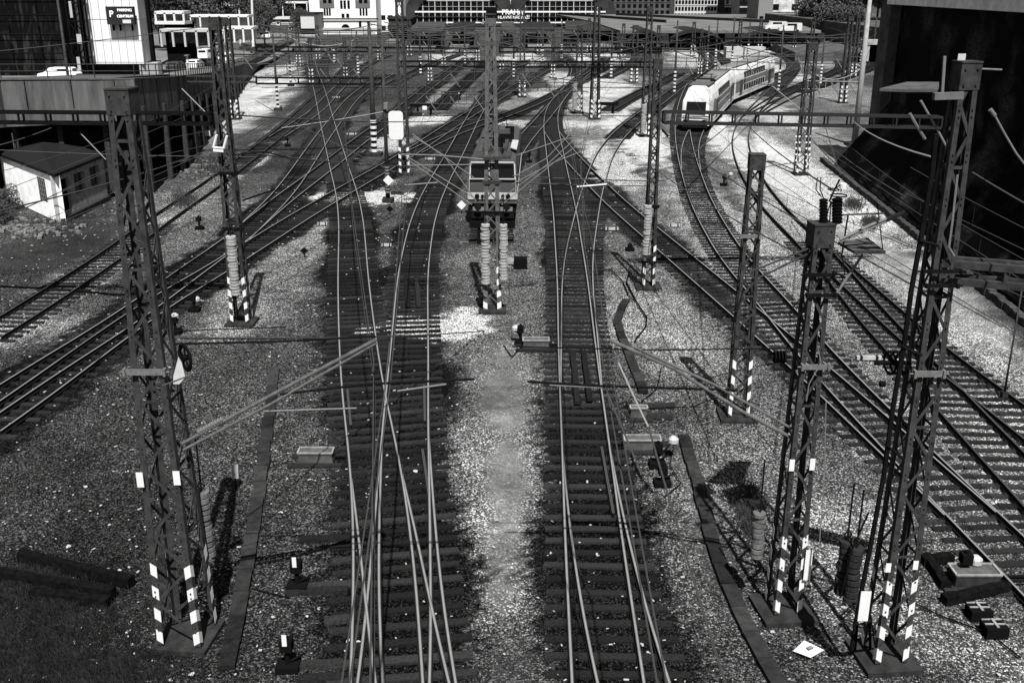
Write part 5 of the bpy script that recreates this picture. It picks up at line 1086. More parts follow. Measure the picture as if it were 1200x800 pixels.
# hillside and dark portal behind the wall
pb = P(1017, 70, 205); po = empty('concrete_portal', (pb.x, 205, 0), 'small dark square portal in a pale concrete wall', 'portal')
w_, h_ = 3.6, 4.2; zb = GZ
mb = MB(); xL, xR = P(1012, 60, 205).x, P(1045, 60, 205).x; xl_, xr_ = P(1019, 60, 205).x, P(1033, 60, 205).x; zt_ = P(1020, 51, 205).z; zp = P(1020, 53, 205).z; z0_ = P(1020, 72, 205).z
mb.box(((xL + xl_) / 2, 206, (zt_ + z0_) / 2), (xl_ - xL, 2, zt_ - z0_)); mb.box(((xR + xr_) / 2, 206, (zt_ + z0_) / 2), (xR - xr_, 2, zt_ - z0_)); mb.box(((xl_ + xr_) / 2, 206, zt_ + .2), (xR - xL, 2.4, .9)); WB(mb, 'surround', mat('portal_conc', .25, .9, n=.2), po)
mb = MB(); mb.box(((xl_ + xr_) / 2, 208.2, (zp + z0_) / 2), (xr_ - xl_ + 1, .3, zp - z0_ + 1)); mb.box(((xl_ + xr_) / 2, 207, zp + .2), (xr_ - xl_ + .5, 2, .2)); WB(mb, 'dark_interior', M_BLACK, po)
hill = MB(); hill.prism([(56, 209), (140, 209), (140, 330), (70, 330)], GZ, 1.5); hill.prism([(74, 209), (150, 209), (150, 330), (78, 330)], 1.5, 6); o = hill.build('embankment', mat('bank_soil', .06, .95, n=.4, ns=.4)); tag(o, 'grey embankment behind the portal', kind='structure')

# ------------------------------------------------------------------ station hall
YH_ = 403; pxm = 385 / 1195; sh_ = empty('station_hall', (0, YH_, 0), 'glass station hall of two dark-rimmed arches with the name in pale letters', 'station')
M_HR = mat('hall_roof', .028, .9, n=.4, ns=.2); M_MUL = mat('mullion_white', .36, .6); zg = .4
xc_ = P(598, 20, YH_).x; AO, HO, AI, HI = 66 * pxm, 18.6, 52 * pxm, 14.2
M_HG = mat('hall_glass', .008, .3, n=.7, ns=.3)
for side, cpx in ((0, 538), (1, 658)):
    cx = P(cpx, 20, YH_).x; n = 29
    ao = [(cx + AO * math.cos(math.pi * i / 28), HO * math.sin(math.pi * i / 28)) for i in range(n)]; ai = [(cx + AI * math.cos(math.pi * i / 28), HI * math.sin(math.pi * i / 28)) for i in range(n)]
    if side == 0: ao = [(min(x, xc_ - .02), z) for x, z in ao]
    else: ao = [(max(x, xc_ + .02), z) for x, z in ao]
    mb = MB(); vs = []
    for yv in (YH_ - 1.2, YH_ + 90): vs += [(x, yv, z) for x, z in ao] + [(x, yv, z) for x, z in ai]
    fs = []
    for i in range(n - 1): fs += [(i, i + 1, n + i + 1, n + i), (2 * n + i, 3 * n + i, 3 * n + i + 1, 2 * n + i + 1), (i, 2 * n + i, 2 * n + i + 1, i + 1), (n + i, n + i + 1, 3 * n + i + 1, 3 * n + i)]
    mb.add(vs, fs); WB(mb, 'barrel_roof', M_HR, sh_)
    mb = MB(); mb.extr([(x, YH_, max(z, zg)) for x, z in ai], (0, .2, 0)); gl = WB(mb, 'glass_screen', M_HG, sh_)
    mb = MB(); st = 7 * pxm
    for k in range(-7, 8):
        x = cx + k * st; h_ = HI * math.sqrt(max(0, 1 - (k * st / AI) ** 2))
        if h_ > 1: mb.box((x, YH_ - .15, (h_ + zg) / 2), (.3 if k % 2 == 0 else .12, .25, h_ - zg))
    for px_y, t_ in ((20, .1), (8, .1), (1, .3), (-6, .2)):
        z_ = P(600, px_y, YH_).z
        if z_ < HI: w_ = AI * math.sqrt(1 - (z_ / HI) ** 2); mb.box((cx, YH_ - .3, z_), (2 * w_, .2, t_))
    WB(mb, 'mullions', M_MUL, gl)
for px_y, t_ in ((26.5, .45), (14, .55)):
    mb = MB(); z_ = P(600, px_y, YH_).z; mb.box((xc_, YH_ - 1.7, z_), (2 * 56 * 2 * pxm * .99, .25, t_)); WB(mb, 'white_rail', mat('mullion_bright', .55, .6), sh_)
mb = MB(); mb.prism([(xc_ - 20 * pxm, YH_ - 1.0), (xc_ + 20 * pxm, YH_ - 1.0), (xc_ + 20 * pxm, YH_ - .6), (xc_ - 20 * pxm, YH_ - .6)], zg, P(600, 9, YH_).z); WB(mb, 'valley_wall', M_HR, sh_)
M_DL = mat('dull_lettering', .55, .7)
c = P(600.5, 14.5, YH_ - 3.2); text('PRAHA', 2.5, (c.x, YH_ - 2.6, c.z - .1), sh_, M_DL, ext=.1, bold=.06)
c = P(602, 20.8, YH_ - 3.2); text('HLAVNÍ NÁDRAŽÍ', 1.45, (c.x, YH_ - 2.6, c.z), sh_, M_DL, ext=.08, bold=.03)
mb = MB(); mb.box((xc_, YH_ + 60, 9), (30, 2, 22)); o = mb.build('pale_house', mat('fac_white2', .44, .8, n=.15), origin=(xc_, YH_ + 60, 0)); tag(o, 'pale facade showing as a small white triangle between the two station arches', 'building')
ro = AO * 2
# platform roofs in front of the hall
for (x0p, x1p, yt, Yf, Yb, lab) in [(478,520,41,255,318,"low dark platform roof left of centre before the hall"),(455,476,36,290,320,"narrow platform roof beside the station house"),(525,556,38,262,318,"low platform roof left of the central mast"),(586,604,40,252,315,"narrow platform roof right of the central mast"),(612,650,37,262,318,"platform roof under the station name, right part"),(662,735,38,266,330,"wide pale rounded platform roof right of the hall centre")]:
    a_, b_ = P(x0p, yt, Yf), P(x1p, yt, Yf); xm = (a_.x + b_.x) / 2; hw_ = (b_.x - a_.x) / 2; root = empty('platform_roof', (xm, Yf, GZ), lab, 'platform roof')
    z_ = 3.9; xo = xm * (Yb / Yf) * .93 - xm; mb = MB(); pts = []
    for k in range(9): an = math.pi * k / 8; pts.append((xm - hw_ * math.cos(an), Yf - 4.5 * math.sin(an)))
    pts += [(xm + xo + hw_, Yb), (xm + xo - hw_, Yb)]
    mb.prism(pts, z_ - .45, z_); WB(mb, 'roof_slab', mat('roof_slab_%d' % (x0p % 3), (.02, .045, .03)[x0p % 3], .9, n=.5, ns=.3), root)
    for k in range(9): 
        mb = MB(); t = k / 9; mb.box((xm + xo * t, Yf + (Yb - Yf) * t + 2, z_ / 2), (.5, .5, z_ - .3)); WB(mb, 'column', M_CONCD, root)
    mb = MB(); t = 1; mb.prism([(xm - hw_ * .7, Yf - 12), (xm + hw_ * .7, Yf - 12), (xm + xo + hw_ * .7, Yb), (xm + xo - hw_ * .7, Yb)], GZ - .1, .45); WB(mb, 'platform', mat('platform_top2', .12, .9, n=.3), root)
# dark halls below the glass
mb = MB(); mb.box((xc_, YH_ - 2.6, -.1 + .2), (1.9 * ro, .6, .6)); mb.box((xc_, YH_ - 8, .2), (1.9 * ro, 6, .4)); o = mb.build('low_wall', M_CONCD, origin=(xc_, YH_ - 4, 0)); tag(o, 'dark low wall along the foot of the glass hall', 'wall')
# vaulted deck at the right
vd = empty('vaulted_deck', (P(850, 40, 246).x, 246, GZ), 'broad grey roof deck with wide dark arches over the tracks', 'station roof')
xs0, xs1 = P(728, 40, 244).x, P(962, 40, 246).x; z_ = 3.6
mb = MB(); mb.prism([(xs0, 246), (xs1, 246), (xs1 + 20, 395), (P(652, 24, 395).x, 395), (P(690, 30, 320).x, 320)], z_, z_ + .6); WB(mb, 'roof_deck', mat('deck_roof', .10, .9, n=.35, ns=.15), vd)
for (pa_, pb_, ym, lab) in ((781, 850, 38.5, 'a'), (856, 962, 38.5, 'b'), (735, 778, 42, 'c')):
    a_, b_ = P(pa_, 45, 244), P(pb_, 45, 244); N = 14; out = []; inn = []
    for k in range(N + 1):
        t = k / N; x = a_.x + (b_.x - a_.x) * t; out.append((x, 1.2 + 3.4 * math.sin(math.pi * t) ** .6)); inn.append((x, .6 + 3.3 * math.sin(math.pi * t) ** .6))
    mb = MB()
    for k in range(N): mb.extr([(out[k][0], 243.5, out[k][1]), (out[k + 1][0], 243.5, out[k + 1][1]), (inn[k + 1][0], 243.5, inn[k + 1][1]), (inn[k][0], 243.5, inn[k][1])], (0, 20, 0))
    WB(mb, 'arch', mat('arch_dark', .02, .9), vd)
for x_ in (xs0, P(779, 50, 246).x, P(853, 50, 246).x, xs1): mb = MB(); mb.box((x_, 247, 1.7), (1.6, 2.5, 3.9)); WB(mb, 'pier', M_CONCD, vd)
mb = MB(); mb.prism([(xs0 + 2, 272), (xs1 + 4, 272), (xs1 + 4, 273), (xs0 + 2, 273)], GZ, z_); WB(mb, 'back_wall', M_BLACK, vd)
for (a_, b_, ya, yb) in (((722, 22), (900, 34), 380, 300), ((655, 22), (780, 33), 390, 300)):
    mb = MB(); A, B = P(*a_, ya), P(*b_, yb); A.z = B.z = z_ + .9; mb.bar(A, B, .4, 1.0); WB(mb, 'deck_kerb', M_CONCD, vd)
mb = MB(); mb.box(((P(896, 70, 200).x), 218, .9), (8, 3, 2.4)); WB(mb, 'pale_end_block', mat('pier_pale2', .3, .8, n=.3), vd)
# ------------------------------------------------------------------ facades
def facade(px0, px1, Y, h, label, m, cols, rows, wsz, z0=0, base=None, wz0=1.2, dz=3.2, dep=16, name='office_building', wm=None, skip=None, roofm=None):
    xa, xb = P(px0, 20, Y).x, P(px1, 20, Y).x; root = empty(name, ((xa + xb) / 2, Y, z0), label, 'building')
    mb = MB(); mb.box(((xa + xb) / 2, Y + dep / 2, z0 + h / 2 - 1), (xb - xa, dep, h + 2)); wl_ = WB(mb, 'wall', m, root)
    mb = MB(); mb.box((0, 0, 0), (wsz[0], .12, wsz[1])); w0 = None
    for r in range(rows):
        for c in range(cols):
            if skip and (r, c) in skip: continue
            p = Vector((xa + (xb - xa) * (c + .5) / cols, Y - .05, z0 + wz0 + r * dz)) - Vector(root.location)
            if w0 is None: w0 = mb.build('window', wm or M_GLASS, root); w0.location = p
            else: o = w0.copy(); C.objects.link(o); o.parent = root; o.location = p
    mb = MB(); mb.box(((xa + xb) / 2, Y + dep / 2, z0 + h + .2), (xb - xa + .8, dep + .8, .4)); WB(mb, 'roof', roofm or M_CONCD, root)
    for r in range(0, rows, 2): mb = MB(); mb.box(((xa + xb) / 2, Y - .1, z0 + wz0 + r * dz - wsz[1] * .75), (xb - xa, .25, .25)); WB(mb, 'cornice', m, root)
    return root
facade(688, 792, 560, 26, "grey office block with square dark windows above the station roof", mat('fac_dark', .06, .9, n=.3, ns=.2), 16, 7, (1.7, 1.9))
facade(790, 851, 500, 26, "white apartment block with rows of small dark windows", mat('fac_white', 0.40, .9, n=.1), 16, 8, (1.1, 1.7), dz=2.9)
facade(848, 868, 470, 26, "narrow black building right of the white block", mat('fac_black', .03, .9, n=.3), 3, 6, (1.1, 1.7))
facade(866, 890, 440, 26, "striped narrow building with pale piers", mat('fac_mid', .25, .9, n=.5, ns=.5), 5, 6, (1.8, 2.4))
facade(888, 905, 335, 12, "low grey gabled building before the peeling wall", mat('fac_grey', .16, .9, n=.2), 2, 2, (1.2, 1.3))
facade(902, 948, 345, 22, "tall pale building with peeling blotched plaster", mat('fac_peel', 0.40, .95, n=.7, ns=.35), 4, 5, (2.2, 1.8), skip={(1, 0), (1, 2), (1, 3), (2, 1), (2, 3)})
for (x_, y_, lab) in ((908, 36, "white van parked left before the peeling wall"), (925, 38, "white van parked right before the peeling wall"), (1015 - 50, 52, "white van on the pale yard under the trees"), (990 - 26, 56, "dark car on the pale yard under the trees")):
    p = G(x_, y_, z_ + .6 if y_ < 40 else 0.0); car(0, 0, .02 if 'dark' in lab else .4, lab, 1.57, 'van' in lab, z=p)
# station house
st = facade(363, 441, 332, 20, "white station house with grey panels between tall windows", mat('fac_house', 0.58, .8, n=.08), 1, 0, (1, 1), name='station_house')
def hw_(px, py, w, h, m=M_GLASS, nm='window', dy=-.06):
    c = P(px, py, 332 + dy); s_ = (332 * CT + 4.5) / 1195; mb = MB(); mb.box(c, (w * s_, .12, h * s_)); return WB(mb, nm, m, st)
for x_ in (378, 384, 420, 426): hw_(x_ + 2.5, 1, 4, 6)
for x_ in (399.5, 403.5, 408): hw_(x_ + .5, 5.5, 2.8, 9)
for x_ in (380, 383, 386, 422, 425.5, 429): hw_(x_ + .5, 14, 2.2, 8)
for x_ in (402, 407.5): hw_(x_, 18.5, 3.4, 4.2)
for x_ in (378, 422, 432): hw_(x_, 28.5, 3, 6)
hw_(383, 5, 17, 9, mat('grey_infill', .10, .8), 'grey_panel', -.03); hw_(425, 5, 17, 9, mat('grey_infill', .10, .8), 'grey_panel', -.03)
hw_(401, 22.5, 84, 1.6, M_BLACK, 'cornice', -.5); hw_(401, 34, 84, 2.4, mat('house_base', .3, .8), 'plinth', -.3)
mb = MB(); c = P(405, 33, 331.7); mb.extr([Vector((c.x + 1.25 * math.cos(math.pi * k / 8), c.y, c.z + 1.15 * math.sin(math.pi * k / 8))) for k in range(9)], (0, .12, 0)); WB(mb, 'arched_window', M_GLASS, st)
facade(436, 470, 345, 17, "white side wing right of the station house", mat('fac_house', 0.58, .8, n=.08), 4, 2, (1.6, 1.4))
facade(455, 482, 300, 5.2, "dark glazed shed before the station hall's left end", mat('fac_black', .03, .9, n=.3), 6, 1, (1.6, 1.4), wz0=3)
facade(292, 362, 420, 14, "long low white building with a strip of windows, top left", mat('fac_white2', 0.44, .8, n=.15), 18, 3, (1.6, 1.0), dz=3.6)
facade(225, 292, 470, 15, "long white terrace building behind the trees", mat('fac_white2', 0.44, .8, n=.15), 16, 4, (1.8, 1.0), dz=3.4)
facade(352, 368, 318, 6, "small pale annex left of the station house", mat('fac_grey2', .4, .8, n=.2), 3, 1, (1.4, 1.6))

# ------------------------------------------------------------------ trees
def leaf_mesh(seed, n, lobes, size):
    r = np.random.RandomState(seed); vs = []; fs = []
    ctrs = [(r.uniform(-.6, .6), r.uniform(-.6, .6), r.uniform(-.45, .55), r.uniform(.3, .5)) for _ in range(lobes)]
    P_ = []
    for k in range(n):
        c = ctrs[r.randint(lobes)]; d = r.normal(size=3); d /= np.linalg.norm(d); rr = c[3] * (1 - .35 * r.rand() ** 2); P_.append(np.array(c[:3]) + d * rr)
    for p in P_:
        a_ = r.normal(size=3); a_ /= np.linalg.norm(a_); b_ = np.cross(a_, r.normal(size=3)); b_ /= np.linalg.norm(b_) + 1e-6; s_ = size * r.uniform(.5, 1.3); o = len(vs)
        vs += [tuple(p + a_ * s_), tuple(p + b_ * s_ * .7), tuple(p - a_ * s_), tuple(p - b_ * s_ * .7)]; fs.append((o, o + 1, o + 2, o + 3))
    me = bpy.data.meshes.new('crown'); me.from_pydata(vs, [], fs); return me
M_LEAF = mat('foliage', .06, .8, n=.5, ns=3)
CR = [leaf_mesh(40 + i, 5200, 12, .045) for i in range(4)]
for c in CR: c.materials.append(M_LEAF)
trk = MB(); trk.tube((0, 0, 0), (0, 0, 1), .035, 8, .02)
for k in range(5): a_ = k * 1.256; trk.tube((0, 0, .5 + .08 * k), (.35 * math.cos(a_), .35 * math.sin(a_), .95 + .05 * k), .015, 6, .006)
o = trk.build('trunk', mat('bark', .04, .9, n=.4)); TRK = o.data; bpy.data.objects.remove(o)
def tree(x, y, z, h, w, label):
    root = empty('leafy_tree', (x, y, z), label, 'tree', 'trees round the station'); 
    t = bpy.data.objects.new('trunk', TRK); C.objects.link(t); t.parent = root; t.scale = (h * .6, h * .6, h * .62)
    c = bpy.data.objects.new('crown', rnd.choice(CR)); C.objects.link(c); c.parent = root; c.location = (0, 0, h * .6); c.scale = (w / 2 * 1.1, w / 2 * 1.1, h * .48); c.rotation_euler = (0, 0, rnd.uniform(0, 6))
for (px, Y, zb_, h, w, lab) in [(952,300,0,15,10,"bushy dark tree at the left end of the tree row by the peeling building"),(966,290,2,16,13,"broad dark tree, second from the peeling building"),(982,300,3,19,14,"tall dark tree in the middle of the row behind the lamp pole"),(996,275,3,15,13,"dark tree just left of the tall lamp pole"),(1012,285,4,17,14,"dark tree just right of the tall lamp pole"),(1028,270,4,15,13,"dark tree above the small portal"),(1042,260,4,17,13,"dark tree touching the concrete pier"),(975,262,1,9,10,"low round bush-like tree before the row"),(1000,250,2,8,9,"low round tree over the pale yard wall"),
    (185,250,1,17,15,"dark tree behind the glazed footbridge, left"),(203,240,1,16,14,"dark tree behind the glazed footbridge, right"),(222,260,1,16,14,"dark tree over the left end of the flat canopy"),(246,280,0,16,14,"dark tree over the flat canopy's middle"),(275,290,0,15,13,"dark tree over the canopy's right end"),(296,260,0,13,9,"slim dark tree at the road bend"),(314,300,0,14,11,"dark tree in front of the low white building"),(308,255,0,11,6,"narrow dark tree right of the white lamp posts"),(351,330,0,9,7,"small tree beside the station house"),(232,330,0,14,16,"wide tree far behind the canopy")]:
    p = P(px, 20, Y); tree(p.x, Y, zb_, h, w, lab)

# ------------------------------------------------------------------ locomotive
def at_frame(p0, p1):
    d = Vector((p1.x - p0.x, p1.y - p0.y, 0)).normalized(); s_ = Vector((d.y, -d.x, 0)); M = Matrix(((s_.x, d.x, 0, p0.x), (s_.y, d.y, 0, p0.y), (0, 0, 1, 0), (0, 0, 0, 1))); return M
def LB(mb, M, name, m, parent):
    mb.v = [tuple(M @ Vector(v)) for v in mb.v]; return WB(mb, name, m, parent)
A = TD['t11']['ctr']; i0 = int(np.argmin(abs(A[:, 1] - 62.0))); i1 = min(len(A) - 1, int(np.argmin(abs(A[:, 1] - 78))))
p0, p1 = Vector((A[i0, 0], A[i0, 1], 0)), Vector((A[i1, 0], A[i1, 1], 0))
p0.x = P(577.5, 262, 62).x
M = at_frame(p0, p1); lc = empty('electric_locomotive', p0, 'boxy electric locomotive with two front windows behind the central mast', 'locomotive')
M_LG = mat('loco_grey', .05, .5, n=.15); M_LW = mat('loco_white', .3, .4, n=.08); M_UD = mat('underframe', .008, .8)
w = 1.5
mb = MB(); sec = [(-w, 1.15), (w, 1.15), (w, 3.2), (w - .12, 3.62), (w - .45, 3.8), (-w + .45, 3.8), (-w + .12, 3.62), (-w, 3.2)]
n = len(sec); vs = [(x, (.0 if z < 2.6 else .0 + (z - 2.6) * .22), z) for x, z in sec] + [(x, 16, z) for x, z in sec]
mb.add(vs, [(i, (i + 1) % n, n + (i + 1) % n, n + i) for i in range(n)] + [tuple(range(n)), tuple(range(n, 2 * n))]); body = LB(mb, M, 'body', M_LG, lc)
for sx in (-1, 1):
    mb = MB(); mb.hexa([(sx * .78 - .56, .07 - .02, 2.72), (sx * .78 + .56, .05, 2.72), (sx * .78 + .56, .12, 2.72), (sx * .78 - .56, .12, 2.72), (sx * .78 - .52, .2 - .02, 3.5), (sx * .78 + .52, .18, 3.5), (sx * .78 + .52, .26, 3.5), (sx * .78 - .52, .26, 3.5)]); f_ = LB(mb, M, 'window', M_GLASS, body)
    mb = MB()
    for (a_, b_) in (((-.62, .0, 2.66), (.62, .0, 2.66)), ((-.58, .17, 3.56), (.58, .17, 3.56)), ((-.6, .0, 2.66), (-.56, .17, 3.56)), ((.6, .0, 2.66), (.56, .17, 3.56))):
        mb.bar((a_[0] + sx * .78, a_[1], a_[2]), (b_[0] + sx * .78, b_[1], b_[2]), .08, .06)
    LB(mb, M, 'frame', M_LW, f_)
    mb = MB(); mb.box((sx * .95, -.01, 2.1), (.75, .05, .5)); LB(mb, M, 'front_panel', mat('loco_panel', .05, .5), lc)
    mb = MB(); mb.disc((sx * .95, -.09, 1.62), (0, 1, 0), .14, .1, 14); LB(mb, M, 'headlight', M_GLASS, lc)
    mb = MB(); mb.disc((sx * .62, -.09, 1.62), (0, 1, 0), .1, .1, 14); LB(mb, M, 'headlight', M_GLASS, lc)
    mb = MB(); mb.tube((sx * .88, 0, 1.05), (sx * .88, -.45, 1.05), .09, 10); mb.disc((sx * .88, -.5, 1.05), (0, 1, 0), .22, .06, 16); LB(mb, M, 'buffer', M_UD, lc)
    mb = MB(); mb.box((sx * .85, -.06, .75), (.75, .08, .38)); LB(mb, M, 'step_frame', M_GALV, lc)
    mb = MB(); mb.box((sx * 1.51, 5, 2.9), (.03, 6, .5)); LB(mb, M, 'side_grille', M_GLASS, lc)
    mb = MB(); mb.tube((sx * 1.42, -.06, 1.6), (sx * 1.42, -.06, 2.7), .025, 6); LB(mb, M, 'handrail', M_LW, lc)
mb = MB(); mb.box((0, -.03, 1.62), (2.98, .06, .42)); mb.box((-1.515, 8, 1.62), (.03, 16, .42)); mb.box((1.515, 8, 1.62), (.03, 16, .42)); LB(mb, M, 'white_band', M_LW, lc)
mb = MB(); mb.box((0, 8, .85), (2.8, 15.6, .6)); mb.box((0, -.08, .45), (2.6, .25, .35)); LB(mb, M, 'underframe', M_UD, lc)
for y_ in (2.2, 5, 11, 13.8):
    for sx in (-1, 1): mb = MB(); mb.disc((sx * .75, y_, .5), (1, 0, 0), .5, .13, 18); LB(mb, M, 'wheel', M_UD, lc)
mb = MB(); mb.box((0, 1.6, 3.88), (2.2, 2.2, .1)); mb.box((0, 8, 3.9), (1.6, 9, .22)); LB(mb, M, 'roof', mat('loco_roof', .035, .8, n=.4), lc)
for y_ in (2.4, 13):
    mb = MB()
    for sx in (-.55, .55): mb.tube((sx, y_ - .8, 4.05), (sx * .8, y_ + .9, 4.5), .03, 5); mb.tube((sx * .8, y_ + .9, 4.5), (sx, y_ - .6, 4.85), .03, 5); mb.tube((sx, y_ - 1, 3.95), (sx, y_ + 1.2, 3.95), .05, 5)
    mb.tube((-.75, y_ - .6, 4.88), (.75, y_ - .6, 4.88), .04, 6); LB(mb, M, 'pantograph', M_STEELD, lc)
for k in range(10): mb = MB(); mb.box((rnd.uniform(-.8, .8), 4 + k * .95, 4.12), (.5 + rnd.random() * .5, .45, .22 + rnd.random() * .2)); LB(mb, M, 'roof_box', M_LG if k % 2 else M_STEELD, lc)
mb = MB(); mb.hexa([(1.0, 3.6, 4.0), (1.4, 3.4, 3.9), (1.45, 7.5, 3.9), (1.05, 7, 4.0), (1.0, 3.6, 4.05), (1.4, 3.4, 3.95), (1.45, 7.5, 3.95), (1.05, 7, 4.05)]); LB(mb, M, 'pale_roof_flap', M_LW, lc)
mb = MB(); mb.bar((-1.3, 0, 3.66), (1.3, 0, 3.66), .2, .06); LB(mb, M, 'rain_strip', M_LW, lc)

# ------------------------------------------------------------------ double-deck train
M_TW = mat('train_white', .42, .45, n=.25, ns=1.2); M_TG = mat('train_grey', .12, .5, n=.3); M_TR = mat('train_roof', .13, .6, n=.25, ns=.8)
ctrpx = [(813, 152), (834, 130), (859, 114), (876, 105.5), (899, 98), (930, 90)]
W_ = [G(x, y, 0) for x, y in ctrpx]; W_ = np.array([(p.x, p.y) for p in W_]); cf = np.polyfit(W_[:, 1], W_[:, 0], 2)
def tx(Y): return float(np.polyval(cf, Y))
tr = empty('double_deck_train', (tx(W_[0, 1]), W_[0, 1], 0), 'white and grey double-deck passenger train curving away at right', 'train')
y = W_[0, 1]
def advance(y, L):
    yy = y
    d = 0
    while d < L: yy += .1; d += math.hypot(.1, tx(yy) - tx(yy - .1))
    return yy
for ci in range(2):
    y1_ = advance(y, 26.4); a_ = Vector((tx(y), y, 0)); b_ = Vector((tx(y1_), y1_, 0)); M = at_frame(a_, b_) @ Matrix.Diagonal((1.04, 1, .93, 1)); L = (b_ - a_).length; w = 1.42
    sec = [(-w, .45), (w, .45), (w, 3.0), (w - .1, 3.6), (w - .35, 4.25), (w - .75, 4.55), (-w + .75, 4.55), (-w + .35, 4.25), (-w + .1, 3.6), (-w, 3.0)]
    n = len(sec); mb = MB()
    if ci == 0: front = [(x * (.94 if z < 3.1 else .86), {True: .0, False: 0}[True] + (0.0 if z < 1.6 else (z - 1.6) * .18 if z < 3.1 else (.27 + (z - 3.) * .35 if z < 4.4 else 1.0)), z) for x, z in sec]
    else: front = [(x, 0, z) for x, z in sec]
    s1_ = [(x, 2.0 if ci == 0 else .5, z) for x, z in sec]; bk = [(x, L, z) for x, z in sec]
    mb.add(front + s1_ + bk, [tuple(range(n)), tuple(range(2 * n, 3 * n))] + [(i, (i + 1) % n, n + (i + 1) % n, n + i) for i in range(n)] + [(n + i, n + (i + 1) % n, 2 * n + (i + 1) % n, 2 * n + i) for i in range(n)])
    cb = LB(mb, M, 'coach_body', M_TW, tr)
    mb = MB(); mb.prism([(-.95, 2.6 if ci == 0 else .3), (.95, 2.6 if ci == 0 else .3), (.95, L - .3), (-.95, L - .3)], 4.55, 4.6); LB(mb, M, 'roof_sheet', M_TR, cb)
    for sx in (-1, 1):
        xs_ = sx * (w + .012)
        mb = MB(); mb.box((xs_, L / 2 + (1. if ci == 0 else 0), 1.95), (.02, L - (3 if ci == 0 else .6), 1.5)); LB(mb, M, 'grey_band', M_TG, cb)
        y0w = 8.0 if ci == 0 else 5.6; nwin = 8 if ci == 0 else 9
        for k in range(nwin):
            yy = y0w + k * 1.55
            mb = MB(); mb.box((sx * (w + .028), yy, 1.6), (.02, 1.3, .8)); LB(mb, M, 'lower_window', M_GLASS, cb)
            if k == 0: mb = MB(); mb.box((sx * (w + .024), y0w + (nwin - 1) * .775, 1.6), (.01, nwin * 1.6, 1.0)); LB(mb, M, 'window_surround', M_TW, cb)
            mb = MB(); mb.hexa([(sx * (w - .02), yy - .66, 2.9), (sx * (w - .02), yy + .66, 2.9), (sx * (w - .1) , yy + .66, 2.9), (sx * (w - .1), yy - .66, 2.9), (sx * (w - .09), yy - .66, 3.66), (sx * (w - .09), yy + .66, 3.66), (sx * (w - .22), yy + .66, 3.66), (sx * (w - .22), yy - .66, 3.66)]) 
            mb.v = [(v[0] + sx * .035, v[1], v[2]) for v in mb.v]; LB(mb, M, 'upper_window', M_GLASS, cb)
        for yy in ((6.2, L - 4.2) if ci == 0 else (3.4, L - 3.8)):
            for q in (-.42, .42): mb = MB(); mb.box((sx * (w + .03), yy + q, 1.75), (.03, .74, 2.0)); LB(mb, M, 'door', M_TW if q > 9 else mat('door_grey', .05, .5), cb)
            mb = MB(); mb.box((sx * (w + .03), yy + 1.9, 2.45), (.02, .9, .6)); LB(mb, M, 'vestibule_window', M_GLASS, cb)
        mb = MB(); mb.box((sx * (w + .02), L / 2, .98), (.03, L - 3, .12)); LB(mb, M, 'stripe', M_TW, cb)
        if ci == 0: mb = MB(); mb.hexa([(sx * (w + .012), 2.6, 2.3), (sx * (w + .012), 4.2, 2.3), (sx * (w - .02), 4.2, 2.3), (sx * (w - .02), 2.6, 2.3), (sx * (w + .012), 3.0, 3.0), (sx * (w + .012), 4.2, 3.), (sx * (w - .02), 4.2, 3.), (sx * (w - .02), 3.0, 3.)]); LB(mb, M, 'cab_side_window', M_GLASS, cb)
    for yy in (3.2, L - 3.2):
        mb = MB(); mb.box((0, yy, .42), (2.3, 3.2, .4)); bo = LB(mb, M, 'bogie', M_UD, tr)
        for q in (-1.2, 1.2):
            for sx in (-1, 1): mb = MB(); mb.disc((sx * .75, yy + q, .44), (1, 0, 0), .44, .13, 16); LB(mb, M, 'wheel', M_UD, bo)
    mb = MB(); mb.box((0, L / 2, .55), (2.4, L - 10, .5)); LB(mb, M, 'underfloor_boxes', M_UD, tr)
    if ci == 0:
        mb = MB(); mb.prism([(-1.0, 1.5), (1.0, 1.5), (1.05, 7.2), (-1.05, 7.2)], 4.56, 4.63); LB(mb, M, 'cab_roof_sheet', mat('cab_roof', .07, .7, n=.3), tr)
        for sx in (-1, 1): mb = MB(); mb.box((sx * (w + .014), 5.0, 2.0), (.02, 4.5, 1.6)); LB(mb, M, 'grey_cab_panel', M_TG, tr)
        mb = MB(); mb.box((0, -.04, 1.42), (2.5, .06, .1)); LB(mb, M, 'front_seam', M_UD, tr)
        mb = MB(); mb.box((0, 6.0, 4.72), (2.3, .5, .2)); LB(mb, M, 'roof_rib', M_UD, tr)
        mb = MB(); mb.hexa([(-.95, -.03 + .03, 1.78), (.95, 0.0, 1.78), (.95, .1, 1.78), (-.95, .1, 1.78), (-.92, .2, 2.95), (.92, .2, 2.95), (.92, .4, 2.95), (-.92, .4, 2.95)]); mb.v = [(v[0], v[1] - .03, v[2]) for v in mb.v]; LB(mb, M, 'windscreen', M_GLASS, tr)
        for sx in (-1, 1):
            mb = MB(); mb.disc((sx * 1.0, -.05, 1.15), (0, 1, 0), .13, .1, 12); LB(mb, M, 'headlight', M_GALV, tr)
            mb = MB(); mb.disc((sx * .85, -.5, .95), (0, 1, 0), .2, .1, 12); LB(mb, M, 'buffer', M_UD, tr)
        mb = MB(); mb.box((0, -.12, .62), (2.4, .5, .75)); LB(mb, M, 'coupler_box', M_UD, tr)
        mb = MB(); mb.disc((0, .5, 3.35), (0, 1, -.8), .16, .12, 14); LB(mb, M, 'top_headlight', M_GALV, tr)
        mb = MB()
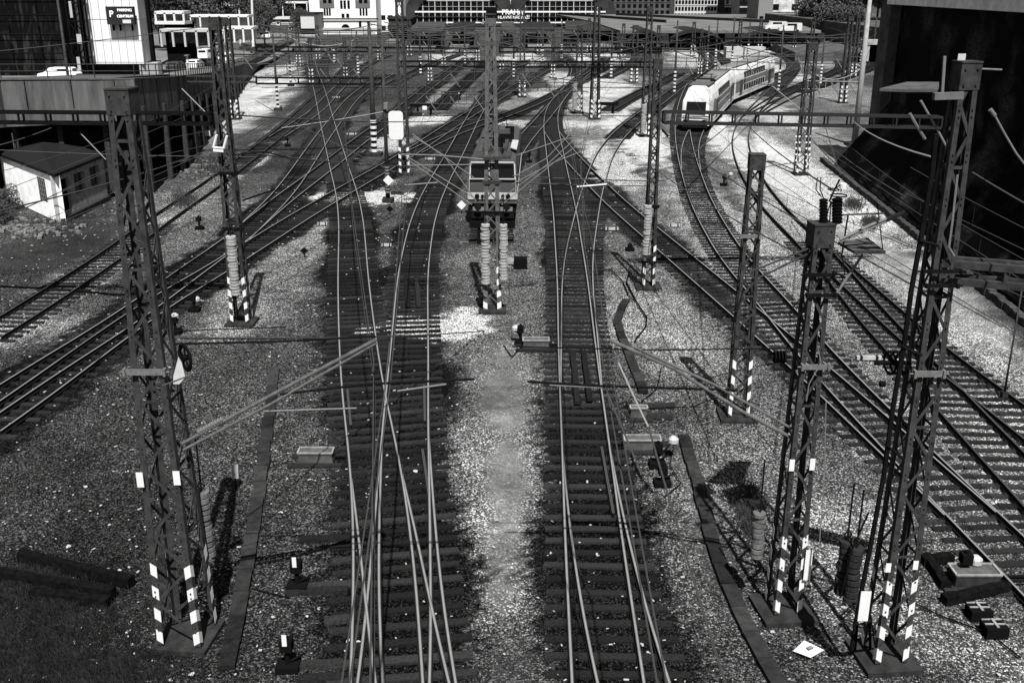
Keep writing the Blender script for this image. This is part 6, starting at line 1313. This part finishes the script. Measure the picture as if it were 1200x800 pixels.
        for sx in (-.55, .55): mb.tube((sx, 6.5, 4.65), (sx * .8, 8.4, 5.0), .04, 5); mb.tube((sx * .8, 8.4, 5.0), (sx, 6.8, 5.3), .04, 5)
        mb.tube((-.8, 6.8, 5.34), (.8, 6.8, 5.34), .05, 6); mb.box((0, 7.2, 4.68), (1.5, 2.6, .14)); LB(mb, M, 'pantograph', M_STEELD, tr)
        mb = MB(); mb.box((0, 5.0, 4.72), (1.4, .6, .25)); mb.box((0, 11, 4.72), (1.2, 2.0, .22)); LB(mb, M, 'roof_unit', M_TG, tr)
    mb = MB(); mb.box((0, L + .35, 2.3), (2.0, .9, 3.4)); LB(mb, M, 'gangway', M_UD, tr)
    y = advance(y1_, .8)

# ------------------------------------------------------------------ ground furniture
def thing(nm, p, label, cat, group=None): return empty(nm, p, label, cat, group)
def sc_at(p): return (p.y * CT + (CAMH - p.z) * ST) / 1195
# cable ducts with concrete lids
def duct(pix, label, w=.37, split=99):
    pts = [G(x, y, GZ + .0) for x, y in pix]; root = thing('cable_duct', pts[0], label, 'cable duct', 'concrete cable ducts beside the tracks')
    L = [(p.x, p.y) for p in pts]; A = np.array(L); d = np.r_[0, np.cumsum(np.hypot(*np.diff(A, axis=0).T))]; s = np.arange(0, d[-1], .98); X = np.interp(s, d, A[:, 0]); Y = np.interp(s, d, A[:, 1])
    for k in range(3): X[1:-1] = (X[:-2] + X[1:-1] + X[2:]) / 3; Y[1:-1] = (Y[:-2] + Y[1:-1] + Y[2:]) / 3
    for i in range(min(95, len(s) - 1)):
        a_, b_ = Vector((X[i], Y[i], GZ + .045)), Vector((X[i + 1], Y[i + 1], GZ + .045)); mb = MB(); g_ = (b_ - a_) * .02; sh = Vector((rnd.uniform(-.03, .03), rnd.uniform(-.015, .015), rnd.uniform(-.015, .02)))
        mb.bar(a_ + g_ + sh, b_ - g_ + sh, w, .11); WB(mb, 'lid', rnd.choice([M_LID, M_LID, M_LID2, M_LID3]), root)
    return root
M_LID = mat('duct_lid', .020, .9, n=.4, ns=4, bump=.3); M_LID3 = mat('duct_lid_dark', .012, .95, n=.5, ns=5); M_LID2 = mat('duct_lid_pale', .028, .9, n=.4, ns=4, bump=.3)
duct([(322, 432), (318, 470), (313, 510), (306, 560), (299, 605), (292, 650), (284, 700), (272, 750), (258, 815)], "long curved row of duct lids right of the big lower left mast")
duct([(802, 512), (812, 545), (819, 575), (828, 610), (839, 650), (852, 690), (870, 730), (893, 770), (918, 812)], "curved row of duct lids running down left of the switch gear mast")
duct([(734, 352), (726, 362), (722, 376), (724, 392), (732, 404), (742, 425), (750, 455), (757, 468)], "short bent row of duct lids below the portal mast", w=.35)
mb = MB(); pts = [G(x, y, GZ + .06) for x, y in [(738, 318), (734, 330), (745, 352), (758, 372), (757, 382), (746, 396), (744, 400)]]; mb.path(pts, .035, 5); pts = [G(x, y, GZ + .05) for x, y in [(700, 318), (716, 316), (730, 330), (736, 345), (742, 352)]]; mb.path(pts, .03, 5)
o = mb.build('loose_cable', M_BLACK, origin=pts[0]); tag(o, 'black cable looping on the gravel below the portal mast', 'cable')
# concrete pads
for (x, y, w, d, lab) in [(860, 490, 1.6, 1.5, "square concrete pad under the short armless mast"), (395, 74, 8.5, 10, "pale concrete slab on the dark ground at upper left of the tracks")]:
    p = G(x, y); mb = MB(); h = .3; mb.box((0, d / 2 if d > 3 else .3, h / 2 - .02), (w, d, h)); 
    if d < 3: mb.bar((-w / 2, -.5, .3), (w / 2, -.5, .3), .12, .12)
    o = mb.build('concrete_pad', M_CONC if d < 3 else mat('pale_slab', .4, .9, n=.2), origin=p); tag(o, lab, 'concrete pad')
# point machines, lanterns, boxes
def machine(x, y, label, w=1.1, d=.45, h=.3, face=None, rods=None, tone=None):
    p = G(x, y); root = thing('point_machine', p, label, 'point machine', 'switch machines beside the rails')
    mb = MB(); mb.hexa([(-w / 2, -d / 2, 0), (w / 2, -d / 2, 0), (w / 2, d / 2, 0), (-w / 2, d / 2, 0), (-w / 2 + .05, -d / 2 + .03, h), (w / 2 - .05, -d / 2 + .03, h), (w / 2 - .05, d / 2 - .03, h), (-w / 2 + .05, d / 2 - .03, h)]); mb.build('casing', tone or mat('machine_case', .05, .6, n=.4), root)
    mb = MB(); mb.box((0, 0, h + .025), (w * .96, d * .96, .05)); lid = mb.build('lid', mat('machine_lid', .07, .6, n=.4), root)
    mb = MB(); 
    for (a_, b_) in (((-1, -1), (1, -1)), ((-1, 1), (1, 1)), ((-1, -1), (-1, 1)), ((1, -1), (1, 1))): mb.bar((a_[0] * w * .48, a_[1] * d * .48, h + .07), (b_[0] * w * .48, b_[1] * d * .48, h + .07), .05, .035)
    mb.build('pale_rim', mat('worn_rim', .2, .7, n=.4), lid)
    if rods:
        mb = MB()
        for dy in (-.12, .12): mb.bar((0, dy, .1), (rods, dy, .1), .05, .03)
        mb.build('rods', M_STEELD, root)
    mb = MB(); mb.box((0, -.32, -.03), (w * 1.5, .24, .14)); mb.box((0, .32, -.03), (w * 1.5, .24, .14)); mb.build('timber', M_WOOD, root)
    return root
machine(371, 540, "framed point machine left of the scissors crossing beside the thin rod", rods=.9)
machine(628, 407, "framed point machine left of the straight right track at mid picture", rods=1.1)
machine(752, 525, "point machine right of the straight right track beside the lantern", w=1.2, rods=-1.1)
machine(655 + 93, 488, "small white-rimmed box above the lantern by the right track", w=.6, d=.3)
machine(1140, 682, "hunched grey point machine on timbers at the lower right rails", w=1.15, d=.55, h=.3, rods=1.4, tone=mat("machine_dark", .02, .6, n=.4))
machine(1048, 668, "small machine between the tall right mast and the rails", w=.6, d=.3, h=.15) if False else None
M_OLD = mat('black_timber', .005, .9, n=.6, ns=8, bump=.6)
def timber(pa, pb, label, w=.26, h=.2, z=None, nm='old_sleeper'):
    a_, b_ = G(*pa), G(*pb); root = a_.copy(); mb = MB(); z = GZ + h / 2 if z is None else z; a_.z = b_.z = z; n = 8; d = (b_ - a_)
    sd = Vector((d.y, -d.x, 0)).normalized()
    pr = [(-w / 2, -h / 2), (w / 2, -h / 2), (w / 2 - .02, h / 2), (-w / 2 + .02, h / 2)]; vs = []
    for i in range(n + 1):
        c = a_ + d * (i / n)
        for (u, v) in pr: vs.append(c + sd * (u + rnd.uniform(-.015, .015)) + Vector((0, 0, v + rnd.uniform(-.015, .015))))
    fs = []
    for i in range(n):
        for q in range(4): fs.append((i * 4 + q, i * 4 + (q + 1) % 4, i * 4 + 4 + (q + 1) % 4, i * 4 + 4 + q))
    fs += [(0, 1, 2, 3), (n * 4, n * 4 + 1, n * 4 + 2, n * 4 + 3)]; mb.add(vs, fs); o = mb.build(nm, M_OLD if nm == 'old_sleeper' and h > .19 else M_WOOD, origin=root); tag(o, label, 'timber', 'old timbers lying about'); return o
timber((25, 655), (155, 686), "old black sleeper lying alone at lower left, above the other two", w=.27, h=.26); timber((-8, 676), (134, 700), "old black sleeper half in the grass at lower left, middle one", w=.27, h=.26); timber((38, 698), (128, 709), "short old sleeper lowest of the three in the lower left grass", w=.26, h=.2)
timber((1085, 655), (1108, 690), "timber slanting left of the hunched machine"); timber((1105, 706), (1180, 690), "timber in front of the hunched machine, lower right")
timber((1080, 660), (1115, 656), "short timber above the slanting one at lower right")
timber((735, 487), (788, 490), "black timber above the small white-rimmed box", h=.12); timber((735, 478), (790, 476), "black timber at the top of the lantern group", h=.12)
# extended switch timbers left of the crossing
for k, (xa, ya, xb) in enumerate([(352, 633, 410), (334, 694, 408), (340, 780, 402), (346, 688, 412), (380, 728, 410), (350, 796, 404)]):
    timber((xa, ya), (xb, ya - 3), ["long switch timber left of the scissors crossing, top one","long switch timber carrying the dark lever box","long switch timber carrying the lowest lantern","second timber touching the dark lever box","short stub timber between the two lantern timbers","lowest switch timber at the bottom edge"][k], h=.12, z=GZ + .01)
# lanterns and small signals
def lantern(x, y, label, disc=None, plate=False, r=.13, h=.5):
    p = G(x, y); root = thing('switch_lantern', p, label, 'switch lantern', 'switch lanterns between the tracks')
    mb = MB(); mb.box((0, 0, .06), (.5, .4, .14)); mb.tube((0, 0, .1), (0, 0, h), .06, 8); mb.box((0, 0, h + .1), (.26, .26, .26)); mb.tube((0, 0, h + .23), (0, 0, h + .32), .05, 8); mb.tube((0, 0, .14), (.35, .1, .3), .03, 6); mb.build('body', M_BLACK, root)
    if disc: 
        mb = MB(); mb.tube((0, 0, .25), (disc[0], disc[1], disc[2]), .035, 6); mb.build('lever', M_STEELD, root)
        mb = MB(); c = Vector(disc); n_ = 10
        mb.tube(c - Vector((0, 0, .14)), c - Vector((0, 0, .05)), .08, 12, .16); mb.tube(c - Vector((0, 0, .05)), c + Vector((0, 0, .07)), .16, 12, .16); mb.tube(c + Vector((0, 0, .07)), c + Vector((0, 0, .15)), .16, 12, .07); mb.build('counterweight', mat('weight_white', .3, .8, n=.35, ns=9), root)
    if plate: mb = MB(); mb.box((0, -.16, h + .3), (.1, .03, .26)); mb.build('white_plate', M_WHITE, root)
    return root
lantern(770, 545, "black lantern with round white counterweight by the right track", disc=(.55, .5, .6)); lantern(776, 567, "black lantern lying lowest in the group by the right track", h=.35)
lantern(610, 402, "lantern with a white rounded arm left of the right track machine", disc=(-.2, .25, .55)); lantern(349, 688, "dark lever box with white tip on the switch timber", plate=True); lantern(338, 782, "lowest dark lantern with white plate at the bottom left of the crossing", plate=True)
lantern(206, 390, "lever with white ball seen right of the big left mast", disc=(0, .1, .7)); lantern(228, 364, "small dark lever box right of the big left mast's shadow side", disc=(.1, .1, .5)); lantern(1128, 678, "white-capped lantern beside the hunched machine", disc=(.3, .1, .45))
lantern(337, 171, "small dark lantern between the upper left tracks"); lantern(662, 128, "small dark lantern by the far switches right of centre"); lantern(848, 217, "black lever stand right of the train track", disc=(.6, .6, .7)); lantern(708, 84, "distant dark lantern on the gravel island"); lantern(538, 117, "small dark lantern with a white top near the buffer stop", plate=True)
lantern(620, 190, "small black lantern right of the locomotive"); lantern(760, 137, "dark lever on the bright gravel under the far mast"); lantern(738, 293, "flat dark lantern left of the portal mast", h=.1); lantern(234, 268, "dark lantern beside the leftmost track")
mb = MB(); a_ = G(353, 690); mb.tube((0, 0, .3), (.02, 2.6, .35), .03, 6); o = mb.build('signal_rod', M_BLACK, origin=a_); tag(o, 'thin black rod between the dark lever box and the framed machine', 'rod')
for (x, y, lab) in [(1146, 722, "small black box with white cross, upper of the two at lower right"), (1164, 742, "small black box with white cross, lower of the two at lower right")]:
    p = G(x, y); root = thing('ground_box', p, lab, 'box'); mb = MB(); mb.box((0, 0, .12), (.5, .4, .26)); mb.build('casing', M_BLACK, root); mb = MB(); mb.box((0, 0, .26), (.46, .04, .02)); mb.box((0, 0, .285), (.06, .34, .02)); mb.box((0, .18, .26), (.46, .03, .02)); mb.build('white_cross', mat('worn_rim', .2, .7, n=.4), root)
# standing plates and diamonds
def stand_plate(x, y, wpx, hpx, label, dia=False, m=M_WHITE, lean=0.0, z=.5):
    p = G(x, y); s = sc_at(p); root = thing('marker_board', p, label, 'sign'); mb = MB(); mb.tube((0, 0, -.05), (0, 0, z), .03, 6); mb.build('stake', M_STEELD, root)
    W, H = wpx * s / 2, hpx * s / 2; mb = MB(); c = Vector((0, -.04, z + .05))
    if dia: mb.extr([c + Vector(q) for q in ((0, 0, H), (W, 0, 0), (0, 0, -H), (-W, 0, 0))], (0, .02, 0))
    else: mb.extr([c + Vector(q) for q in ((-W * .8, 0, -H), (W * .9, 0, -H), (W, .05, H), (-W * .7, .05, H))], (0, .02, 0))
    mb.build('plate', m, root); return root
stand_plate(277, 572, 9, 17, "small tilted pale board standing on the soil right of the big left mast", m=mat('dull_board', .22, .8, n=.3)); stand_plate(541, 249, 11, 11, "small white diamond board left of the locomotive", True, z=.45)
stand_plate(357, 301, 11, 8, "small black diamond plate left of the straight track", True, M_BLACK, z=.3); stand_plate(457, 250, 9, 8, "small black diamond plate under the pole with white diamond", True, M_BLACK, z=.25)
# white dashes beside switches (short painted posts)
for k, (x, y, w, lab) in enumerate([(453, 287, 12, "white dash board between the two left tracks"), (378, 262, 12, "white dash board above the black diamond"), (717, 268, 16, "white dash board left of the portal mast"), (790, 264, 14, "white dash board right of the portal mast"), (1018, 419, 30, "long white dash board right of the switch gear mast"), (412, 157, 12, "white dash board in the upper left crossing"), (394, 114, 9, "tiny white dash board far up the left tracks"), (504, 186, 12, "white dash board below the white rounded board")]):
    p = G(x, y, GZ + .1); s = sc_at(p); root = thing('gauge_marker', p, lab, 'marker', 'white fouling markers between tracks'); mb = MB(); mb.box((0, 0, 0), (w * s, .14, .14)); mb.build('bar', mat('tar_black', .01, .9), root)
    mb = MB(); mb.box((0, 0, .003), (w * s * .5, .146, .146)); mb.box((-w * s * .42, 0, .003), (w * s * .12, .146, .146)); mb.box((w * s * .42, 0, .003), (w * s * .12, .146, .146)); mb.build('white_bands', mat('worn_white', .28, .8, n=.3), root)
# fence stumps, cabinet, sign, bush at upper left
for i, (x, y) in enumerate([(212, 169), (218, 166), (224, 162), (230, 160)]):
    p = G(x, y); mb = MB(); mb.box((0, 0, .7), (.16, .16, 1.5)); mb.tube((0, 0, 1.2), (.9, .8, 1.25), .03, 5); o = mb.build('fence_post', M_STEELD, origin=p); tag(o, "dark square post, %s of four in the row on the pale path" % ['first', 'second', 'third', 'last'][i], 'post', 'square posts on the pale path')
p = G(240, 162); root = thing('low_sign', p, 'low white board beside the four dark posts', 'sign'); mb = MB(); mb.box((0, 0, .45), (1.1, .06, .5)); mb.build('board', M_WHITE, root); mb = MB(); mb.box((-.4, .05, .1), (.06, .06, .6)); mb.build('leg', M_STEELD, root); mb = MB(); mb.box((.4, .05, .1), (.06, .06, .6)); mb.build('leg', M_STEELD, root)
p = G(210, 200); root = thing('tipped_cabinet', p, 'dark tipped-over cabinet on the pale rubble at upper left', 'cabinet'); mb = MB(); mb.hexa([(-.7, -.3, 0), (.6, -.3, 0), (.7, .6, 0), (-.6, .6, 0), (-.6, -.2, .55), (.7, -.25, .8), (.7, .5, .8), (-.5, .5, .5)]); mb.build('casing', M_BLACK, root); mb = MB(); mb.box((.1, .15, .75), (1.2, .7, .06)); mb.build('lid', M_STEEL, root)
# buffer stops
def bufstop(x, y, w, label, white=True):
    p = G(x, y); root = thing('buffer_stop', p, label, 'buffer stop', 'buffer stops'); mb = MB(); mb.box((0, 0, 1.1), (w, .3, .35)); mb.build('beam', M_BLACK, root)
    for sx in (-1, 1):
        mb = MB(); mb.bar((sx * .75, 0, 0), (sx * .75, 0, 1.1), .18, .18); mb.bar((sx * .75, 1.6, 0), (sx * .75, .1, 1.0), .14, .14); mb.build('upright', M_BLACK, root)
    if white: mb = MB(); mb.box((.1, -.25, .55), (.5, .08, 1.0)); mb.build('white_plate', M_WHITE, root); mb = MB(); mb.box((-.6, -.3, .2), (.7, .5, .4)); mb.build('concrete_foot', M_GALV, root)
bufstop(497, 135, 3.2, "dark buffer stop with an upright white plate left of centre"); bufstop(711, 133, 2.6, "low black buffer stop at the gravel island", False); bufstop(577, 285, 2.6, "dark buffer stop under the locomotive's nose", False)
# bent buffers near the central mast
p = G(610, 313); root = thing('scrap_bin', p, 'dark open scrap box right of the central mast foot', 'box'); mb = MB(); mb.box((0, 0, .25), (.7, .7, .5)); mb.build('body', M_BLACK, root); mb = MB(); mb.box((-.8, .5, .12), (1.0, .12, .12)); mb.box((-.8, .9, .12), (1.1, .1, .12)); mb.box((-.75, 1.3, .12), (1.0, .1, .12)); mb.build('pale_bars', mat('worn_rim', .2, .7, n=.4), root)
# paper on the ground
p = G(947, 763, GZ + .03); mb = MB(); mb.add([(-.33, .02, 0), (-.02, -.26, .03), (.36, .02, .02), (.0, .33, .05), (-.33, .02, .006), (-.02, -.26, .036), (.36, .02, .026), (0, .33, .056)], [(0, 1, 2, 3), (4, 5, 6, 7), (0, 1, 5, 4), (1, 2, 6, 5), (2, 3, 7, 6), (3, 0, 4, 7)])
root = thing('paper_sheet', p, 'white crumpled sheet of paper lying left of the tallest right mast', 'paper'); mb.build('sheet', M_WHITE, root); mb = MB(); mb.box((.05, .05, .07), (.14, .09, .02), .5); mb.build('grey_print', mat('print_grey', .15, .8), root)
# black sheet standing for the dark hole in the bright strip
p = G(563, 557, GZ + .012); mb = MB(); pts = [(.25 * math.cos(k * .52) * (1 + .2 * math.sin(k * 3)), .14 * math.sin(k * .52), 0) for k in range(12)]; mb.extr(pts, (0, 0, .02)); o = mb.build('hole_patch', M_BLACK, origin=p); tag(o, 'flat black clod drawn as a thin sheet in the bright gravel strip', 'pit')
# parallel check boards inside the tracks
for i, (xa, ya, xb, yb, lab) in enumerate([(671, 416, 677, 476, "left dark plank between the rails of the right straight track"), (684, 416, 691, 472, "right dark plank between the rails of the right straight track"), (476, 327, 478, 362, "left dark plank between the rails of the track past the locomotive"), (488, 327, 491, 362, "right dark plank between the rails of the track past the locomotive")]):
    timber((xa, ya), (xb, yb), lab, w=.24, h=.1, z=-.08, nm='guide_plank')
# check rails (guard rails) beside running rails
for i, (pts, lab) in enumerate([([(705, 522), (712, 562), (719, 600)], "short guard rail inside the right straight track"), ([(407, 455), (411, 497)], "short guard rail beside the left rail of the straight track left of centre"), ([(497, 450), (498, 492)], "short guard rail left of the crossing's right outer rail"), ([(457, 400), (450, 470)], "short guard rail above the crossing point"), ([(636, 385), (632, 345)], "") , ([(495, 525), (503, 580), (505, 640)], "thin guard rail inside the crossing's right track")]):
    if not lab: continue
    w_ = [G(x, y, 0) for x, y in pts]; A = np.array([(p.x, p.y) for p in w_]); B = np.c_[np.interp(np.linspace(0, len(A) - 1, 30), range(len(A)), A[:, 0]), np.interp(np.linspace(0, len(A) - 1, 30), range(len(A)), A[:, 1])]
    mb = rail_mesh(B, -.02, 2); o = mb.build("guard_rail", [M_RUST, M_RAILTOPD, M_RAILEDGE], origin=(B[0, 0], B[0, 1], 0)); tag(o, lab, 'guard rail', 'guard rails')
# ------------------------------------------------------------------ litter: larger scraps one by one, crumbs as stuff
scr = []
for v in range(3):
    mb = MB(); pts = [(math.cos(k * 1.05) * rnd.uniform(.5, 1.), math.sin(k * 1.05) * rnd.uniform(.4, .8), 0) for k in range(6)]; mb.extr([Vector(p) + Vector((0, 0, rnd.uniform(0, .25))) for p in pts], (0, 0, .15)); o = mb.build('litter_scrap', mat('dirty_paper', .3, .9, n=.6, ns=8)); scr.append(o.data); bpy.data.objects.remove(o)
for (x, y) in [(316,418),(343,425),(375,516),(371,522),(338,531),(303,498),(150,552),(133,552),(155,527),(118,592),(55,611),(80,640),(140,668),(110,643),(48,705),(28,735),(52,793),(85,780),(165,786),(200,795),(408,750),(420,752),(446,594),(320,723),(305,717),(360,722),(424,673),(757,590),(746,557),(735,573),(726,506),(745,585),(760,517),(765,703),(770,733),(752,755),(760,765),(820,650),(840,800),(925,795),(950,750),(690,730),(588,352),(512,478),(487,552),(496,595),(478,538),(645,648),(600,665),(1075,770),(1110,690),(20,600),(70,575),(100,570),(128,615),(36,640),(160,640),(170,620),(95,735),(30,790),(120,760),(150,740),(260,770),(225,790),(60,560),(180,520),(230,480),(265,455),(245,505),(300,540),(318,590),(330,600),(310,640),(335,745),(365,765),(385,560),(640,760),(655,790),(800,735),(905,740),(985,770),(1010,790),(1130,775),(1170,790),(1060,640),(990,600),(940,590),(870,590),(835,470),(700,650),(630,700)]:
    p = G(x, y, GZ - .0); o = bpy.data.objects.new('litter_scrap', rnd.choice(scr)); C.objects.link(o); o.location = p; s = rnd.uniform(.035, .1); o.scale = (s * rnd.uniform(.6, 1.5), s, s * .6); o.rotation_euler = (rnd.uniform(-.4, .4), rnd.uniform(-.4, .4), rnd.uniform(0, 6))
    tag(o, 'small white scrap of litter lying on the yard ground', 'litter', 'white litter scraps on the ground')
def crumbs(n, seed):
    r = np.random.RandomState(seed); mb = MB(); k = 0
    while k < n:
        y = 17 + 60 * r.rand() ** 1.3; half = (y * CT + 4.5) * 620 / 1195; x = (r.rand() * 2 - 1) * half; s = .01 + .03 * r.rand() ** 3 + .0006 * y
        if r.rand() > (.9 if x < -4 else .5): continue
        a_ = r.rand() * 6.28; mb.box((x, y, GZ + .005), (s * (1 + 1.5 * r.rand()), s, s * .4), a_); k += 1
    o = mb.build('litter_crumbs', mat('pale_crumb', .3, .8)); tag(o, 'tiny pale crumbs of litter and chips scattered over the yard', 'litter', kind='stuff')
crumbs(1900, 3)
# ------------------------------------------------------------------ grass and weeds
def grass(areas, n, name, label, m, hmin, hmax, seed):
    r = np.random.RandomState(seed); vs = []; fs = []
    for _ in range(n):
        cx, cy, rx, ry = areas[r.randint(len(areas))]; px = cx + rx * r.normal() * .5; py = cy + ry * r.normal() * .5
        if py > 900 or py < 20: continue
        p = G(px, min(py, 860)); h = r.uniform(hmin, hmax)
        for b in range(4):
            a_ = r.rand() * 6.28; dx, dy = math.cos(a_), math.sin(a_); w = .006; o = len(vs); x, y = p.x + r.normal() * .04, p.y + r.normal() * .04; ln = h * r.uniform(.2, .8)
            vs += [(x - dy * w, y + dx * w, GZ - .03), (x + dy * w, y - dx * w, GZ - .03), (x + dx * ln * .5 + dy * w * .7, y + dy * ln * .5 - dx * w * .7, GZ + h * .7), (x + dx * ln, y + dy * ln, GZ + h)]; fs.append((o, o + 1, o + 2, o + 3))
    me = bpy.data.meshes.new(name); me.from_pydata(vs, [], fs); me.materials.append(m); o = bpy.data.objects.new(name, me); C.objects.link(o); tag(o, label, 'grass', kind='stuff')
grass([(90, 740, 110, 70), (40, 690, 70, 40), (120, 790, 100, 30), (30, 760, 60, 60)], 6000, 'grass', 'low dark grass and weeds in the lower left corner', mat('dry_grass', .02, .9, n=.5), .04, .16, 5)
grass([(250, 200, 20, 12), (215, 235, 16, 10), (60, 265, 50, 8), (230, 190, 30, 10), (1000, 240, 12, 8), (1020, 262, 12, 8), (190, 680, 20, 50), (10, 250, 12, 15), (880, 600, 15, 30)], 3500, 'weeds', 'scattered weeds by the hut, the rubble and the wall foot', mat('weed_leaf', .035, .9, n=.5), .06, .3, 6)
p = G(190, 190); root = thing('bare_shrub', p, 'small bare shrub left of the upper left mast', 'shrub'); mb = MB()
for k in range(16): a_ = rnd.uniform(0, 6.28); q = Vector((math.cos(a_) * .5 * rnd.random(), math.sin(a_) * .5 * rnd.random(), rnd.uniform(1., 2.2))); mb.tube((0, 0, 0), q * .5, .03, 4, .02); mb.tube(q * .5, q + Vector((rnd.uniform(-.3, .3), 0, .2)), .02, 4, .008)
mb.build('branches', M_STEELD, root)
def bush(x, y, r_, label, z=0):
    p = G(x, y); root = thing('leafy_bush', p, label, 'bush'); c = bpy.data.objects.new('foliage', rnd.choice(CR)); C.objects.link(c); c.parent = root; c.location = (0, 0, r_ * .7); c.scale = (r_, r_, r_ * .9); mb = MB(); mb.tube((0, 0, -.1), (0, 0, r_ * .7), .05, 6, .02); mb.build('stem', M_STEELD, root)
bush(8, 246, 1.1, "dark bush growing before the left end of the hut"); bush(-2, 262, 1.0, "small dark bush at the left edge below the hut")
# rubble before the hut and in the left corner
r = np.random.RandomState(4); mb = MB()
for k in range(260):
    x, y = 30 + r.normal() * 28, 268 + r.normal() * 5; p = G(x, y, GZ); s = .06 + .2 * r.rand() ** 2; mb.box((p.x, p.y, GZ + s * .3), (s * 1.5, s, s * .7), r.rand() * 6)
for k in range(120):
    x, y = 225 + r.normal() * 14, 198 + r.normal() * 5; p = G(x, y, GZ); s = .06 + .22 * r.rand() ** 2; mb.box((p.x, p.y, GZ + s * .3), (s * 1.5, s, s * .7), r.rand() * 6)
o = mb.build('rubble', mat('rubble', .12, .9, n=.7, ns=2)); tag(o, 'broken stone rubble before the hut and on the left path', 'rubble', kind='stuff')
# small white things near the wall foot
for (x, y, lab) in [(1180, 404, "pale concrete lid by the right edge, upper"), (1196, 426, "pale concrete lid by the right edge, lower")]:
    p = G(x, y, GZ + .12); mb = MB(); mb.box((0, 0, 0), (1.1, .7, .25), .15); o = mb.build('concrete_slab', mat('lid_pale', .3, .9, n=.3), origin=p); tag(o, lab, 'slab')
post_mast((1176, 466), 336, .04, "thin dark rod standing at the far right rails", stripes=False, name='thin_post', cat='pole')

# loose cables and rags round the machines
for (pts, r_, lab) in [([(742,498),(752,470),(770,455),(775,430)], .018, "thin cable from the white-rimmed box toward the gravel"),([(735,510),(742,540),(752,560),(765,575)], .02, "cable looping past the point machine to the lantern"),([(790,520),(785,545),(798,566),(778,582)], .016, "cable right of the round counterweight"),
    ([(1030,705),(1060,700),(1100,720),(1160,742),(1196,770)], .02, "thin cable running to the two small black boxes"),([(300,660),(330,655),(380,642),(405,632)], .02, "cable crossing toward the scissors from the left duct"),([(230,700),(300,690),(340,700)], .015, "thin cable near the big left mast's footing"),
    ([(618,398),(600,418),(590,404)], .02, "cable behind the framed machine at mid picture"),([(500,290),(490,330),(505,350)], .015, "thin cable between the left tracks"),([(0,335),(60,338),(140,345),(200,340)], .05, "dark pipe crossing under the leftmost track"),([(820,445),(880,430),(940,420)], .015, "thin cable past the armless mast")]:
    q = [G(x, y, GZ + .03) for x, y in pts]; mb = MB(); mb.path(q, r_, 5); o = mb.build('ground_cable', M_BLACK, origin=q[0]); tag(o, lab, 'cable', 'cables lying on the ground')
